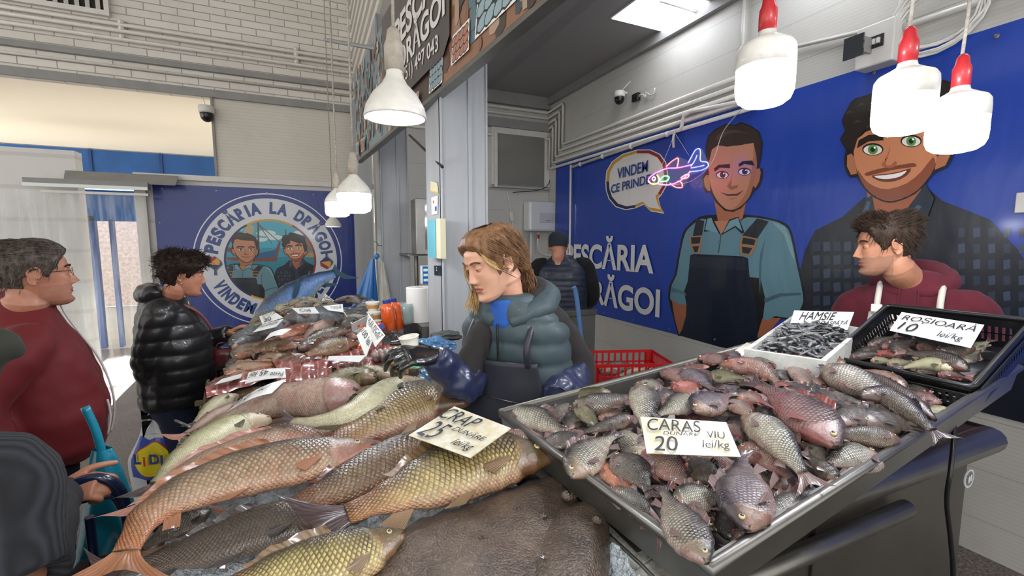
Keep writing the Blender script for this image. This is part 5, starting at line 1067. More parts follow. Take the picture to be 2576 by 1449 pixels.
# ---- turbots in the near right corner of the stall
m_tb = mat('turbot_skin', '#4a4038', .32, coat=.5); t = NT(m_tb); co = t.coord()
n1 = t.noise(co, 9, 5, .7); n2 = t.noise(co, 210, 4, .75); vo = t.n('TexVoronoi'); vo.inputs['Scale'].default_value = 220; t.l(co, vo.inputs[0])
c = t.ramp(n1, [(.3, '#2a2018'), (.5, '#483a2e'), (.72, '#665646')]); c = t.mix(t.ramp(n2, [(.54, 0.0), (.7, .6)]), c, '#9c8f82'); c = t.mix(t.ramp(t.noise(co, 26, 3), [(.62, 0.0), (.72, .6)]), c, '#2a211a')
t.color(c); h = t.math('ADD', t.math('MULTIPLY', n2, .6), t.math('MULTIPLY', vo.outputs[0], -.8)); bn = t.bump(h, 1.0, .0022); t.l(bn.outputs[0], t.b.inputs['Coat Normal']); t.b.inputs['Coat Roughness'].default_value = .12
def turbot(P, ctr, z, th, lab, eyes, mouth=None):
    O = catmull([at_z(x, y, z) for x, y in P], 6, True); c0 = at_z(*ctr, z); n = len(O)
    b = thing('turbot', lab, 'fish', c0, 'brown turbots at the bottom edge')
    mb = MB(); R_ = 22
    def pt(i, j):
        r = j / R_; q = c0.lerp(O[i % n], r); rip = .004 * math.sin(i * 1.9) * max(0, r - .8) * 5
        return q + V((0, 0, th * (1 - r ** 2.6) * (1 + .06 * noise.noise(q * 9)) + .01 * noise.noise(q * 14) * (1 - r) + rip))
    rg = [[pt(i, j) for i in range(n)] for j in range(1, R_ + 1)]; mb.rings(rg, cap=False); c_ = mb.vert(pt(0, 0)); i0 = 0
    for k in range(n): mb.face((c_, (k + 1) % n, k))
    rg = [[pt(i, R_) - V((0, 0, .012 * q)) - (pt(i, R_) - c0) * .04 * q for i in range(n)] for q in (0, 1)]; mb.rings(rg, cap=False)
    mb.build('body', m_tb, b, smooth=True, fix=True)
    for (ex, ey, r_) in eyes:
        p = at_z(ex, ey, z + th * .75); e = MB().sphere(p, (r_ * 1.6, r_ * 1.6, r_ * 1.2), 14); e.build('eye_socket', m_tb, b, smooth=True); e = MB().sphere(p + V((0, 0, r_ * .7)) - V((0, .3 * r_, 0)), (r_ * .8, r_ * .8, r_ * .8), 12); e.build('eye', m_pup, b, smooth=True)
    if mouth:
        q = [at_z(x, y, z + th * .12) for x, y in mouth]; MB().tube(catmull(q, 5), .0045, 8).build('lip', mat('lip_pale', '#7d7064', .3, coat=.5, var=.4, vscale=60), b, smooth=True)
    return b
turbot([(1462, 1262), (1500, 1262), (1528, 1290), (1534, 1360), (1532, 1450), (1500, 1600), (1400, 1700), (1300, 1500), (1380, 1300)], (1440, 1440), 1.112, .045, 'smaller dark turbot half under the big one, next to the ice', [(1503, 1308, .007)])
turbot([(1395, 1195), (1440, 1225), (1456, 1260), (1452, 1340), (1460, 1440), (1420, 1620), (1250, 1750), (1050, 1700), (900, 1560), (905, 1430), (985, 1345), (1100, 1290), (1200, 1262), (1290, 1225)], (1210, 1420), 1.11, .042, 'big brown turbot filling the bottom centre under the gold carp', [(1428, 1248, .009), (1365, 1298, .006)], [(1392, 1200), (1412, 1216), (1440, 1226), (1452, 1242), (1440, 1256)])
for (x, y) in ((1370, 1395), (1213, 1355), (1300, 1280)): tag(MB().sphere(at_z(x, y, 1.153), (.009, .009, .004), 12).build('ice_chip', mat('clear_ice', '#ffffff', .05, trans=1, ior=1.31), smooth=True), 'melting chip of ice lying on the brown turbot', 'ice chip', 'ice chips on the turbot'); REG.append(COL.objects[-1])
# ================================================================ people
def remesh(mb, vox, smooth=3):
    """union of overlapping shells as one continuous skin; returns a bmesh-free MB"""
    o = mb.build('tmp', [], fix=True); md = o.modifiers.new('r', 'REMESH'); md.mode = 'VOXEL'; md.voxel_size = vox
    if smooth: m2 = o.modifiers.new('s', 'SMOOTH'); m2.iterations = smooth; m2.factor = .5
    bpy.context.view_layer.update(); me = o.evaluated_get(bpy.context.evaluated_depsgraph_get()).to_mesh(); r = MB(); r.v = [v.co.copy() for v in me.vertices]
    r.f = [tuple(p.vertices) for p in me.polygons]; r.m = [0] * len(r.f); r.uv = [None] * len(r.f); nrm = [v.normal.copy() for v in me.vertices]
    d = o.data; bpy.data.objects.remove(o); bpy.data.meshes.remove(d); return r, nrm
def skin_mat(n, c, c2, rough=.45):
    m = mat(n, c, rough, sss=.12, coat=.08); t = NT(m); co = t.coord(); t.color(t.mix(t.ramp(t.noise(co, 16, 4, .6), [(.4, 0.0), (.7, .6)]), c, c2)); t.bump(t.noise(co, 260, 3), .12, .001); return m
HT = [(-.119, .070, .030, .014), (-.112, .084, .010, .028), (-.098, .091, -.015, .041), (-.078, .089, -.040, .051), (-.055, .090, -.062, .059), (-.035, .091, -.076, .065), (-.01, .089, -.088, .070), (.015, .086, -.096, .074), (.035, .090, -.101, .076), (.06, .086, -.101, .077), (.085, .072, -.094, .071), (.103, .052, -.078, .058), (.115, .028, -.052, .038), (.120, .002, -.022, .010)]
def h_at(z):
    z = min(max(z, HT[0][0]), HT[-1][0])
    for a, b in zip(HT, HT[1:]):
        if z <= b[0]: t = (z - a[0]) / (b[0] - a[0]); return [a[i] + (b[i] - a[i]) * t for i in (1, 2, 3)]
def hsurf(th, z, off=0):
    f, b, w_ = h_at(z); m_, d = (f + b) / 2, (f - b) / 2; s, c = math.sin(th), math.cos(th)
    return V(((w_ + off) * math.copysign(abs(s) ** .92, s), m_ + (d + off) * math.copysign(abs(c) ** .88, c), z + off * max(0, z) * 6))
def G(x, s): return math.exp(-(x / s) ** 2)
def face_d(x, z, nose=1.0):
    ax = abs(x); w_ = .0072 + .0065 * G(z + .032, .012)
    d = interp([(-.044, 0), (-.037, .010), (-.029, .025), (-.014, .019), (.002, .013), (.016, .008), (.03, .002), (.04, 0)], z) * G(x, w_) * nose
    d += .009 * G(ax - .0135, .0055) * G(z + .034, .006) - .012 * G(ax - .031, .014) * G(z - .012, .0105) + .005 * G(ax - .027, .02) * G(z - .033, .007)
    d += .004 * G(ax - .045, .018) * G(z + .014, .018) + .0065 * G(x, .019) * G(z + .0555, .0045) + .007 * G(x, .017) * G(z + .0675, .005) - .006 * G(x, .024) * G(z + .0615, .0022) - .004 * G(x, .02) * G(z + .08, .006) + .007 * G(x, .02) * G(z + .101, .011)
    return d
def make_head(nose=1.0, neck_to=(0, -.06, -.17), neck_r=.056, lids=.4, jaw=1.0):
    mb = MB(); rg = []
    for j in range(84):
        z = -.119 + .239 * j / 83; r_ = []
        for k in range(96):
            th = 2 * math.pi * k / 96; p = hsurf(th, z); c = math.cos(th)
            if z < -.03: p.x *= 1 + (jaw - 1) * min(1, (-.03 - z) / .05)
            if c > 0: p.y += face_d(p.x, z, nose) * min(1, c * 2.5)
            r_.append(p)
        rg.append(r_)
    mb.rings(rg)
    n = 24   # neck
    q = V(neck_to); N0 = V((0, -.03, -.03)); N1 = V((0, -.036, -.085)); mb.tube(catmull([N0, N1, N1.lerp(q, .55), q], 5), [.05, .052, .053, .054, .055, neck_r, neck_r, neck_r, neck_r, neck_r, neck_r, neck_r * 1.03, neck_r * 1.06, neck_r * 1.1, neck_r * 1.16, neck_r * 1.22], 28)
    for s in (-1, 1):   # ears, lids
        E = Matrix.Rotation(s * -.35, 3, 'Z') @ Matrix.Rotation(-.18, 3, 'X'); c = V((s * .077, -.012, .002))
        mb.sphere(c, (.006, .016, .028), 14, E)
        ol = [(.0, -.030), (.012, -.022), (.017, -.004), (.02, .014), (.014, .028), (0, .033), (-.012, .026), (-.016, .01), (-.012, -.004), (-.004, -.006)]
        mb.tube(catmull([c + E @ V((s * .007, -y, z)) for y, z in ol], 3), .0042, 7)
        mb.sphere(c + E @ V((s * .003, 0, -.028)), (.005, .008, .009), 8)
        ec = V((s * .031, .0725, .0125)); 
        for part in (1, -1):   # eyelids: two shells round the eyeball
            rr = .0136; r2 = []
            lo, hi = (lids * -12 + 6, 80) if part > 0 else (-80, -14 - lids * 10)
            for j in range(7):
                el = R(lo + (hi - lo) * j / 6); r2.append([ec + V((rr * math.cos(el) * math.sin(R(-100 + 200 * k / 16)), rr * math.cos(el) * math.cos(R(-100 + 200 * k / 16)), rr * math.sin(el))) for k in range(17)])
            r3 = [[ec + (p - ec) * .82 for p in r_] for r_ in r2][::-1]
            mb.rings([r2[i] + r3[len(r3) - 1 - i][::-1] for i in range(7)])
    return remesh(mb, .0026, 2)[0]
def hand(W, d, pn, ts, curl=.5, sz=1.0, spread=.15, thumb=.6, vox=.0042):
    """W wrist, d direction of the fingers, pn palm normal, ts towards the thumb"""
    W = V(W); d = V(d).normalized(); pn = V(pn); pn = (pn - d * pn.dot(d)).normalized(); sd = d.cross(pn).normalized(); sd = sd if sd.dot(V(ts)) > 0 else -sd
    mb = MB(); n = 14; rg = []
    for u, w_, h in ((-.05, .027, .021), (0, .028, .02), (.02, .034, .018), (.05, .041, .016), (.075, .042, .0145), (.092, .038, .011)):
        rg.append([W + d * u * sz + (sd * w_ * math.cos(6.2832 * k / n) + pn * h * math.sin(6.2832 * k / n)) * sz for k in range(n)])
    mb.rings(rg)
    for i, (o, L) in enumerate(((.03, .82), (.0105, .95), (-.0105, .88), (-.03, .7))):
        p = W + (d * .078 + sd * o) * sz; a = d + sd * (o * spread * 14); a.normalize(); ca = curl * (1.0 + .12 * i); pts = [p - a * .012 * sz, p]; ang = 0; q = p
        for seg, l in enumerate((.045, .029, .024)):
            ang += ca * (.75, 1.05, .7)[seg]; dr = a * math.cos(ang) + pn * math.sin(ang); q = q + dr * l * L * sz; pts.append(q)
        mb.tube(catmull(pts, 3), [.0098 * sz * (1 - .3 * j / (3 * 4)) for j in range(13)], 9); mb.sphere(pts[-1], .0072 * sz, 8)
    p = W + (d * .02 + sd * .03) * sz; a = (d * .72 + sd * .8 + pn * .3).normalized(); q = p + a * .04 * sz; a2 = (a + pn * thumb * .7 + d * .5).normalized(); q2 = q + a2 * .032 * sz; q3 = q2 + (a2 + pn * thumb * .4).normalized() * .026 * sz
    mb.tube(catmull([p - a * .02, p, q, q2, q3], 3), [.014 * sz - .006 * sz * j / 12 for j in range(13)], 9); mb.sphere(q3, .008 * sz, 8)
    return remesh(mb, vox, 2)[0]
def join(dst, src, mi=0, M=None):
    i0 = len(dst.v); dst.v.extend((M @ v if M else v) for v in src.v); dst.f.extend(tuple(i + i0 for i in f) for f in src.f); dst.m.extend([mi] * len(src.f)); dst.uv.extend(src.uv)
class Person:
    def __init__(s, label, xy, phi, group=None):
        s.b = V((xy[0], xy[1], 0)); s.phi = R(phi); s.root = thing('person', label, 'person', s.b, group)
        s.fd = V((math.cos(s.phi), math.sin(s.phi), 0)); s.sd = V((-s.fd.y, s.fd.x, 0)); s.body = MB()
    def W(s, f, l, z): return s.b + s.fd * f + s.sd * l + V((0, 0, z))
    def ring(s, z, hw_, hd, f0=0, l0=0, n=28, e=.85): return [s.W(f0 + hd * math.copysign(abs(math.cos(6.2832 * k / n)) ** e, math.cos(6.2832 * k / n)), l0 + hw_ * math.copysign(abs(math.sin(6.2832 * k / n)) ** e, math.sin(6.2832 * k / n)), z) for k in range(n)]
    def head(s, pos, phi, pitch=0, roll=0, sc_=1.0, skin=None, lip=None, stub=None, nbase=None, **kw):
        s.hm = Matrix.Translation(pos) @ Matrix.Rotation(R(phi) - math.pi / 2, 4, 'Z') @ Matrix.Rotation(R(-pitch), 4, 'X') @ Matrix.Rotation(R(roll), 4, 'Y') @ Matrix.Scale(sc_, 4)
        nbase = nbase if nbase is not None else V(pos) - s.hm.to_3x3() @ V((0, .045, 0)) * 1 + V((0, 0, -.165 * sc_)); nbase.z = pos.z - .165 * sc_
        h = make_head(neck_to=s.hm.inverted() @ nbase, **kw); i0 = len(s.body.f); cen = []
        for f in h.f:
            c = sum((h.v[i] for i in f), V((0, 0, 0))) / len(f); mi = 0
            if c.y > .06 and abs(c.x) < .027 and -.0735 + .0 < c.z < -.0505 and (abs(c.z + .0615) < .0115 * (1 - (abs(c.x) / .028) ** 2)): mi = 1
            elif stub and (c.z < -.035 + noise.noise(c * 60) * .008 and c.y > -.01 and not (abs(c.x) < .02 and c.z > -.045)) and c.z > -.125: mi = 2
            cen.append(mi)
        join(s.body, h, 0, s.hm); s.body.m[i0:] = cen; s.skins = [skin, lip or skin, stub or skin]
        for sx in (-1, 1):
            ec = V((sx * .031, .0725, .0125)); e = MB().sphere(ec, .0128, 16)
            e.cur = 1; e.lathe([(.0058, .0117), (.004, .0127), (.001, .013)], ec, V((kw.get('gaze', 0), 1, -.05 - .25 * kw.get('lids', .4))), 12); e.v = [s.hm @ v for v in e.v]
            e.build('eye', [mat('eye_white', '#d8d2c8', .15, coat=1), mat('eye_iris', '#2c1f18', .1, coat=1)], s.root, smooth=True)
    def brows(s, m, w_=.018, drop=0):
        mb = MB()
        for sx in (-1, 1):
            for k in range(46):
                u = k / 45; x = sx * (.014 + .034 * u); z = .031 + .007 * math.sin(u * 2.6) - .004 * u + drop; y = hsurf(math.asin(max(-1, min(1, x / .08))), z).y + face_d(x, z) + .0005
                p = V((x, y, z + random.uniform(-.002, .002))); mb.tube([p, p + V((sx * .006, .002, .003)), p + V((sx * .011, .0005, .0015))], [.0012, .001, .0003], 4)
        mb.v = [s.hm @ v for v in mb.v]; mb.build('eyebrows', m, s.root)
    def hair(s, line, off, m, flow, n=900, ln=.03, r=.0013, curl=0, bump=.003, name='hair', seed=1, top=None, lift=.35):
        rs = random.Random(seed); mb = MB()
        def hl(th): a = abs((math.degrees(th) + 180) % 360 - 180); return interp(line, a)
        def cap(u, v):
            th = 2 * math.pi * u; z0 = hl(th); z = z0 + (.1195 - z0) * math.sin(v * math.pi / 2); o = off * min(1, v * 5) ** .6
            p = hsurf(th, z, o * (1 if top is None else 1 + top * max(0, z / .12)) + .001); k = noise.noise(p * 45 + V((seed, 0, 0))) * bump * min(1, v * 4); d = V((p.x, p.y, p.z * .6)).normalized(); return p + d * k
        mb.grid(cap, 72, 26, closed_u=True)
        for i in range(n):
            th = rs.uniform(0, 2 * math.pi); v = rs.random() ** .7; p = cap(th / (2 * math.pi), v); q = [p]; d = V((p.x, p.y, p.z * .6 + .01)).normalized(); fl = V(flow(p, rs)); L = ln * rs.uniform(.6, 1.3); dr = (fl + d * lift).normalized()
            for j in range(4):
                q.append(q[-1] + dr * L / 4); dr = (dr + fl * .35 - d * (.12 if lift > .1 else .3) + (V((rs.uniform(-1, 1), rs.uniform(-1, 1), rs.uniform(-1, 1))) * curl)).normalized()
            mb.tube(q, [r, r, r * .9, r * .6, r * .15], 4, cap=False)
        mb.v = [s.hm @ v for v in mb.v]; return mb.build(name, m, s.root, smooth=True)
    def cloth(s, name, parts, m, vox=.011, wr=.006, ws=9, smooth=4, quilt=0, qd=.008, stretch=(1, 1, 1), label=None, qmask=None):
        mb = MB()
        for p in parts: p(mb)
        r, nr = remesh(mb, vox, smooth)
        for i, v in enumerate(r.v):
            q = V((v.x * stretch[0], v.y * stretch[1], v.z * stretch[2])); d = (noise.noise(q * ws) + .5 * noise.noise(q * ws * 2.3)) * wr
            if quilt:
                w_ = abs(math.sin(math.pi * (v.z + .012 * noise.noise(v * 5)) / quilt)); d += qd * (w_ ** .45 - .6)
            r.v[i] = v + nr[i] * d
        return r.build(name, m, s.root, smooth=True, label=label)
    def limb(s, pts, rad, n=12): return lambda mb: mb.tube(catmull(pts, 4), [interp(list(zip([i / (len(rad) - 1) for i in range(len(rad))], rad)), k / (4 * (len(pts) - 1))) for k in range(4 * (len(pts) - 1) + 1)], 14)
    def loft(s, tab): return lambda mb: mb.rings([s.ring(*t) for t in tab])
    def finish(s, torso=True, legs=True, waist=.95, hh=1.35):
        if torso: s.body.cur = 0; s.body.rings([s.ring(z, w_, d) for z, w_, d in ((waist - .2, .13, .09), (waist, .12, .085), (waist + .2, .14, .09), (hh - .1, .15, .09), (hh, .08, .07), (hh + .06, .05, .05))])
        return s.body.build('body', s.skins, s.root, smooth=True)
    def legs(s, m, hip=.92, w_=.1, d=.1, shoes=True):
        P = [s.loft([(hip - .12, .15, .12), (hip, .17, .125), (hip + .08, .16, .12)])]
        for sx in (-1, 1): P.append(s.limb([s.W(0, sx * .085, hip - .02), s.W(.01, sx * .09, hip * .5), s.W(-.01, sx * .09, .08)], [.1, .08, .065, .058]))
        s.cloth('trousers', P, m, .014, .006, 8)
        for sx in (-1, 1): MB().rings([s.ring(.0, .045, .13, .05, sx * .09, 16), s.ring(.04, .045, .13, .05, sx * .09, 16), s.ring(.075, .04, .09, .02, sx * .09, 16), s.ring(.11, .035, .045, -.02, sx * .09, 16)]).build('shoe', M_black, s.root, smooth=True)
def fabric(n, c=None, rough=.8, var=.15, bump=.15, coat=0, sheen=.04, bscale=300):
    if n in MATS: return MATS[n]
    m = mat(n, c, rough, coat=coat, var=var, vscale=7, bump=bump, bscale=bscale, bdist=.001); m.node_tree.nodes['Principled BSDF'].inputs['Sheen Weight'].default_value = sheen; return m
SK1 = skin_mat('skin_light', '#c99c82', '#b57a64'); SK2 = skin_mat('skin_ruddy', '#b98368', '#a0604c'); SK3 = skin_mat('skin_tan', '#b98468', '#9c6248'); LIP = mat('lips', '#9c5a50', .4, coat=.2); STB = skin_mat('stubble_skin', '#a0755f', '#7d5847')
def hair_mat(n, a=None, b=None, sc_=40):
    if n in MATS: return MATS[n]
    m = mat(n, a, .6, spec=.25); t = NT(m); t.color(t.ramp(t.noise(t.coord(), sc_, 4, .7, (1, 1, .3)), [(.3, a), (.7, b)])); return m
# ---- the woman in the apron
P = Person('woman in slate puffer vest and dark apron reaching over the fish stall', (.70, 1.50), 222)
hp = at_f(1238, 664, 1.55)
P.head(hp, 192, 20, 4, .98, skin=SK1, lip=LIP, lids=1.2, nose=.92, jaw=.93, neck_r=.048, nbase=P.W(.05, 0, 1))
P.brows(mat('brow_brown', '#6b4c38', .6))
HM = hair_mat('hair_brown', '#4a3222', '#8a6646')
ln1 = [(0, .078), (30, .07), (50, .045), (68, .0), (82, -.035), (95, .012), (110, -.005), (125, -.05), (180, -.075)]
def fl_w(p, rs): return V((p.x * 2 + (.35 if p.x > 0 else -.35), -.55 - p.y * 2, -.75)).normalized() * 1
P.hair(ln1, .015, HM, fl_w, 1500, .055, .001, .02, .004, seed=3, top=.3, lift=.05)
mb = MB(); rs = random.Random(4)   # gathered tail and loose blond strands
for k in range(160):
    a = V((rs.uniform(-.03, .03), -.1 + rs.uniform(-.01, .01), -.03 + rs.uniform(-.03, .03))); mb.tube(catmull([a, a + V((.0, -.03, -.03)), a + V((rs.uniform(-.02, .02), -.02, -.08)), a + V((rs.uniform(-.03, .03), 0, -.12))], 3), [.0014] * 9 + [.0004], 4)
mb.v = [P.hm @ v for v in mb.v]; mb.build('gathered_hair', HM, P.root, smooth=True)
mb = MB()
for k in range(120):
    a = V((.066 + rs.uniform(-.006, .004), .045 + rs.uniform(-.02, .03), .03 + rs.uniform(-.02, .01))); w_ = rs.uniform(-.012, .012); mb.tube(catmull([a, a + V((.012, -.006 + w_, -.05)), a + V((.006 + w_, -.012 + w_, -.1)), a + V((.016 + w_, .0 + w_, -.14 + w_ * 2)), a + V((-.012 + w_, .03 + w_ * 3, -.17 + w_ * 2))], 3), [.0013] * 12 + [.0003], 4)
mb.v = [P.hm @ v for v in mb.v]; mb.build('loose_strands', hair_mat('hair_blond', '#8a6a42', '#c9a872'), P.root, smooth=True, label='loose curly blond strands beside the far cheek'); mb = MB()
for k in range(22):
    a = V((-.066, .06 + rs.uniform(-.02, .012), .06 + rs.uniform(-.01, .01))); w_ = rs.uniform(-.005, .005); mb.tube(catmull([a, a + V((-.013, -.012 + w_, -.035)), a + V((-.014, -.035 + w_, -.06)), a + V((-.012, -.055 + w_, -.075))], 3), [.0012] * 9 + [.0003], 4)
mb.v = [P.hm @ v for v in mb.v]; mb.build('loose_fringe', hair_mat('hair_blond'), P.root, smooth=True)
e = MB().tube([P.hm @ V((-.085, -.006 + .006 * math.cos(k), -.034 + .008 * math.sin(k))) for k in [x * .5 for x in range(10)]], .0012, 6); e.build('earring', mat('silver', '#c9c4ba', .2, metal=1), P.root)
nb = hp + V((.06, .0, -.15))
wrist = at_f(1092, 895, 1.42); elb = at_f(1165, 968, 1.50); sh_r = at_f(1215, 842, 1.57); sh_l = at_f(1392, 812, 1.60); elb_l = at_f(1462, 935, 1.66); wr_l = at_f(1415, 985, 1.50)
HA = (at_f(1030, 893, 1.36) - wrist, V((.1, .55, -.8)), V((-.3, .3, .8)))
gl = hand(wrist, *HA, .62, 1.12, .1, .5)
join(P.body, hand(wrist, *HA, .62, .9, .1, .5), 0)
P.body.tube([sh_r, elb, wrist], [.04, .034, .026], 10).tube([sh_l, elb_l, wr_l], [.04, .034, .026], 10)
P.finish(hh=nb.z - .22, waist=.95)
gl.build('rubber_glove', mat('black_rubber', '#17181a', .22, coat=.7, bump=.3, bscale=40), P.root, smooth=True)
zt_ = nb.z + .03; bx_, by_ = .70, 1.50
M_vest = fabric('slate_nylon', '#36454a', .6, coat=.05); M_fleece = fabric('charcoal_fleece', '#262322', .95, bump=.5, bscale=180); M_apr = fabric('navy_apron', '#23242f', .55, coat=.1, bscale=90, bump=.25); M_slv = fabric('navy_nylon', '#232b4a', .4, coat=.3)
tor = [(.62, .2, .15, .0), (.8, .205, .155, 0), (.95, .2, .15, 0), (1.1, .2, .148, 0), (1.24, .21, .142, 0), (zt_ - .12, .205, .135, .015), (zt_ - .07, .175, .12, .03), (zt_ - .02, .12, .1, .045), (zt_ + .01, .095, .088, .05)]
P.cloth('puffer_vest', [P.loft(tor)], M_vest, .01, .006, 10, quilt=.075, qd=.011)
P.cloth('fleece_sleeves', [P.limb([sh_l + V((-.05, 0, .03)), sh_l, elb_l, wr_l], [.045, .06, .06, .055]), P.limb([sh_r + V((.06, 0, .02)), sh_r, elb], [.04, .05, .054])], M_fleece, .01, .01, 9)
P.cloth('nylon_oversleeve', [P.limb([elb + V((.03, .03, .03)), elb, wrist.lerp(elb, .4), wrist], [.068, .066, .055, .045])], M_slv, .008, .012, 16, label='shiny navy oversleeve on the reaching arm')
P.cloth('nylon_oversleeve', [P.limb([elb_l.lerp(wr_l, .25), wr_l, wr_l + (wr_l - elb_l).normalized() * .06], [.06, .066, .05])], M_slv, .008, .012, 16)
P.cloth('turtleneck', [lambda mb: mb.tube([nb + V((-.012, .0, .03)), nb + V((-.008, 0, .0)), nb + V((-.005, 0, -.05)), nb + V((.01, 0, -.1))], [.06, .063, .068, .06], 20)], fabric('blue_knit', '#1f4f9c', .8, bump=.4, bscale=120), .006, .003, 20, label='bright blue turtleneck')
def hoodr(mb):
    c = V((.675, 1.47, zt_ - .005)); pts = []
    for k in range(17):
        a = R(222 + 14 + (332) * k / 16); rr = .098 + .025 * math.sin(math.pi * k / 16); pts.append(c + V((rr * math.cos(a), rr * math.sin(a), -.075 + .085 * math.sin(math.pi * k / 16))))
    mb.tube(pts, [.03 + .028 * math.sin(math.pi * k / 16) for k in range(17)], 12)
P.cloth('hood', [hoodr], M_vest, .009, .008, 12)
def hoodi(mb):
    c = V((.678, 1.468, zt_ + .005)); pts = [c + V(((.09 + .01 * math.sin(math.pi * k / 16)) * math.cos(R(234 + 336 * k / 16)), (.09) * math.sin(R(234 + 336 * k / 16)), -.075 + .105 * math.sin(math.pi * k / 16))) for k in range(17)]
    mb.tube(pts, [.022 + .012 * math.sin(math.pi * k / 16) for k in range(17)], 12)
P.cloth('hood_lining', [hoodi], M_fleece, .008, .005, 12)
def surf(tab, l, z, off):
    for a, b in zip(tab, tab[1:]):
        if z <= b[0]:
            t = (z - a[0]) / (b[0] - a[0]); w_ = a[1] + (b[1] - a[1]) * t; d = a[2] + (b[2] - a[2]) * t; f0 = a[3] + (b[3] - a[3]) * t; break
    else: w_, d, f0 = tab[-1][1:4]
    x = max(-.99, min(.99, l / (w_ + off))); return f0 + (d + off) * (1 - abs(x) ** 2.35) ** .43
def bib(nm, tab, l0, l1, z0, z1, m, off=.022, top=None, nu=30, nv=40, w_=.004):
    def f(u, v):
        l = (l0 + (l1 - l0) * u) * (1 if top is None else 1 - (1 - top) * max(0, (v - .55) / .45)); z = z0 + (z1 - z0) * v
        return P.W(surf(tab, l, z, off) + w_ * noise.noise(V((l * 14, z * 9, 2))), l, z)
    mb = MB(); mb.grid(f, nu, nv); o = mb.build(nm, m, P.root, smooth=True, fix=False); md = o.modifiers.new('t', 'SOLIDIFY'); md.thickness = .003; md.offset = 1; return o
bib('apron', tor, -.185, .185, .62, zt_ - .21, M_apr, .024, .72)
for l in (-.115, .105): MB().tube(catmull([P.W(surf(tor, l, zt_ - .22, .026), l, zt_ - .22), P.W(surf(tor, l * 1.02, zt_ - .14, .03), l * 1.02, zt_ - .14), P.W(.02, l * .95, zt_ - .02), P.W(-.1, l * .8, zt_ - .07)], 5), .012, 8).build('apron_strap', M_apr, P.root, smooth=True)
MB().tube([P.W(surf(tor, -.09 + .018 * k, zt_ - .33, .03), -.09 + .018 * k, zt_ - .33 - .002 * k) for k in range(11)], .0022, 6).build('pocket_zip', M_black, P.root)
MB().tube([P.W(surf(tor, .0, z, .024), -.0, z) for z in [zt_ - .22 + .02 * k for k in range(8)]], .004, 6).build('vest_zip', M_black, P.root)
P.legs(fabric('black_trousers', '#1c1c20'), .86)
cup = at_f(1032, 868, 1.41)
cu = MB().lathe([(.022, -.03), (.028, .012), (.031, .026), (.0335, .028), (.031, .03), (.026, .012), (.018, -.022)], cup, (-.15, 0, 1), 24, cap=False).build('white_cup', mat('cream_plastic', '#d8d4c6', .35), smooth=True); tag(cu, 'small cream cup held in the black gloved hand', 'cup')
# ---- man in the dark red jacket
c0 = at_f(72, 950, 1.75)
P = Person('man in dark red jacket and thin glasses looking to the right', (c0.x, c0.y), 22)
hp = at_f(92, 694, 1.75)
P.head(hp, 28, -2, 0, 1.03, skin=SK2, lip=LIP, stub=skin_mat('shaven_skin', '#ae7b64', '#96604e'), lids=.6, nose=1.1, neck_r=.066, jaw=1.08, nbase=P.W(0.0, 0, 1))
P.brows(mat('brow_dark', '#3a2c22', .6))
HG = hair_mat('hair_greying', '#2a221c', '#6f655c', 60)
lnm = [(0, .075), (30, .07), (48, .055), (62, .025), (78, -.005), (95, .02), (112, .0), (130, -.05), (180, -.07)]
P.hair(lnm, .012, HG, lambda p, rs: V((p.x * 4, -.5 if p.z > .05 else -.3, -.1 if p.z > .06 else -.9)), 1500, .026, .0012, .1, .003, seed=8, top=.9)
gm = mat('gold_wire', '#8a6f4a', .25, metal=1); gz = MB()
for s_ in (-1, 1): gz.tube([P.hm @ V((s_ * .031 + .021 * math.cos(a * .5236), .098 - .004 * abs(math.cos(a * .5236)), .010 + .015 * math.sin(a * .5236))) for a in range(13)], .0008, 5); gz.tube([P.hm @ V(q) for q in ((s_ * .052, .094, .016), (s_ * .074, .05, .016), (s_ * .08, .0, .014), (s_ * .08, -.016, .0))], .0011, 5)
gz.tube([P.hm @ V(q) for q in ((-.01, .098, .012), (0, .104, .014), (.01, .098, .012))], .0008, 5); gz.build('glasses', gm, P.root)
P.finish(hh=hp.z - .26)
M_redj = fabric('dark_red_nylon', '#6b161c', .7, coat=.0, bscale=120, bump=.12); zn = hp.z - .115
torR = [(.82, .2, .165, .02), (.87, .235, .19, .03), (1.0, .25, .205, .035), (1.12, .245, .19, .03), (1.25, .24, .17, .015), (zn - .12, .22, .14, 0), (zn - .06, .17, .115, 0), (zn - .02, .115, .1, 0), (zn + .02, .09, .092, .0), (zn + .045, .082, .088, .008)]
shn = P.W(-.0, -.2, zn - .14); shf = P.W(0, .2, zn - .14)
P.cloth('jacket', [P.loft(torR), P.limb([shn + P.sd * .08, shn, P.W(-.12, -.27, 1.12), P.W(-.06, -.3, .86)], [.08, .085, .075, .055]), P.limb([shf - P.sd * .08, shf, P.W(-.03, .29, 1.1), P.W(.12, .27, .9)], [.08, .085, .075, .055])], M_redj, .012, .012, 7)
M_pip = mat('white_piping', '#c9c4c0', .5)
MB().tube(catmull([P.W(surf(torR, 0, z, .012), .0, z) for z in (.86, .94, 1.05, 1.2, zn - .12, zn - .05, zn + .02)], 4), .0045, 8).build('front_zip', M_pip, P.root, smooth=True)
MB().tube(catmull([P.W(surf(torR, -.15, z, .012) , -.15 - .0 * z, z) for z in (.9, .98, 1.05)], 4), .004, 8).build('pocket_zip', M_pip, P.root, smooth=True)
MB().tube(catmull([P.W(.03 - .1 * math.sin(a), -.1 * math.cos(a) * 1.1, zn - .035 + .0 * a) for a in (-.3, 0, .4, .8, 1.2)], 4), .003, 8).build('collar_piping', M_pip, P.root, smooth=True)
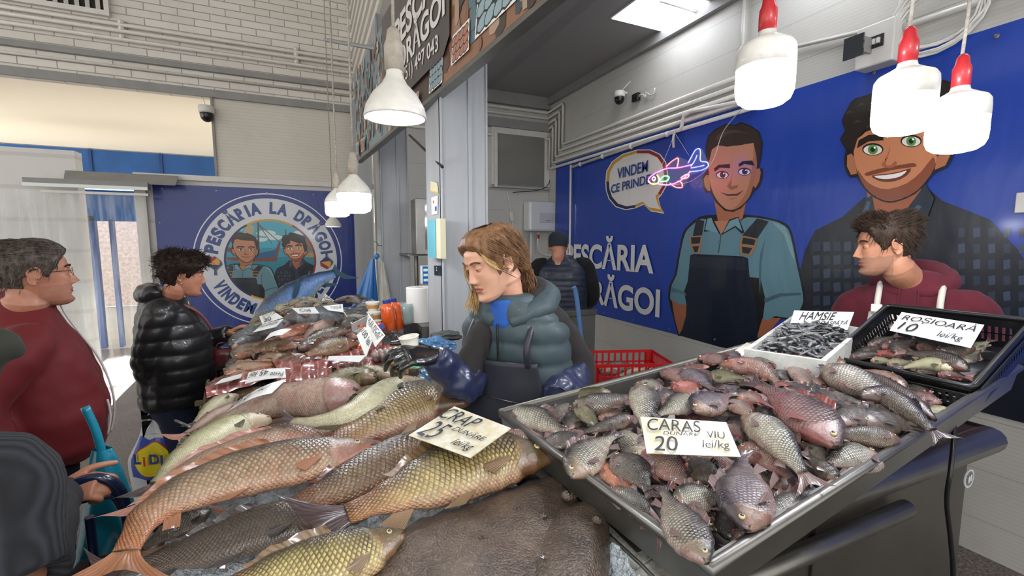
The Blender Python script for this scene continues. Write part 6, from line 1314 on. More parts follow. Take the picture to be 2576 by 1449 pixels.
P.cloth('collar', [lambda mb: mb.tube([P.W(.005, 0, zn - .05), P.W(.008, 0, zn), P.W(.014, 0, zn + .05)], [.1, .092, .086], 24)], M_redj, .009, .004, 14)
P.cloth('collar_lining', [lambda mb: mb.tube([P.W(.03 + .075 * math.cos(a), .085 * math.sin(a), zn + .052) for a in [R(-70 + 14 * k) for k in range(11)]], .018, 8)], fabric('black_lining', '#17161a'), .006, .003, 12)
P.legs(fabric('navy_trousers', '#1b2030'), .84)
# ---- curly haired woman with the quilted jacket
c0 = at_f(432, 900, 2.52)
P = Person('woman with short curly dark hair in black quilted jacket holding a shopping bag', (c0.x, c0.y), 12)
hp = at_f(462, 694, 2.5)
P.head(hp, 14, 8, 0, .95, skin=SK2, lip=LIP, lids=1.0, nose=.95, jaw=.95, nbase=P.W(.0, 0, 1))
P.brows(mat('brow_black', '#2a211c', .6))
HB = hair_mat('hair_black', '#16100d', '#3a2c24', 60)
P.hair([(0, .062), (30, .055), (50, .035), (65, .01), (80, -.01), (95, .015), (112, -.02), (130, -.075), (180, -.09)], .03, HB, lambda p, rs: V((rs.uniform(-1, 1) + p.x * 5, rs.uniform(-1, 1) + p.y * 3, rs.uniform(-1, .4))).normalized(), 1900, .04, .0016, .7, .012, seed=5, top=.2)
MB().sphere(P.hm @ V((.083, -.008, -.042)), .005, 8).build('earring', mat('silver'), P.root)
zn = hp.z - .085
wr = at_f(396, 985, 2.42); el = at_f(372, 905, 2.36); sh = at_f(400, 800, 2.38); wr2 = at_f(578, 838, 2.62); el2 = at_f(520, 850, 2.66); sh2 = at_f(470, 800, 2.72)
join(P.body, hand(wr + V((0, 0, -.01)), V((.05, -.0, -1)), P.sd, P.fd, .9, .95, .05, .7), 0)
join(P.body, hand(wr2 + (wr2 - el2).normalized() * .0, at_f(625, 812, 2.62) - wr2, V((.3, -.1, -.9)), -P.sd * 1.0 + V((.2, 0, .4)), .35, .95, .3, .3), 0)
P.body.tube([sh, el, wr], [.035, .032, .025], 10).tube([sh2, el2, wr2], [.035, .032, .025], 10); P.finish(hh=zn - .1)
M_pf = fabric('black_puffer', '#1b1a1c', .38, coat=.25, bump=.2, bscale=60); torW = [(.78, .2, .165, .0), (.88, .21, .185, .02), (1.0, .215, .19, .03), (1.12, .21, .18, .02), (1.25, .2, .155, .0), (zn - .1, .18, .13, -.01), (zn - .04, .12, .1, -.015), (zn + .01, .085, .085, -.01)]
P.cloth('quilted_jacket', [P.loft(torW), P.limb([sh + V((.02, .05, .04)), sh, el, wr], [.07, .085, .075, .05]), P.limb([sh2, el2, wr2], [.075, .065, .05])], M_pf, .01, .006, 9, quilt=.078, qd=.009)
P.cloth('hood', [lambda mb: mb.tube([P.W(-.035 - .09 * math.cos(a) * .6, .1 * math.sin(a), zn + .005 - .03 * math.cos(a * .8) + .01) for a in [R(-100 + 20 * k) for k in range(11)]], [.03, .04, .048, .052, .055, .058, .055, .052, .048, .04, .03], 12)], M_pf, .01, .01, 12)
MB().tube(catmull([P.W(.02, -.12, zn - .05), P.W(surf(torW, -.09, zn - .12, .014), -.09, zn - .12), P.W(surf(torW, -.02, zn - .25, .02), -.02, zn - .25), P.W(surf(torW, .09, 1.05, .016), .09, 1.05), P.W(surf(torW, .15, .95, .02), .15, .95)], 4), .008, 8).build('bag_strap', mat('pink_brown_strap', '#7a4a4c', .5), P.root, smooth=True)
P.legs(fabric('dark_jeans', '#1d2740', .85), .84)
hb = at_f(568, 905, 2.6)
o = thing('handbag', 'dark red handbag hanging at the front of the quilted jacket', 'handbag', hb); MB().rings([[hb + V((x * w_, y * .035, z)) for x, y in ((1, .6), (1, -.6), (.6, -1), (-.6, -1), (-1, -.6), (-1, .6), (-.6, 1), (.6, 1))] for w_, z in ((.05, .07), (.065, .03), (.075, -.06), (.07, -.1), (.03, -.11))]).build('body', fabric('oxblood_leather', '#5c1820', .35, coat=.4), o, smooth=True)
MB().tube(catmull([hb + V((-.05, 0, .06)), hb + V((-.03, 0, .1)), hb + V((.03, 0, .1)), hb + V((.05, 0, .06))], 4), .006, 8).build('handle', fabric('oxblood_leather', '#5c1820'), o)
# supermarket bag in her hand
g = at_f(398, 1022, 2.42); bag = thing('shopping_bag', 'white and blue plastic shopping bag with yellow round logo', 'shopping bag', g)
T = at_f(405, 1045, 2.42); dn = -.56
rt = V((math.cos(YAW), -math.sin(YAW), 0)); bk = V((math.sin(YAW), math.cos(YAW), 0))
def bagp(u, v, side):
    w_ = .08 + .09 * min(1, v * 2.2) + .02 * v; d = .05 * math.sin(math.pi * min(1, v * 1.1 + .1)) + .012 * noise.noise(V((u * 5, v * 5, side))); return T + rt * ((u - .5) * 2 * w_ - .02 + .01 * math.sin(v * 9)) + bk * (side * d * (1 - (2 * u - 1) ** 2)) + V((0, 0, -.015 + dn * v * .95 + .008 * math.sin(u * 14)))
mw = mat('bag_white', '#c9ccd0', .35, coat=.3, bump=.4, bscale=18, bdist=.01); mbl = mat('bag_blue', '#2f4fa8', .35, coat=.3, bump=.4, bscale=18, bdist=.01); myl = mat('bag_yellow', '#e3cf1c', .4, coat=.2); mrd = mat('bag_red', '#c4302c', .4, coat=.2)
mb = MB(); mb.grid(lambda u, v: bagp(u, v, -1), 24, 30); mb.grid(lambda u, v: bagp(u, v, 1), 24, 30); mb.build('sack', mw, bag, smooth=True)
def pr(x, y, off=.006): u = .5 + x; v = .42 + y; return bagp(u, v, -1) - bk * off
def patch(nm, m, f, n, off):
    mb = MB(); N = 10; rg = [[pr(f(k / n)[0] * j / N, f(k / n)[1] * j / N, off) for k in range(n)] for j in range(1, N + 1)]; mb.rings(rg, cap=False); c = mb.vert(pr(0, 0, off)); 
    for k in range(n): mb.face((c, (k + 1) % n, k))
    return mb.build(nm, m, bag, smooth=True, fix=False)
def sq(t):
    a = t * 2 * math.pi; c, s_ = math.cos(a), math.sin(a); k = 1 / max(abs(c), abs(s_)); return (.4 * c * k, .23 * s_ * k)
patch('logo_square', mbl, sq, 40, .004); patch('logo_ring', mrd, lambda t: (.345 * math.cos(t * 6.2832), .2 * math.sin(t * 6.2832)), 40, .006); patch('logo_disc', myl, lambda t: (.325 * math.cos(t * 6.2832), .188 * math.sin(t * 6.2832)), 40, .008)
for ch, x in (('L', -.27), ('i', -.09), ('D', .0), ('L', .17)):
    o_ = pr(x, .03, .024); text_on(ch, 'logo_letter', o_, rt, V((0, 0, 1)), .052, mat('logo_blue', '#1d3f8f') if ch != 'i' else mrd, bag, .04)
for s_ in (-1, 1): MB().tube(catmull([bagp(.5 + s_ * .4, .02, -1), T + rt * (s_ * .03 - .01) + V((0, 0, .03)), g + rt * (s_ * .01) + V((0, 0, -.06))], 5), [.018, .017, .015, .014, .013, .012, .011, .01, .009, .009, .008], 8).build('handle', mw, bag, smooth=True)
# ---- man in the dark red hoodie behind the crates
c0 = at_f(2278, 900, 1.98)
P = Person('man in burgundy hoodie and white apron behind the crates, looking left', (c0.x, c0.y), 200)
hp = at_f(2226, 622, 1.93)
P.head(hp, 134, 6, 0, 1.0, skin=SK3, lip=LIP, stub=STB, lids=.7, nose=1.05, jaw=1.02, neck_r=.06, nbase=P.W(.02, .0, 1))
P.brows(mat('brow_dark'))
HD = hair_mat('hair_dark', '#1c1511', '#4a3a2e', 60)
P.hair([(0, .075), (30, .07), (48, .05), (60, .02), (76, -.012), (92, .015), (110, -.005), (130, -.05), (180, -.07)], .013, HD, lambda p, rs: V((p.x * 3, .3 if p.y > 0 else -.6, .2 if p.z > .07 else -.9)), 1500, .028, .0012, .12, .004, seed=21, top=1.3)
zn = hp.z - .115; P.finish(hh=zn - .1)
M_hd = fabric('burgundy_fleece', '#571624', .9, bscale=200, bump=.25); torH = [(.72, .17, .12, 0), (.95, .2, .13, 0), (1.15, .215, .135, 0), (1.3, .22, .13, 0), (zn - .14, .21, .125, 0), (zn - .07, .165, .11, 0), (zn - .02, .105, .09, 0), (zn + .01, .085, .085, 0)]
aL, aR = P.W(0, .19, zn - .14), P.W(0, -.19, zn - .14)
P.cloth('hoodie', [P.loft(torH), P.limb([P.W(0, .12, zn - .12), aL, P.W(-.03, .25, 1.28), P.W(.1, .2, 1.12)], [.06, .075, .065, .05]), P.limb([P.W(0, -.12, zn - .12), aR, P.W(-.03, -.25, 1.28), P.W(.08, -.2, 1.1)], [.06, .07, .06, .05])], M_hd, .011, .013, 8)
P.cloth('hood', [lambda mb: mb.tube([P.W(.0 + .1 * math.cos(a) * .95, .115 * math.sin(a), zn - .035 - .045 * math.cos(a)) for a in [R(8 + 344 * k / 16) for k in range(17)]], [.024 + .028 * math.sin(math.pi * k / 16) for k in range(17)], 12)], M_hd, .009, .008, 12)
M_wa = fabric('white_rubber_apron', '#c9c6b8', .45, coat=.15, bump=.1, bscale=60)
bib('apron', torH, -.15, .15, .7, zn - .17, M_wa, .02, .85, w_=.006)
for l in (-.1, .1):
    MB().tube(catmull([P.W(surf(torH, l, zn - .18, .024), l, zn - .18), P.W(surf(torH, l, zn - .1, .024), l, zn - .1), P.W(.03, l * 1.0, zn - .03), P.W(-.08, l * .8, zn - .06)], 5), .012, 8).build('apron_strap', M_wa, P.root, smooth=True)
    p = P.W(surf(torH, l, zn - .15, .034), l, zn - .15); MB().box(p, (.012, .038, .034), Matrix.Rotation(P.phi, 3, 'Z')).build('strap_buckle', mat('buckle_white', '#dcdad2', .35), P.root, bevel=.003)
for l in (-.03, .03): MB().tube([P.W(surf(torH, l, zn - .06, .02), l, zn - .06), P.W(surf(torH, l, zn - .12, .02), l * 1.1, zn - .12), P.W(surf(torH, l, zn - .17, .022), l * 1.1, zn - .17)], .0028, 6).build('drawstring', M_hd, P.root)
P.legs(fabric('black_trousers'), .8)
# ---- man seen from behind at the back wall
c0 = at_f(1412, 800, 4.1)
P = Person('man seen from behind in dark cap and navy vest at the blue banner', (c0.x, c0.y), 62)
hp = at_f(1404, 622, 4.1); P.head(hp, 62, 14, 0, 1.0, skin=SK2)
MB().grid(lambda u, v: P.hm @ (hsurf(2 * math.pi * u, .02 + .1 * math.sin(v * math.pi / 2) - .03 * math.cos(v * 1.57) * (1 + .0 * u), .014) + V((0, 0, .01 * v))), 40, 12, closed_u=True).build('cap', fabric('navy_cap', '#1e2530', .8), P.root, smooth=True)
zn = hp.z - .09; P.finish(hh=zn - .1)
torB = [(.88, .19, .14, 0), (1.0, .22, .15, 0), (1.2, .235, .15, 0), (1.4, .235, .14, 0), (zn - .1, .225, .125, 0), (zn - .04, .15, .1, 0), (zn + .02, .08, .08, 0)]
P.cloth('quilted_vest', [P.loft(torB)], fabric('navy_quilt', '#1b2436', .5, coat=.1), .013, .005, 8, quilt=.05, qd=.007)
P.cloth('sleeve', [P.limb([P.W(0, -.15, zn - .08), P.W(0, -.22, zn - .1), P.W(.02, -.29, 1.2), P.W(.22, -.22, 1.1)], [.07, .08, .065, .055])], fabric('black_fleece', '#101113', .95), .013, .01, 8)
P.cloth('sleeve', [P.limb([P.W(0, .15, zn - .08), P.W(0, .22, zn - .1), P.W(.02, .29, 1.2), P.W(.22, .22, 1.1)], [.07, .08, .065, .055])], fabric('black_fleece', '#101113', .95), .013, .01, 8)
P.legs(fabric('black_trousers'), .9)
# ---- nearest shopper in the ribbed grey jacket, cut by the left edge
c0 = at_f(-130, 1500, .8)
P = Person('nearest shopper in dark ribbed jacket at the lower left edge, gripping a blue handle', (c0.x - .08, c0.y), 30)
hp = V((c0.x - .14, c0.y + .02, 1.56)); P.head(hp, 30, 0, 0, 1.0, skin=SK2)
P.hair(lnm, .012, HG, lambda p, rs: V((0, -.5, -.9)), 100, .026, .0012, .1, .003, seed=9)
sh = at_f(0, 1190, .84); el = at_f(60, 1449, .80); wr = at_f(150, 1235, 1.12)
M_rbj = fabric('ribbed_grey_wool', '#34353b', .85); t = NT(M_rbj); wv = t.n('TexWave'); wv.inputs['Scale'].default_value = 38; wv.inputs['Distortion'].default_value = .6; mp = t.n('Mapping'); mp.inputs[2].default_value = (0, .6, .9); t.l(t.coord(), mp.inputs[0]); t.l(mp.outputs[0], wv.inputs[0]); t.color(t.mix(wv.outputs[0], '#141519', '#2a2c31')); t.bump(wv.outputs[0], .6, .004)
HW2 = (at_f(215, 1225, 1.13) - wr, V((.2, .6, -.7)), V((-.5, .2, .8)))
join(P.body, hand(wr, *HW2, .95, .95, .06, .8), 0); P.body.tube([sh, el, wr], [.035, .033, .026], 10); P.finish(hh=1.3)
torN = [(.7, .22, .17, 0), (.9, .22, .17, .01), (1.1, .21, .15, 0), (1.22, .2, .13, 0), (1.33, .15, .11, 0), (1.4, .09, .09, 0)]
P.cloth('ribbed_jacket', [P.loft(torN), P.limb([P.W(0, -.1, 1.27), sh, sh.lerp(el, .5), el], [.07, .08, .08, .075]), P.limb([el, el.lerp(wr, .5), wr], [.075, .06, .045])], M_rbj, .011, .01, 7)
P.legs(fabric('navy_trousers'), .8)
# folding trolley handle and teal bag
hd = thing('trolley', 'dark blue plastic trolley handle held by the nearest shopper', 'trolley', at_f(250, 1260, 1.15) * 1.0); hd.location.z = 0
mh = mat('navy_plastic', '#0f1c3a', .25, coat=.6)
MB().tube(catmull([at_f(170, 1232, 1.12), at_f(200, 1212, 1.13), at_f(250, 1203, 1.15), at_f(292, 1222, 1.17), at_f(312, 1262, 1.19), at_f(318, 1300, 1.2)], 5), .014, 12).build('handle_loop', mh, hd, smooth=True)
MB().tube(catmull([at_f(196, 1262, 1.13), at_f(245, 1250, 1.15), at_f(285, 1250, 1.17), at_f(305, 1280, 1.19)], 5), .009, 10).build('cross_grip', mh, hd, smooth=True)
q = at_f(318, 1300, 1.2); q2 = at_f(225, 1300, 1.16); MB().tube([q, V((q.x, q.y, .15))], .011, 10).build('leg', mh, hd); MB().tube([q2, V((q2.x, q2.y, .15))], .011, 10).build('leg', mh, hd)
MB().box((q + q2) / 2 + V((-.02, 0, -.28)), (.14, .09, .3)).build('basket', mat('dark_basket', '#101114', .6), hd, bevel=.01)
for p in (q, q2): MB().lathe([(.04, -.012), (.05, -.008), (.05, .008), (.04, .012)], (p.x, p.y, .055), (1, .2, 0), 16).build('wheel', M_black, hd)
MB().tube([(q.x, q.y, .16), (q2.x, q2.y, .16)], .011, 8).tube([(q.x, q.y, .16), (q.x, q.y, .04)], .008, 6).tube([(q2.x, q2.y, .16), (q2.x, q2.y, .04)], .008, 6).build('axle', mh, hd)
tb = at_f(268, 1250, 1.35); mt = mat('teal_plastic', '#1b87a3', .3, coat=.5, bump=.5, bscale=14, bdist=.01)
bg = thing('plastic_bag', 'teal plastic carrier bag behind the blue trolley handle', 'bag', tb)
MB().grid(lambda u, v: tb + V((0, 0, .16 - .42 * v)) + rt * ((.025 + .09 * v ** .8) * math.cos(2 * math.pi * u) * (1 + .12 * math.sin(5 * 6.283 * u))) + bk * ((.02 + .05 * v) * math.sin(2 * math.pi * u) * (1 + .15 * math.sin(4 * 6.283 * u + v * 4))), 48, 16, closed_u=True).build('sack', mt, bg, smooth=True)
MB().tube(catmull([tb + V((0, 0, .14)), tb + V((-.01, 0, .22)), tb + V((-.03, 0, .3))], 4), .012, 8).build('handle', mt, bg, smooth=True)
# ---- person with dark cap behind the red jacket, person with olive sleeve at the left edge
c0 = at_f(-45, 800, 2.1); P = Person('person in dark cap almost hidden behind the man in dark red jacket', (c0.x, c0.y), 10)
hp = at_f(-18, 702, 2.1); P.head(hp, 10, 0, 0, 1.0, skin=SK2)
MB().grid(lambda u, v: P.hm @ (hsurf(2 * math.pi * u, .02 + .1 * math.sin(v * math.pi / 2), .014) + V((0, 0, .01 * v))), 40, 12, closed_u=True).build('cap', fabric('black_cap', '#1f1d1b', .8), P.root, smooth=True)
P.finish(hh=hp.z - .24); zn = hp.z - .14; P.cloth('coat', [P.loft([(.7, .2, .15), (1.0, .21, .15), (zn - .12, .2, .13), (zn - .05, .13, .1), (zn + .01, .08, .08)])], fabric('dark_coat', '#25262b'), .014, .01, 7); P.legs(fabric('black_trousers'), .8)
c0 = at_f(-250, 1000, 1.05); P = Person('person with dark olive sleeve pointing into the picture at the left edge', (c0.x, c0.y), 20)
hp = V((c0.x, c0.y, 1.6)); P.head(hp, 20, 0, 0, 1.0, skin=SK2); P.finish(hh=1.3)
P.cloth('olive_coat', [P.loft([(.75, .2, .15), (1.0, .21, .15), (1.33, .2, .13), (1.4, .13, .1), (1.46, .08, .08)]), P.limb([P.W(0, -.18, 1.34), at_f(-40, 885, 1.0), at_f(62, 888, 1.05)], [.09, .06, .012])], fabric('olive_cloth', '#2f3026', .8), .01, .006, 8); P.legs(fabric('black_trousers'), .8)
# ================================================================ price cards, crates, bottles, small things
m_card = mat('white_card', '#d9dad6', .4, coat=.35, var=.12, vscale=50); m_ink = mat('black_ink', '#141318', .5)
m_stain = mat('stained_card', '#d3d3c6', .35, coat=.4, var=.5, vscale=45, col2=(.55, .48, .3))
def card(px4, zs, lines, lab, m=None, bend=.0, group='handwritten price cards'):
    """px4: corners top-left, top-right, bottom-right, bottom-left in reading direction; zs: ('z', h..) or ('f', d..) per corner"""
    mode, vals = zs[0], zs[1:]; vals = list(vals) * (4 if len(vals) == 1 else 1); C = [(at_z if mode == 'z' else at_f)(p[0], p[1], v) for p, v in zip(px4, vals)]
    c = sum(C, V((0, 0, 0))) / 4; n = (C[1] - C[0]).cross(C[3] - C[0]).normalized(); n = n if n.dot(ORG - c) > 0 else -n
    def S(u, v, off=0): return C[0] * (1 - u) * (1 - v) + C[1] * u * (1 - v) + C[2] * u * v + C[3] * (1 - u) * v + n * (off + bend * math.sin(math.pi * u) - bend * .5)
    o = MB().grid(lambda u, v: S(u, v), 24, 14).grid(lambda u, v: S(u, v, -.0015), 24, 14).build('price_card', m or m_card, fix=False, origin=c)
    tag(o, lab, 'price card', group)
    for (txt, u0, v0, u1, v1, sl) in lines:
        cu = bpy.data.curves.new('w', 'FONT'); cu.body = txt; cu.shear = .25; cu.offset = 0; cu.space_character = 1.0; ob = bpy.data.objects.new('w', cu); COL.objects.link(ob); bpy.context.view_layer.update()
        me = bpy.data.meshes.new_from_object(ob.evaluated_get(bpy.context.evaluated_depsgraph_get())); bpy.data.objects.remove(ob); xs = [v.co.x for v in me.vertices]; ys = [v.co.y for v in me.vertices]; x0, x1, y0, y1 = min(xs), max(xs), min(ys), max(ys)
        for v in me.vertices:
            a = (v.co.x - x0) / (x1 - x0); b = (v.co.y - y0) / (y1 - y0); w_ = .03 * math.sin(a * 9 + v0 * 20)
            v.co = S(u0 + (u1 - u0) * a, v1 + (v0 - v1) * b + sl * a + w_ * (v1 - v0), .005) - c
        me.materials.clear(); me.materials.append(m_ink); q = bpy.data.objects.new('handwriting', me); COL.objects.link(q); q.parent = o
    return o
card([(1143, 1022), (1286, 1077), (1183, 1152), (1028, 1095)], ('z', 1.255, 1.255, 1.235, 1.235), [('CRAP', .02, .1, .62, .42, .0), ('DUNĂRE', .42, .44, .92, .6, 0), ('25', .08, .5, .38, .95, 0), ('lei/kg', .62, .72, .92, .95, 0)], 'stained card reading CRAP DUNARE 25 lei/kg on the big gold carp', m_stain)
card([(1611, 1048), (1827, 1062), (1864, 1149), (1627, 1140)], ('z', 1.30, 1.30, 1.262, 1.262), [('CARAS', .06, .08, .68, .42, 0), ('DUNĂRE', .22, .4, .62, .53, 0), ('VIU', .72, .36, .92, .56, 0), ('20', .08, .57, .36, .97, 0), ('lei/kg', .62, .62, .92, .9, 0)], 'large card reading CARAS DUNARE VIU 20 lei/kg in the steel tray', m_stain)
card([(1998, 781), (2149, 785), (2130, 836), (1980, 840)], ('f', 1.93, 1.9, 1.84, 1.87), [('HAMSIE', .12, .06, .72, .42, 0), ('PROASPĂTĂ', .38, .42, .95, .64, 0), ('20', .12, .62, .35, 1.0, 0), ('lei/kg', .52, .78, .75, .98, 0)], 'white card reading HAMSIE PROASPATA above the small silver fish')
card([(2268, 785), (2476, 817), (2442, 875), (2238, 831)], ('f', 1.66, 1.46, 1.39, 1.56), [('ROȘIOARĂ', .06, .08, .96, .5, 0), ('10', .08, .52, .32, .92, 0), ('lei/kg', .58, .62, .88, .95, 0)], 'white card reading ROSIOARA 10 lei/kg standing in the black crate')
# cards of the left stall
def J(x, y): return (500 + x / 3.8133, 720 + y / 3.8133)
def K(x, y): return (560 + x / 6.3, 730 + y / 6.3)
card([J(430, 1050), J(840, 880), J(700, 1010), J(270, 1195)], ('z', 1.2, 1.205, 1.2, 1.19), [('SALĂU', .05, .15, .72, .6, 0), ('35', .05, .6, .35, .95, 0)], 'long white card reading SALAU across the catfish', bend=.01)
card([J(835, 870), J(440, 930), J(480, 820), J(830, 780)], ('z', 1.2, 1.2, 1.21, 1.21), [('Peste', .05, .1, .4, .5, 0), ('45 lei', .45, .3, .95, .8, 0)], 'upside-down white card lying on the red fillets', bend=.006)
card([J(220, 890), J(420, 835), J(400, 880), J(150, 945)], ('z', 1.17,), [], 'blank white card at the left end of the red fillets')
card([J(580, 290), J(720, 240), J(810, 300), J(610, 365)], ('z', 1.3, 1.31, 1.3, 1.29), [('ȘTIUCĂ', .15, .05, .95, .45, 0), ('30', .1, .5, .5, .95, 0)], 'white card reading STIUCA nearest the shopper\'s fingers')
card([J(600, 370), J(815, 310), J(740, 390), J(515, 445)], ('z', 1.29, 1.3, 1.29, 1.28), [('PĂLĂMIDĂ', .04, .1, .9, .65, 0)], 'white card reading PALAMIDA on the dark bonito')
card([J(690, 440), J(895, 400), J(800, 460), J(625, 515)], ('z', 1.28, 1.28, 1.27, 1.26), [], 'curled blank white card above the small gold carp', bend=.01)
card([J(890, 210), J(1110, 200), J(1160, 260), J(960, 265)], ('z', 1.33,), [('Cod', .2, .3, .7, .8, 0)], 'white card on the pale fish at the far end')
card([J(1190, 190), J(1380, 170), J(1390, 250), J(1240, 230)], ('z', 1.33,), [('CEGĂ', .3, .2, .9, .7, 0)], 'white card next to the foam box at the far end')
card([J(1210, 70), J(1300, 140), J(1270, 160), J(1165, 160)], ('f', 3.3,), [('LAPȚI', .05, .05, .9, .5, 0), ('20', .2, .5, .6, .9, 0)], 'leaning white card reading LAPTI under the tuna')
def Mx(x, y): return (820 + x / 5.571, 700 + y / 5.571)
card([Mx(590, 490), Mx(830, 800), Mx(690, 965), Mx(560, 700)], ('f', 2.2, 2.1, 2.05, 2.15), [('ULEI FICAT', .05, .08, .98, .38, 0), ('ASOM DE MARE', .08, .38, .9, .6, 0)], 'tilted card reading ULEI FICAT before the orange bottles')
card([Mx(545, 680), Mx(660, 850), Mx(560, 1110), Mx(430, 800)], ('f', 2.12, 2.06, 2.0, 2.08), [('100 lei', .05, .1, .95, .55, 0)], 'tilted card reading 100 lei lower right of the far pile')
card([Mx(40, 1090), Mx(560, 1080), Mx(470, 1175), Mx(20, 1150)], ('z', 1.19,), [], 'long blank white card under the fallen liver price')
# folded white scrap on top of the crucians
mb = MB(); sp0 = [at_f(1870, 905, 1.72), at_f(1888, 868, 1.8), at_f(1925, 863, 1.82), at_f(1950, 908, 1.72), at_f(1905, 910, 1.66)]
mb.poly(sp0, (0, .002, .001)); s2_ = [at_f(1868, 905, 1.72), at_f(1850, 882, 1.78), at_f(1880, 862, 1.84), at_f(1896, 868, 1.8)]; mb.poly(s2_, (0, .002, .001)); tag(mb.build('folded_card', m_stain), 'folded dirty white card scrap on top of the crucian heap', 'card')
# ---- black crate with roach
b0 = [V((0, 0, 0))] * 4
def world_rf(r, f, z): return V((r * math.cos(YAW) + f * math.sin(YAW), f * math.cos(YAW) - r * math.sin(YAW), z))
FL = at_f(2087, 897, 1.63); FR = at_f(2445, 975, 1.262); BL = at_f(2232, 768, 1.767); BR = FR + (BL - FL)
ex1 = (FR - FL); ex2 = (BL - FL); n3 = ex1.cross(ex2).normalized(); n3 = n3 if n3.z > 0 else -n3
m_cr = mat('crate_black', '#141416', .35, coat=.3, bump=.15, bscale=30)
cr = thing('plastic_crate', 'tilted black perforated crate full of roach at the right end of the tray', 'crate', FL)
D_ = .115
def cp_(u, v, d): s_ = .035 * d / D_; return FL + ex1 * (s_ + u * (1 - 2 * s_)) + ex2 * (s_ + v * (1 - 2 * s_)) - n3 * d
def wall_cr(nm, a, b, rev=False):
    """one side: upper band, slotted band, lower band; a, b: (u, v) ends"""
    mb = MB(); th = (V((0, 0, 0)) + (cp_(.5, .5, .05) - cp_((a[0] + b[0]) / 2, (a[1] + b[1]) / 2, .05)).normalized() * .004)
    def q(t0, t1, d0, d1): 
        P4_ = [cp_(a[0] + (b[0] - a[0]) * t, a[1] + (b[1] - a[1]) * t, d) for t, d in ((t0, d0), (t1, d0), (t1, d1), (t0, d1))]; mb.poly(P4_, th)
    q(0, 1, 0, .035); q(0, 1, .085, D_); n = 22
    for k in range(n + 1): t = k / n; q(max(0, t - .012), min(1, t + .012), .035, .085)
    q(0, 1, .058, .063); mb.build(nm, m_cr, cr)
wall_cr('side_wall', (0, 0), (1, 0)); wall_cr('side_wall', (0, 1), (1, 1)); wall_cr('side_wall', (0, 0), (0, 1)); wall_cr('side_wall', (1, 0), (1, 1))
MB().poly([cp_(0, 0, D_), cp_(1, 0, D_), cp_(1, 1, D_), cp_(0, 1, D_)], n3 * .004).build('base', m_cr, cr)
rim = [cp_(u, v, 0) for u, v in ((.04, 0), (.96, 0), (.99, .01), (1, .04), (1, .96), (.99, .99), (.96, 1), (.04, 1), (.01, .99), (0, .96), (0, .04), (.01, .01), (.04, 0))]
MB().tube(rim, .009, 8).build('rim', m_cr, cr, smooth=True)
MB().tube([p - n3 * .03 + (p - cp_(.5, .5, 0)).normalized() * .003 for p in rim], .005, 6).build('lower_rib', m_cr, cr, smooth=True)
CR['N'] = (1950, 500, 2.4153)
def oncrate(px, py, lift): return at_pl(px, py, FL - n3 * (.05 - lift), n3)
WSC[0] = 1.25; ESC[0] = .02
RO = [
 ('N', (480, 960, 560, 930, 640, 900), 50, 'grey', 'slim', 'u', -.01, 'dark roach in the left corner of the black crate'), ('N', (450, 965, 560, 950, 640, 940), 40, 'grey', 'slim', 'u', 0, 'thin dark roach along the left wall of the black crate'),
 ('N', (560, 900, 640, 870, 720, 840), 45, 'grey', 'slim', 'u', -.01, 'grey roach behind the others at the left wall of the black crate'),
 ('N', (650, 910, 700, 890, 760, 880), 40, 'pink', 'slim', 'u', 0, 'pinkish roach below the card corner in the black crate'), ('N', (620, 950, 680, 945, 740, 955), 35, 'red', 'slim', 'u', 0, 'small reddish roach in the black crate'),
 ('N', (580, 985, 640, 985, 720, 990), 35, 'pale', 'slim', 'u', 0, 'pale yellowish roach at the front wall of the black crate'), ('N', (740, 940, 770, 890, 830, 860), 80, 'silver', 'crucian', 'l', .005, 'bright silver roach standing under the roach card'),
 ('N', (680, 1010, 760, 1000, 820, 990), 60, 'pale', 'slim', 'u', .005, 'silver roach tail at the middle of the front wall'), ('N', (1210, 910, 1100, 930, 960, 950, 860, 940), 60, 'grey', 'slim', 'u', .015, 'long dark roach pointing right under the roach card'),
 ('N', (860, 900, 930, 910, 1000, 920), 50, 'pink', 'slim', 'u', 0, 'rosy roach just below the roach card'), ('N', (1170, 1040, 1080, 1000, 960, 960, 800, 935), 70, 'grey', 'slim', 'u', .025, 'longest grey-backed roach lying diagonally on top'),
 ('N', (1080, 1040, 980, 1010, 880, 1010, 780, 1025), 60, 'pale', 'slim', 'u', .02, 'shiny silver roach at the front wall of the black crate'), ('N', (990, 1075, 1060, 1070, 1150, 1080), 50, 'pink', 'slim', 'u', .005, 'pink-bellied roach in the front-right corner'),
 ('N', (1160, 1000, 1190, 960, 1240, 930), 90, 'silver', 'crucian', 'r', 0, 'broad pale roach at the right wall of the black crate'), ('N', (1200, 930, 1240, 900, 1290, 870), 60, 'pale', 'slim', 'u', -.005, 'pale roach behind the right end of the card'),
 ('N', (700, 790, 720, 770, 740, 760), 40, 'silver', 'slim', 'u', 0, 'silvery roach in the far left corner of the black crate'), ('N', (850, 1050, 930, 1045, 990, 1050), 40, 'silver', 'slim', 'u', 0, 'roach half hidden at the front rim of the black crate')]
for s_ in RO: lay(s_, oncrate, 'roach', 'roach in the black crate', up=n3)
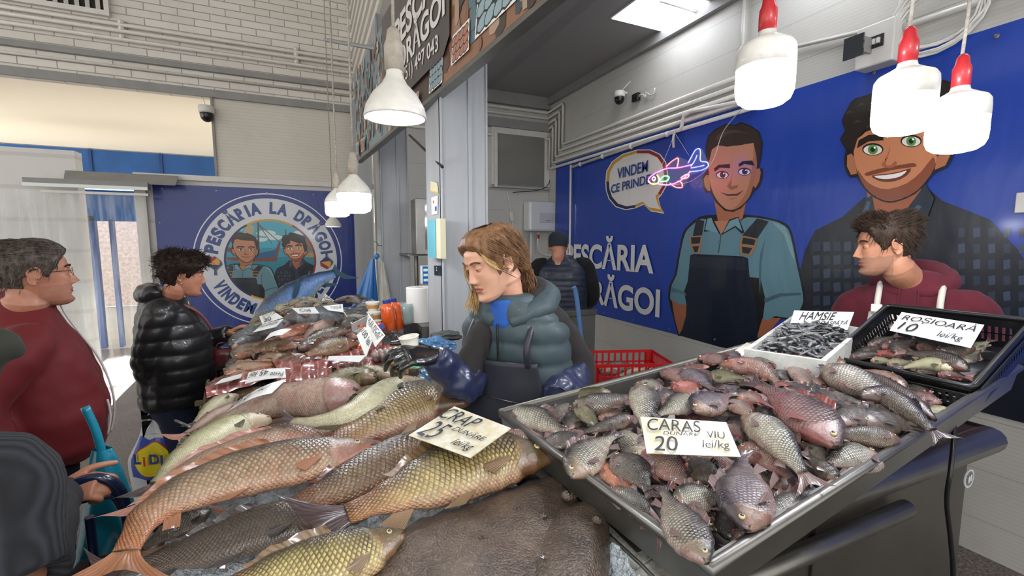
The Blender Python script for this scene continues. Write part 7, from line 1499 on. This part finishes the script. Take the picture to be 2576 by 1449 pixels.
# ---- foam box with anchovies
m_foam = mat('dirty_foam', '#c9cac4', .6, var=.2, vscale=20, bump=.3, bscale=120)
def foambox(lab, C, dep, wall=.02, group=None):
    o = thing('foam_box', lab, 'foam box', C[0], group); n_ = (C[1] - C[0]).cross(C[3] - C[0]).normalized(); n_ = n_ if n_.z > 0 else -n_; I = inset(C, wall); 
    mb = MB()
    for i in range(4):
        j = (i + 1) % 4; mb.poly([C[i], C[j], C[j] - n_ * dep, C[i] - n_ * dep]); mb.poly([I[i], I[j], I[j] - n_ * (dep - wall), I[i] - n_ * (dep - wall)]); mb.poly([C[i], C[j], I[j], I[i]])
    mb.poly([p - n_ * (dep - wall) for p in I]); mb.poly([p - n_ * dep for p in C]); mb.build('tub', m_foam, o, fix=False); return o, I, n_
zf = 1.335
hC = [at_z(1872, 878, zf - .01), at_z(1996, 792, zf + .01), at_z(2172, 826, zf + .01), at_z(2078, 908, zf - .01)]
ho, hI, hn = foambox('dirty white foam box of small silver anchovies left of the black crate', hC, .09, .016)
rs = random.Random(2); first = None
hz = sum((p for p in hI), V((0, 0, 0))) / 4
for k in range(250):
    u, v = rs.random(), rs.random(); p = hI[0].lerp(hI[3], u).lerp(hI[1].lerp(hI[2], u), v); e_ = min(u, 1 - u, v, 1 - v); u = .12 + .76 * u; v = .1 + .8 * v; p = hI[0].lerp(hI[3], u).lerp(hI[1].lerp(hI[2], u), v)
    hh = .03 * (1 - (2 * u - 1) ** 2) * (1 - (2 * v - 1) ** 2) ; p = p + V((0, 0, -.018 + hh * 1.2 + rs.uniform(-.012, .012)))
    if first is None: first = [fish('anchovy', '', 'fish', '', [V((-.035, 0, 0)), V((0, .004 * q, 0)), V((.035, 0, 0))], .0125, V((0, 0, 1)), 'sprat', 'slim', 1, 1, n=14, m_=8, fins=0, thick=.008) for q in (-1, 1)]; [REG.remove(x) for x in first]; [x.__setitem__('group', 'anchovies in the foam box') for x in first]
    if k < 2: o = first[k]
    else:
        o = first[k % 2].copy(); COL.objects.link(o)
        for ch in first[k % 2].children: c_ = ch.copy(); COL.objects.link(c_); c_.parent = o
    o.location = p; o.rotation_euler = (rs.uniform(-1, 1), rs.uniform(-.35, .35), rs.gauss(.5, 1.0)); s_ = rs.uniform(.85, 1.3); o.scale = (s_, s_, s_)
    o['label'] = 'small silvery anchovy heaped in the dirty white foam box'; o['group'] = 'anchovies in the foam box'; o['category'] = 'fish'
# ---- foam boxes, bottles, roll and counter behind the left stall
fz = 1.33
fo, _, _ = foambox('white foam box with small mackerels at the far end of the stall', [at_z(862, 782, 1.25), at_z(936, 752, 1.25), at_z(965, 775, 1.25), at_z(885, 815, 1.25)], .06, .012)
for k in range(14):
    p = at_z(880 + rs.uniform(-8, 50), 784 + rs.uniform(-10, 6), 1.245); a = rs.uniform(-.3, .6); d = V((math.cos(a), math.sin(a), 0)) * .05
    fish('mackerel', 'small dark-striped mackerel lying in the far white foam box', 'fish', 'mackerels in the far foam box', [p - d, p, p + d], .025, V((0, -.5, 1)), 'mackerel', 'slim', 1, n=14, m_=8, fins=1)
fo, _, _ = foambox('printed white foam box standing behind the black-headed fish', [at_z(872, 822, 1.21), at_z(925, 800, 1.21), at_z(932, 815, 1.21), at_z(880, 840, 1.21)], .07, .01)
for k, (a, b, c, d) in enumerate((((918, 765), (948, 752), (958, 775), (925, 790)), ((922, 790), (952, 778), (962, 800), (930, 815)), ((924, 815), (950, 803), (958, 822), (932, 832)))):
    q = [at_f(x, y, 2.9 - .06 * k) for x, y in (a, b, c, d)]; o = thing('plastic_tub', '%s cream plastic tub stacked behind the orange bottles' % ('topmost', 'middle', 'lowest')[k], 'tub', sum(q, V((0, 0, 0))) / 4, 'cream tubs stacked by the bottles')
    c_ = sum(q, V((0, 0, 0))) / 4; MB().lathe([(.03, -.03), (.042, .022), (.046, .024), (.046, .03), (.001, .031)], c_, seg=24).build('tub', mat('cream_plastic'), o, smooth=False); MB().lathe([(.041, -.01), (.042, .012)], c_ + V((0, 0, 0)), seg=24, cap=False).build('label_band', mat('tub_label', '#a8763c', .4), o)
m_or = mat('orange_oil', '#d2561a', .15, coat=1, var=.2, vscale=30); m_cap = mat('blue_cap', '#24307c', .35, coat=.2)
def bottle(px, y1, y0, f, lab, tilt=0, grp='orange fish oil bottles'):
    b = at_f(px, y0, f); t_ = at_f(px + tilt, y1, f); h = (t_ - b).length; ax = (t_ - b).normalized(); r = h * .235
    o = thing('oil_bottle', lab, 'bottle', b, grp); MB().lathe([(r * .9, 0), (r, .01 * h), (r, .74 * h), (r * .85, .84 * h), (r * .5, .9 * h), (r * .45, .92 * h)], b, ax, 24).build('bottle', m_or, o, smooth=True); MB().lathe([(r * .56, .9 * h), (r * .56, h), (r * .5, 1.01 * h)], b, ax, 20).build('cap', m_cap, o)
bottle(982, 755, 830, 2.62, 'left one of two tall orange bottles with blue caps', -10); bottle(1000, 752, 828, 2.7, 'right one of two tall orange bottles with blue caps', -12)
o = thing('oil_bottle', 'lying orange bottle whose blue cap shows behind the liver card', 'bottle', at_f(955, 820, 2.5), 'orange fish oil bottles'); b = at_f(958, 822, 2.5)
MB().lathe([(.028, -.09), (.028, -.02), (.015, .0)], b, (.1, -1, .25), 20).build('bottle', m_or, o, smooth=True); MB().lathe([(.017, .0), (.017, .025)], b, (.1, -1, .25), 16).build('cap', m_cap, o)
o = thing('oil_bottle', 'small orange bottle neck peeping below the fallen liver card', 'bottle', at_f(903, 875, 2.2), 'orange fish oil bottles'); MB().lathe([(.016, -.03), (.016, .02), (.012, .025)], at_f(903, 874, 2.2), (.9, .2, .3), 16).build('bottle', m_or, o, smooth=True); MB().lathe([(.012, .0251), (.012, .04)], at_f(903, 874, 2.2), (.9, .2, .3), 12).build('cap', m_or, o)
# counter with roll
ct = thing('counter', 'stainless counter behind the post carrying the paper roll', 'counter', (.9, 3.0, 0))
zc = at_f(1060, 808, 2.85).z; pA = at_f(1000, 868, 2.45); 
MB().bx((.60, 2.66, zc - .04), (1.3, 3.5, zc)).build('top', M_steel, ct, bevel=.004); MB().bx((.60, 2.64, zc - .14), (1.28, 2.66, zc - .0)).build('front_apron', M_steel, ct); MB().bx((.64, 2.7, .1), (1.26, 3.45, zc - .05)).build('cabinet', M_steel, ct)
for x in (.66, 1.24):
    for y in (2.72, 3.42): MB().bx((x - .02, y - .02, 0), (x + .02, y + .02, .12)).build('leg', M_steel, ct)
rp_ = at_f(1058, 808, 2.86); rp_.z = zc; pr_ = thing('paper_roll', 'large white paper towel roll standing on the steel counter', 'paper roll', rp_)
m_pap = mat('paper', '#d8d6d2', .85, bump=.4, bscale=140, bdist=.003); h = at_f(1058, 722, 2.86).z - zc
MB().lathe([(.03, h - .01), (.032, h), (.084, h), (.087, h - .004), (.087, .003), (.084, 0)], rp_, seg=40, cap=False).build('paper', m_pap, pr_, smooth=False); MB().lathe([(.03, 0), (.03, h - .002)], rp_, seg=20, cap=False).build('core', mat('cardboard', '#8f8474', .8), pr_); MB().box(rp_ + V((.05, -.075, h / 2)), (.05, .003, h * .97), Matrix.Rotation(.5, 3, 'Z')).build('loose_sheet', m_pap, pr_)
cb = at_f(1018, 808, 2.78); cb.z = zc; MB().lathe([(.055, 0), (.062, .01), (.058, .1), (.05, .125), (.046, .125), (.053, .1), (.056, .012)], cb + V((0, 0, 0)), seg=28, cap=False).build('plastic_container', mat('clear_box', '#9fb3b0', .1, alpha=.6, coat=.8), smooth=True); tag(bpy.data.objects['plastic_container'], 'clear plastic container upside down between bottles and paper roll', 'container')
# yellow box, steel plate, blue plastic bag, green film
a = at_z(1003, 898, 1.22); MB().box(a, (.075, .06, .045), Matrix.Rotation(.5, 3, 'Z')).build('carton', mat('yellow_print', '#d39b1c', .35, coat=.3, var=.3, vscale=25, col2=(.6, .25, .03)), bevel=.003); tag(bpy.data.objects['carton'], 'small yellow carton below the black gloved hand', 'carton')
tag(MB().poly([at_z(965, 875, 1.19), at_z(1010, 880, 1.2), at_z(1002, 925, 1.2), at_z(985, 925, 1.19)], (0, 0, -.003)).build('steel_plate', M_steel), 'small steel plate between the sliced fish and the yellow carton', 'plate')
m_bb = mat('blue_film', '#4f86b8', .15, coat=1, alpha=.75, bump=1, bscale=16, bdist=.03)
def crumple(name, c, r, sq_, lab, m, cat, seed):
    def f(u, v):
        a = 2 * math.pi * u; b = math.pi * v; d = V((math.sin(b) * math.cos(a), math.sin(b) * math.sin(a), math.cos(b))); k = 1 + .35 * noise.noise(d * 2.2 + V((seed, 0, 0))) + .22 * abs(noise.noise(d * 6 + V((0, seed, 0)))) ; return c + V((d.x * r * sq_[0] * k, d.y * r * sq_[1] * k, d.z * r * sq_[2] * k))
    return tag(MB().grid(f, 48, 30, closed_u=True).build(name, m, smooth=False), lab, cat)
crumple('plastic_bag', at_f(1130, 955, 1.72), .1, (1.1, .9, .7), 'crumpled translucent blue plastic bag under the reaching sleeve', m_bb, 'bag', 3); crumple('plastic_bag', at_f(1092, 872, 1.95), .07, (1.2, .9, .55), 'smaller blue plastic bag behind the reaching sleeve', m_bb, 'bag', 8)
crumple('plastic_film', at_z(1040, 922, 1.18), .03, (1.6, .8, .2), 'scrap of light green plastic film beside the yellow carton', mat('green_film', '#7fc79a', .3, coat=.5), 'plastic film', 5)
crumple('cloth', at_f(1120, 846, 2.2), .06, (1.3, .8, .4), 'dark grey cloth lying behind the blue plastic bag', fabric('grey_cloth', '#4a4d4c'), 'cloth', 6)
# ---- tuna dummy at the end of the stall
tp = [at_f(x, y, f) for x, y, f in ((640, 830, 3.55), (720, 768, 3.6), (790, 712, 3.65), (842, 688, 3.7))]
bt = fish('tuna', 'big blue and silver tuna slanting up with its tail over the far pile', 'fish', None, tp, .27, V((-.2, -1, .25)), 'bluetuna', 'slim', 1 if True else -1, tailf=.0, thick=.16, fins=0)
mf_ = SP['bluetuna'][1]
def blade(nm, px, f, par): 
    q = [at_f(x, y, f) for x, y in px]; MB().poly(q, bk * .008).build(nm, mf_, par, smooth=False)
blade('tail_fin', [(835, 680), (842, 665), (850, 680), (872, 692), (906, 700), (868, 702), (845, 692)], 3.7, bt)
blade('second_dorsal_fin', [(768, 708), (778, 680), (782, 702)], 3.64, bt); blade('anal_fin', [(820, 722), (838, 720), (852, 716), (830, 712), (815, 712)], 3.66, bt); blade('pectoral_fin', [(735, 745), (742, 715), (752, 698), (755, 715), (748, 742), (738, 752)], 3.5, bt)
MB().tube([tp[0], V((tp[0].x, tp[0].y, 1.0))], .01, 8).build('stand', M_steel, bt)
# ---- red crate with fish on a dark one
def crate_box(name, lab, c, sx, sy, sz, rot, m, slots=12):
    o = thing(name, lab, 'crate', c); M3 = Matrix.Rotation(rot, 3, 'Z')
    def side(a, b, nm='side_wall'):
        mb = MB(); a = V(a); b = V(b); L = (b - a).length; d = (b - a).normalized(); M4 = M3 @ Matrix.Rotation(math.atan2(d.y, d.x), 3, 'Z')
        def q(t0, t1, z0, z1): m_ = a.lerp(b, (t0 + t1) / 2); mb.box(c + M3 @ V((m_.x, m_.y, 0)) + V((0, 0, (z0 + z1) / 2)), ((t1 - t0) * L, .006, z1 - z0), M4)
        q(0, 1, sz * .88, sz); q(0, 1, 0, sz * .15); q(0, 1, sz * .45, sz * .52)
        for k in range(slots + 1): t = k / slots; q(max(0, t - .012), min(1, t + .012), sz * .15, sz * .88)
        q(0, .1, .1 * sz, sz * .9); q(.9, 1, .1 * sz, sz * .9); q(.3, .7, sz * .15, sz * .45) if L < .45 else None
        mb.build(nm, m, o)
    x, y = sx / 2, sy / 2; side((-x, -y), (x, -y)); side((x, -y), (x, y)); side((x, y), (-x, y)); side((-x, y), (-x, -y)); MB().box(c + V((0, 0, .005)), (sx, sy, .01), M3).build('base', m, o); return o
rc = at_f(1568, 905, 2.75); zr = rc.z - .13
crate_box('plastic_crate', 'red slotted crate with a silver fish in front of the ribbed wall', V((rc.x, rc.y, zr)), .5, .34, .15, -.35, mat('red_plastic', '#b01a1c', .35, coat=.3))
crate_box('plastic_crate', 'black crate under the red one', V((rc.x, rc.y, zr - .26)), .52, .36, .25, -.35, m_cr); slab_ = MB().box((rc.x, rc.y, (zr - .27) / 2), (.6, .45, zr - .27), Matrix.Rotation(-.35, 3, 'Z')).build('low_table', mat('dark_steel_panel'), bevel=.01); tag(slab_, 'dark low cabinet carrying the red and black crates', 'cabinet')
p = V((rc.x, rc.y, zr + .06)); fish('whole_fish', 'silver fish lying in the red crate', 'fish', None, [p + V((-.16, .02, 0)), p + V((0, .03, .01)), p + V((.13, -.02, 0))], .09, V((-.2, -.6, 1)), 'silver', 'slim')
p = p + V((.02, -.07, -.01)); fish('whole_fish', 'second pale fish at the front of the red crate', 'fish', None, [p + V((.14, .02, 0)), p + V((0, .0, .01)), p + V((-.13, -.0, 0))], .07, V((-.2, -.6, 1)), 'pale', 'slim')
# ---- water heater, pipes, cable switch on the booth back wall
a, b = at_y(1315, 508, YB), at_y(1396, 583, YB)
wh = thing('water_heater', 'white rectangular water heater on the back wall left of the blue banner', 'water heater', a); MB().bx((a.x, YB - .22, b.z), (b.x, YB, a.z)).build('tank', mat('heater_white', '#cfd0d0', .35, coat=.2), wh, bevel=.03)
pa, pb = at_y(1358, 535, YB - .23), at_y(1392, 560, YB - .23); MB().bx((pa.x, YB - .232, pb.z), (pb.x, YB - .22, pa.z)).build('control_panel', mat('panel_grey', '#b9babb', .4), wh, bevel=.004); text_on('ariston', 'maker_mark', at_y(1374, 556, YB - .232), (1, 0, 0), (0, 0, 1), .018, mat('mark_red', '#9c2a2a'), wh, .02)
q = at_y(1336, 585, YB - .1); MB().tube([q, V((q.x, q.y, .95))], .014, 8).build('inlet_pipe', M_pvc, wh, smooth=True); q = at_y(1354, 585, YB - .1); MB().tube(catmull([q, q + V((0, 0, -.22)), q + V((.1, 0, -.32)), q + V((.35, 0, -.34))], 4), .014, 8).build('outlet_pipe', M_pvc, wh, smooth=True); MB().box(q + V((0, 0, -.06)), (.03, .03, .06)).build('valve', mat('mark_red'), wh)
sw = at_y(1287, 545, YB - .02); o = thing('cable_switch', 'white inline switch hanging on its cable left of the water heater', 'switch', sw); MB().box(sw, (.05, .03, .13), Matrix.Rotation(-.2, 3, 'Y')).build('body', M_white, o, bevel=.006); MB().tube(catmull([at_y(1276, 485, YB - .02), sw + V((-.01, 0, .06))], 2), .004, 6).build('cable', M_pvc, o); MB().tube(catmull([sw + V((.01, 0, -.06)), sw + V((.01, 0, -.4))], 2), .004, 6).build('cable', M_pvc, o)
tag(MB().tube(catmull([at_y(1378, 345, YB - .05), at_y(1385, 400, YB - .05), at_y(1375, 470, YB - .06), at_y(1290, 484, YB - .06)], 5), .005, 6).build('cable', M_black, smooth=True), 'black and white cable drooping right of the small window', 'cable')
# ---- cameras on the walls
def cam_obj(p, d, lab, ant):
    o = thing('security_camera', lab, 'camera', p); MB().lathe([(.045, .05), (.05, .045), (.05, .01), (.046, 0)], p, seg=24).build('dome_housing', M_white, o, smooth=True); MB().sphere(p + V((0, 0, -.012)), (.043, .043, .05), 20).build('black_head', M_black, o, smooth=True); MB().lathe([(.014, 0), (.013, .006), (.001, .007)], p + V((0, 0, -.012)) + V(d).normalized() * .04, d, 14).build('lens', m_pup, o)
    o.scale = (k_, k_, k_) if (k_ := (1.9 if p.y > 7 else 1.25)) else None
    MB().tube([p + V((0, 0, .045)), p + ant], .006, 6).build('antenna', M_white, o); MB().tube([p + V((0, 0, .04)), p + V((0.0, 0, .06)) + V(ant) * .0 + (V((.1, 0, 0)) if p.x > 2 else V((0, .1, 0)))], .014, 8).build('bracket', M_white, o)
cam_obj(at_x(1558, 245, XR - .1), (-1, -.6, -.4), 'white and black camera on the right wall above the blue banner', V((.05, -.12, .14))); cam_obj(at_y(520, 285, YL - .06), (-.6, -1, -.3), 'white and black camera at the edge of the cream panel in the hall', V((-.03, 0, .2)))
q = at_x(1600, 245, XR - .03); tag(MB().box(q, (.04, .1, .08)).build('power_adapter', M_black, bevel=.006), 'black plug adapter beside the booth camera', 'adapter')
tag(MB().tube([q + V((0, -.06 - .02 * k + .03 * math.cos(k), -.02 + .03 * math.sin(k * 1.3))) for k in range(12)], .008, 6).build('cable_loop', M_pvc, smooth=True), 'tangled white cable beside the plug adapter', 'cable')
# fuse box, lamp, cable coil
q0, q1 = at_x(2155, 88, XR - .12), at_x(2245, 140, XR - .12); fb = thing('fuse_box', 'white fuse box with open grey lid above the blue banner', 'fuse box', q0)
MB().bx((XR - .12, q1.y, q1.z - .02), (XR, q0.y, q0.z + .03)).build('housing', M_white, fb, bevel=.008); c_ = (q0 + q1) / 2; MB().bx((XR - .126, c_.y - .05, c_.z - .02), (XR - .12, c_.y + .07, c_.z + .05)).build('breaker_window', M_dark, fb)
for k in range(4): MB().bx((XR - .14, c_.y - .035 + k * .022, c_.z), (XR - .125, c_.y - .02 + k * .022, c_.z + .03)).build('breaker', M_white, fb)
w0, w1 = at_x(2126, 100, XR - .2), at_x(2172, 138, XR - .2); MB().bx((XR - .21, w1.y, w1.z), (XR - .2, w0.y, w0.z)).build('lid', mat('smoked_lid', '#3c3f42', .15, coat=1), fb); MB().bx((XR - .2, w1.y, w1.z + .02), (XR - .12, w1.y + .01, w0.z - .02)).build('lid_arm', M_trim, fb)
co = at_x(2355, 45, XR - .05); coil = MB()
coil.tube([co + V((.004 * math.sin(k), (.2 + .02 * math.sin(k * .21)) * math.cos(k * .35), (.17 + .02 * math.cos(k * .17)) * math.sin(k * .35) + .02 * math.sin(k * .1))) for k in range(110)], .006, 6); tag(coil.build('cable_coil', M_pvc, smooth=True), 'coil of white cable hanging on the wall at the top right', 'cable')
sk = at_x(2570, 510, XR - .02); MB().bx((XR - .03, sk.y - .08, sk.z - .05), (XR - .012, sk.y + .02, sk.z + .05)).build('wall_socket', M_white, bevel=.004); tag(bpy.data.objects['wall_socket'], 'white wall socket at the right edge on the blue banner', 'socket')
tag(MB().tube(catmull([at_x(1875, 265, XR - .4), at_x(1820, 330, XR - .3), at_x(1790, 410, XR - .3), at_x(1740, 455, XR - .28), at_x(1690, 465, XR - .28)], 6), .003, 6).build('thin_cable', M_pvc, smooth=True), 'thin white cord drooping from the nearest lamp to the neon fish', 'cable')
# ---- things between the posts
q = [at_f(x, y, 3.9) for x, y in ((1046, 500), (1088, 500), (1088, 640), (1046, 640))]; cb_ = thing('wall_cabinet', 'steel framed cabinet with dark glass seen between the posts', 'cabinet', q[3])
MB().box((q[0] + q[2]) / 2 + V((.06, .1, 0)), ((q[1] - q[0]).length + .12, .2, q[0].z - q[3].z), Matrix.Rotation(-YAW * .0, 3, 'Z')).build('housing', M_steel, cb_, bevel=.004); MB().box((q[0] + q[2]) / 2 + V((.07, -.003, 0)), ((q[1] - q[0]).length * .9, .006, (q[0].z - q[3].z) * .82)).build('dark_glass', m_pup, cb_)
MB().box(V((cb_.location.x + .1, cb_.location.y + .3, q[3].z - .01)), (.3, 2.0 * .2, .015)).build('shelf', M_steel, cb_); MB().tube([(cb_.location.x + .1, cb_.location.y + .45, q[3].z - .02), (cb_.location.x + .1, cb_.location.y + .45, 0)], .02, 8).build('upright', M_steel, cb_)
s0 = at_f(1074, 716, 3.15); s0.z = max(s0.z, zc); sc_ = thing('scale_display', 'white and blue scale display standing behind the post', 'scale', s0); MB().box(s0 + V((0, 0, .07)), (.085, .05, .13)).build('body', M_white, sc_, bevel=.008); MB().box(s0 + V((-.015, -.027, .07)), (.04, .004, .12)).build('blue_panel', mat('panel_blue', '#2458b0', .4), sc_)
for k in range(3): MB().box(s0 + V((-.015, -.0295, .035 + .035 * k)), (.03, .002, .018)).build('digit_window', mat('lcd', '#9fc4b0', .3, emit='#9fd0c0', estr=.4), sc_)
MB().tube([s0 + V((0, 0, .0)), V((s0.x, s0.y, zc))], .01, 8).build('stem', M_white, sc_)
# stickers and blue sleeve on the nearer post
def cpost(px, py): return at_x(px, py, .634)
def stick(pts, m, lab, nm='sticker'): return tag(MB().poly([cpost(x, y) for x, y in pts], (-.003, 0, 0)).build(nm, m), lab, 'sticker')
s_ = stick([(1086, 497), (1102, 492), (1101, 538), (1087, 541)], M_white, 'white sticker with red dot and card marks on the nearer post'); MB().lathe([(.008, 0), (.008, .001)], cpost(1092, 508) + V((-.004, 0, 0)), (-1, 0, 0), 14).build('red_dot', mrd, s_); MB().poly([cpost(x, y) for x, y in ((1096, 520), (1100, 519), (1100, 530), (1096, 531))], (-.005, 0, 0)).build('blue_mark', mbl, s_)
stick([(1084, 455), (1100, 460), (1102, 472), (1103, 485), (1084, 478)], mat('cream_sticker', '#c9c2a0', .5), 'cream and black sticker, topmost on the nearer post'); stick([(1083, 478), (1103, 484), (1103, 487), (1083, 481)], mat('yellow_sticker', '#d8b422', .5), 'thin yellow strip under the topmost sticker')
s_ = stick([(1093, 668), (1110, 668), (1110, 693), (1094, 692)], m_pup, 'small black sticker with white lettering on the nearer post')
for k, y in enumerate((675, 681)): text_on(('PESCĂRIA', 'LA DRĂGOI')[k], 'sticker_lettering', cpost(1099, y) + V((-.0045, 0, 0)), (0, -1, 0), (0, 0, 1), .007, m_let, s_, .02, .022)
hl = at_x(1086, 648, .6); hd_ = thing('plastic_sleeve', 'turquoise and cream boards hanging edge-on at the nearer post', 'folder', hl)
MB().bx((.595, at_x(1078, 600, .6).y - .0, hl.z), (.6, at_x(1096, 600, .6).y, at_x(1086, 553, .6).z)).build('turquoise_sheet', mat('turquoise', '#5fb4c4', .25, coat=.6), hd_); MB().bx((.602, at_x(1090, 600, .6).y, hl.z), (.63, at_x(1107, 600, .6).y, at_x(1086, 553, .6).z)).build('cream_board', mat('cream_board', '#bdb79a', .6), hd_)
tag(MB().tube([cpost(1113, 420) + V((.0, 0, 0)), at_f(1030, 340, 3.4)], .008, 6).build('brace_rod', M_black), 'thin black rod slanting between the two posts', 'rod')
# blue bag and white apron hanging right of the round banner
hk = at_f(948, 645, 4.2); hb_ = thing('hanging_bag', 'blue plastic bag tied to a hook beside the farther post', 'bag', hk)
MB().grid(lambda u, v: hk + V((0, 0, -.02 - .5 * v)) + rt * ((-.04 - .1 * v) + (.015 + .11 * v) * math.cos(6.2832 * u) * (1 + .15 * math.sin(31.4 * u))) + bk * ((.015 + .05 * v) * math.sin(6.2832 * u) * (1 + .2 * math.sin(25.1 * u))), 48, 14, closed_u=True).build('bag', mat('blue_plastic', '#2a70b8', .3, coat=.5), hb_, smooth=True); MB().sphere(hk, (.025, .025, .03), 12).build('knot', mat('blue_plastic'), hb_)
MB().tube(catmull([hk + V((0, 0, .02)), hk + V((.02, 0, .1)), hk + V((-.02, 0, .14)), hk + V((-.04, 0, .12))], 4), .004, 6).build('hook', M_steel, hb_); MB().tube([hk + V((.0, .0, .1)), V((.637, 4.42, hk.z + .1))], .004, 6).build('hook_arm', M_steel, hb_)
ha = at_f(962, 660, 4.15); o = thing('hanging_apron', 'white strap apron hanging right of the blue bag', 'apron', ha); MB().grid(lambda u, v: ha + V((0, 0, -.48 * v)) + rt * ((u - .5) * (.03 + .1 * v) + .02 * v) + bk * (.01 * math.sin(u * 14)), 12, 12).build('cloth', M_wa, o, smooth=True)
MB().tube([ha, hk], .003, 6).build('strap', M_wa, o)
# blue hose, grey bin beside the man at the wall, black crate and wood at the stall side
ho_ = at_f(1450, 745, 3.7); tag(MB().tube(catmull([ho_ + V((-.03, 0, .08)), ho_, at_f(1462, 850, 3.7), at_f(1472, 950, 3.7), at_f(1468, 1100, 3.6), V((at_f(1468, 1100, 3.6).x, at_f(1468, 1100, 3.6).y, .03))], 6), .02, 10).build('hose', mat('blue_hose', '#5a7fb0', .4, coat=.3), smooth=True), 'pale blue hose hanging beside the man at the wall', 'hose')
gb = at_f(1425, 850, 3.85); o = thing('steel_sink', 'grey steel sink unit beside the man at the wall', 'sink', (gb.x, gb.y, 0)); MB().bx((gb.x - .15, gb.y, .1), (gb.x + .3, gb.y + .4, 1.05)).build('cabinet', mat('dull_steel', '#6f6f6a', .5, metal=.5), o, bevel=.006); MB().bx((gb.x - .16, gb.y - .01, 1.05), (gb.x + .31, gb.y + .41, 1.1)).build('basin_rim', M_steel, o, bevel=.004)
for x in (-.13, .28):
    for y in (.02, .38): MB().bx((gb.x + x - .015, gb.y + y - .015, 0), (gb.x + x + .015, gb.y + y + .015, .1)).build('leg', M_steel, o)
k0 = at_f(570, 905, 2.75); crate_box('plastic_crate', 'black slotted crate standing at the left side of the stall', V((-.68, 3.3, .72)), .4, .55, .26, 0, m_cr, 14); crate_box('plastic_crate', 'lower black slotted crate at the left side of the stall', V((-.68, 3.3, .44)), .4, .55, .27, 0, m_cr, 14); crate_box('plastic_crate', 'bottom black slotted crate at the left side of the stall', V((-.68, 3.3, .16)), .4, .55, .27, 0, m_cr, 14)
tag(MB().box((-.68, 3.3, .08), (.42, .57, .15)).build('pallet', mat('old_wood', '#8a7a5f', .8, var=.4, vscale=20)), 'wooden pallet under the black slotted crates', 'pallet')
wd_ = at_f(527, 965, 2.2); wd_.z = wd_.z - .0; o = thing('wooden_crate', 'small rough wooden crate end beside the red fillets', 'crate', wd_)
for k in range(3): MB().box(wd_ + V((-.02 + .03 * k, .02 * k, -.06)), (.012, .03, .16), Matrix.Rotation(.2, 3, 'Y')).build('slat', mat('old_wood'), o)
MB().box((wd_.x + .08, wd_.y + .02, wd_.z - .1), (.3, .03, .02)).build('rail', mat('old_wood'), o)
# fluorescent fitting wire and bracket bar in the hall
q0, q1 = at_f(818, 100, 3.6), at_f(945, 122, 3.3); tag(MB().tube([q0, q1], .014, 6).build('bracket_bar', M_trim), 'grey metal bar sticking out from the hanging sign to hold cables', 'bar')
# shopper's fish knife: the metal rod poking out at the stall edge
tag(MB().tube(catmull([at_z(441, 1058, 1.16), at_z(460, 1066, 1.17), at_z(480, 1076, 1.16)], 3), .004, 6).build('hook_tool', M_steel, smooth=True), 'short steel hook poking out over the left stall edge', 'hook')
# ================================================================ identical labels get a place word, left to right in the photograph
ORDW = ['first', 'second', 'third', 'fourth', 'fifth', 'sixth', 'seventh', 'eighth', 'ninth', 'tenth', 'eleventh', 'twelfth', 'thirteenth']
bpy.context.view_layer.update()
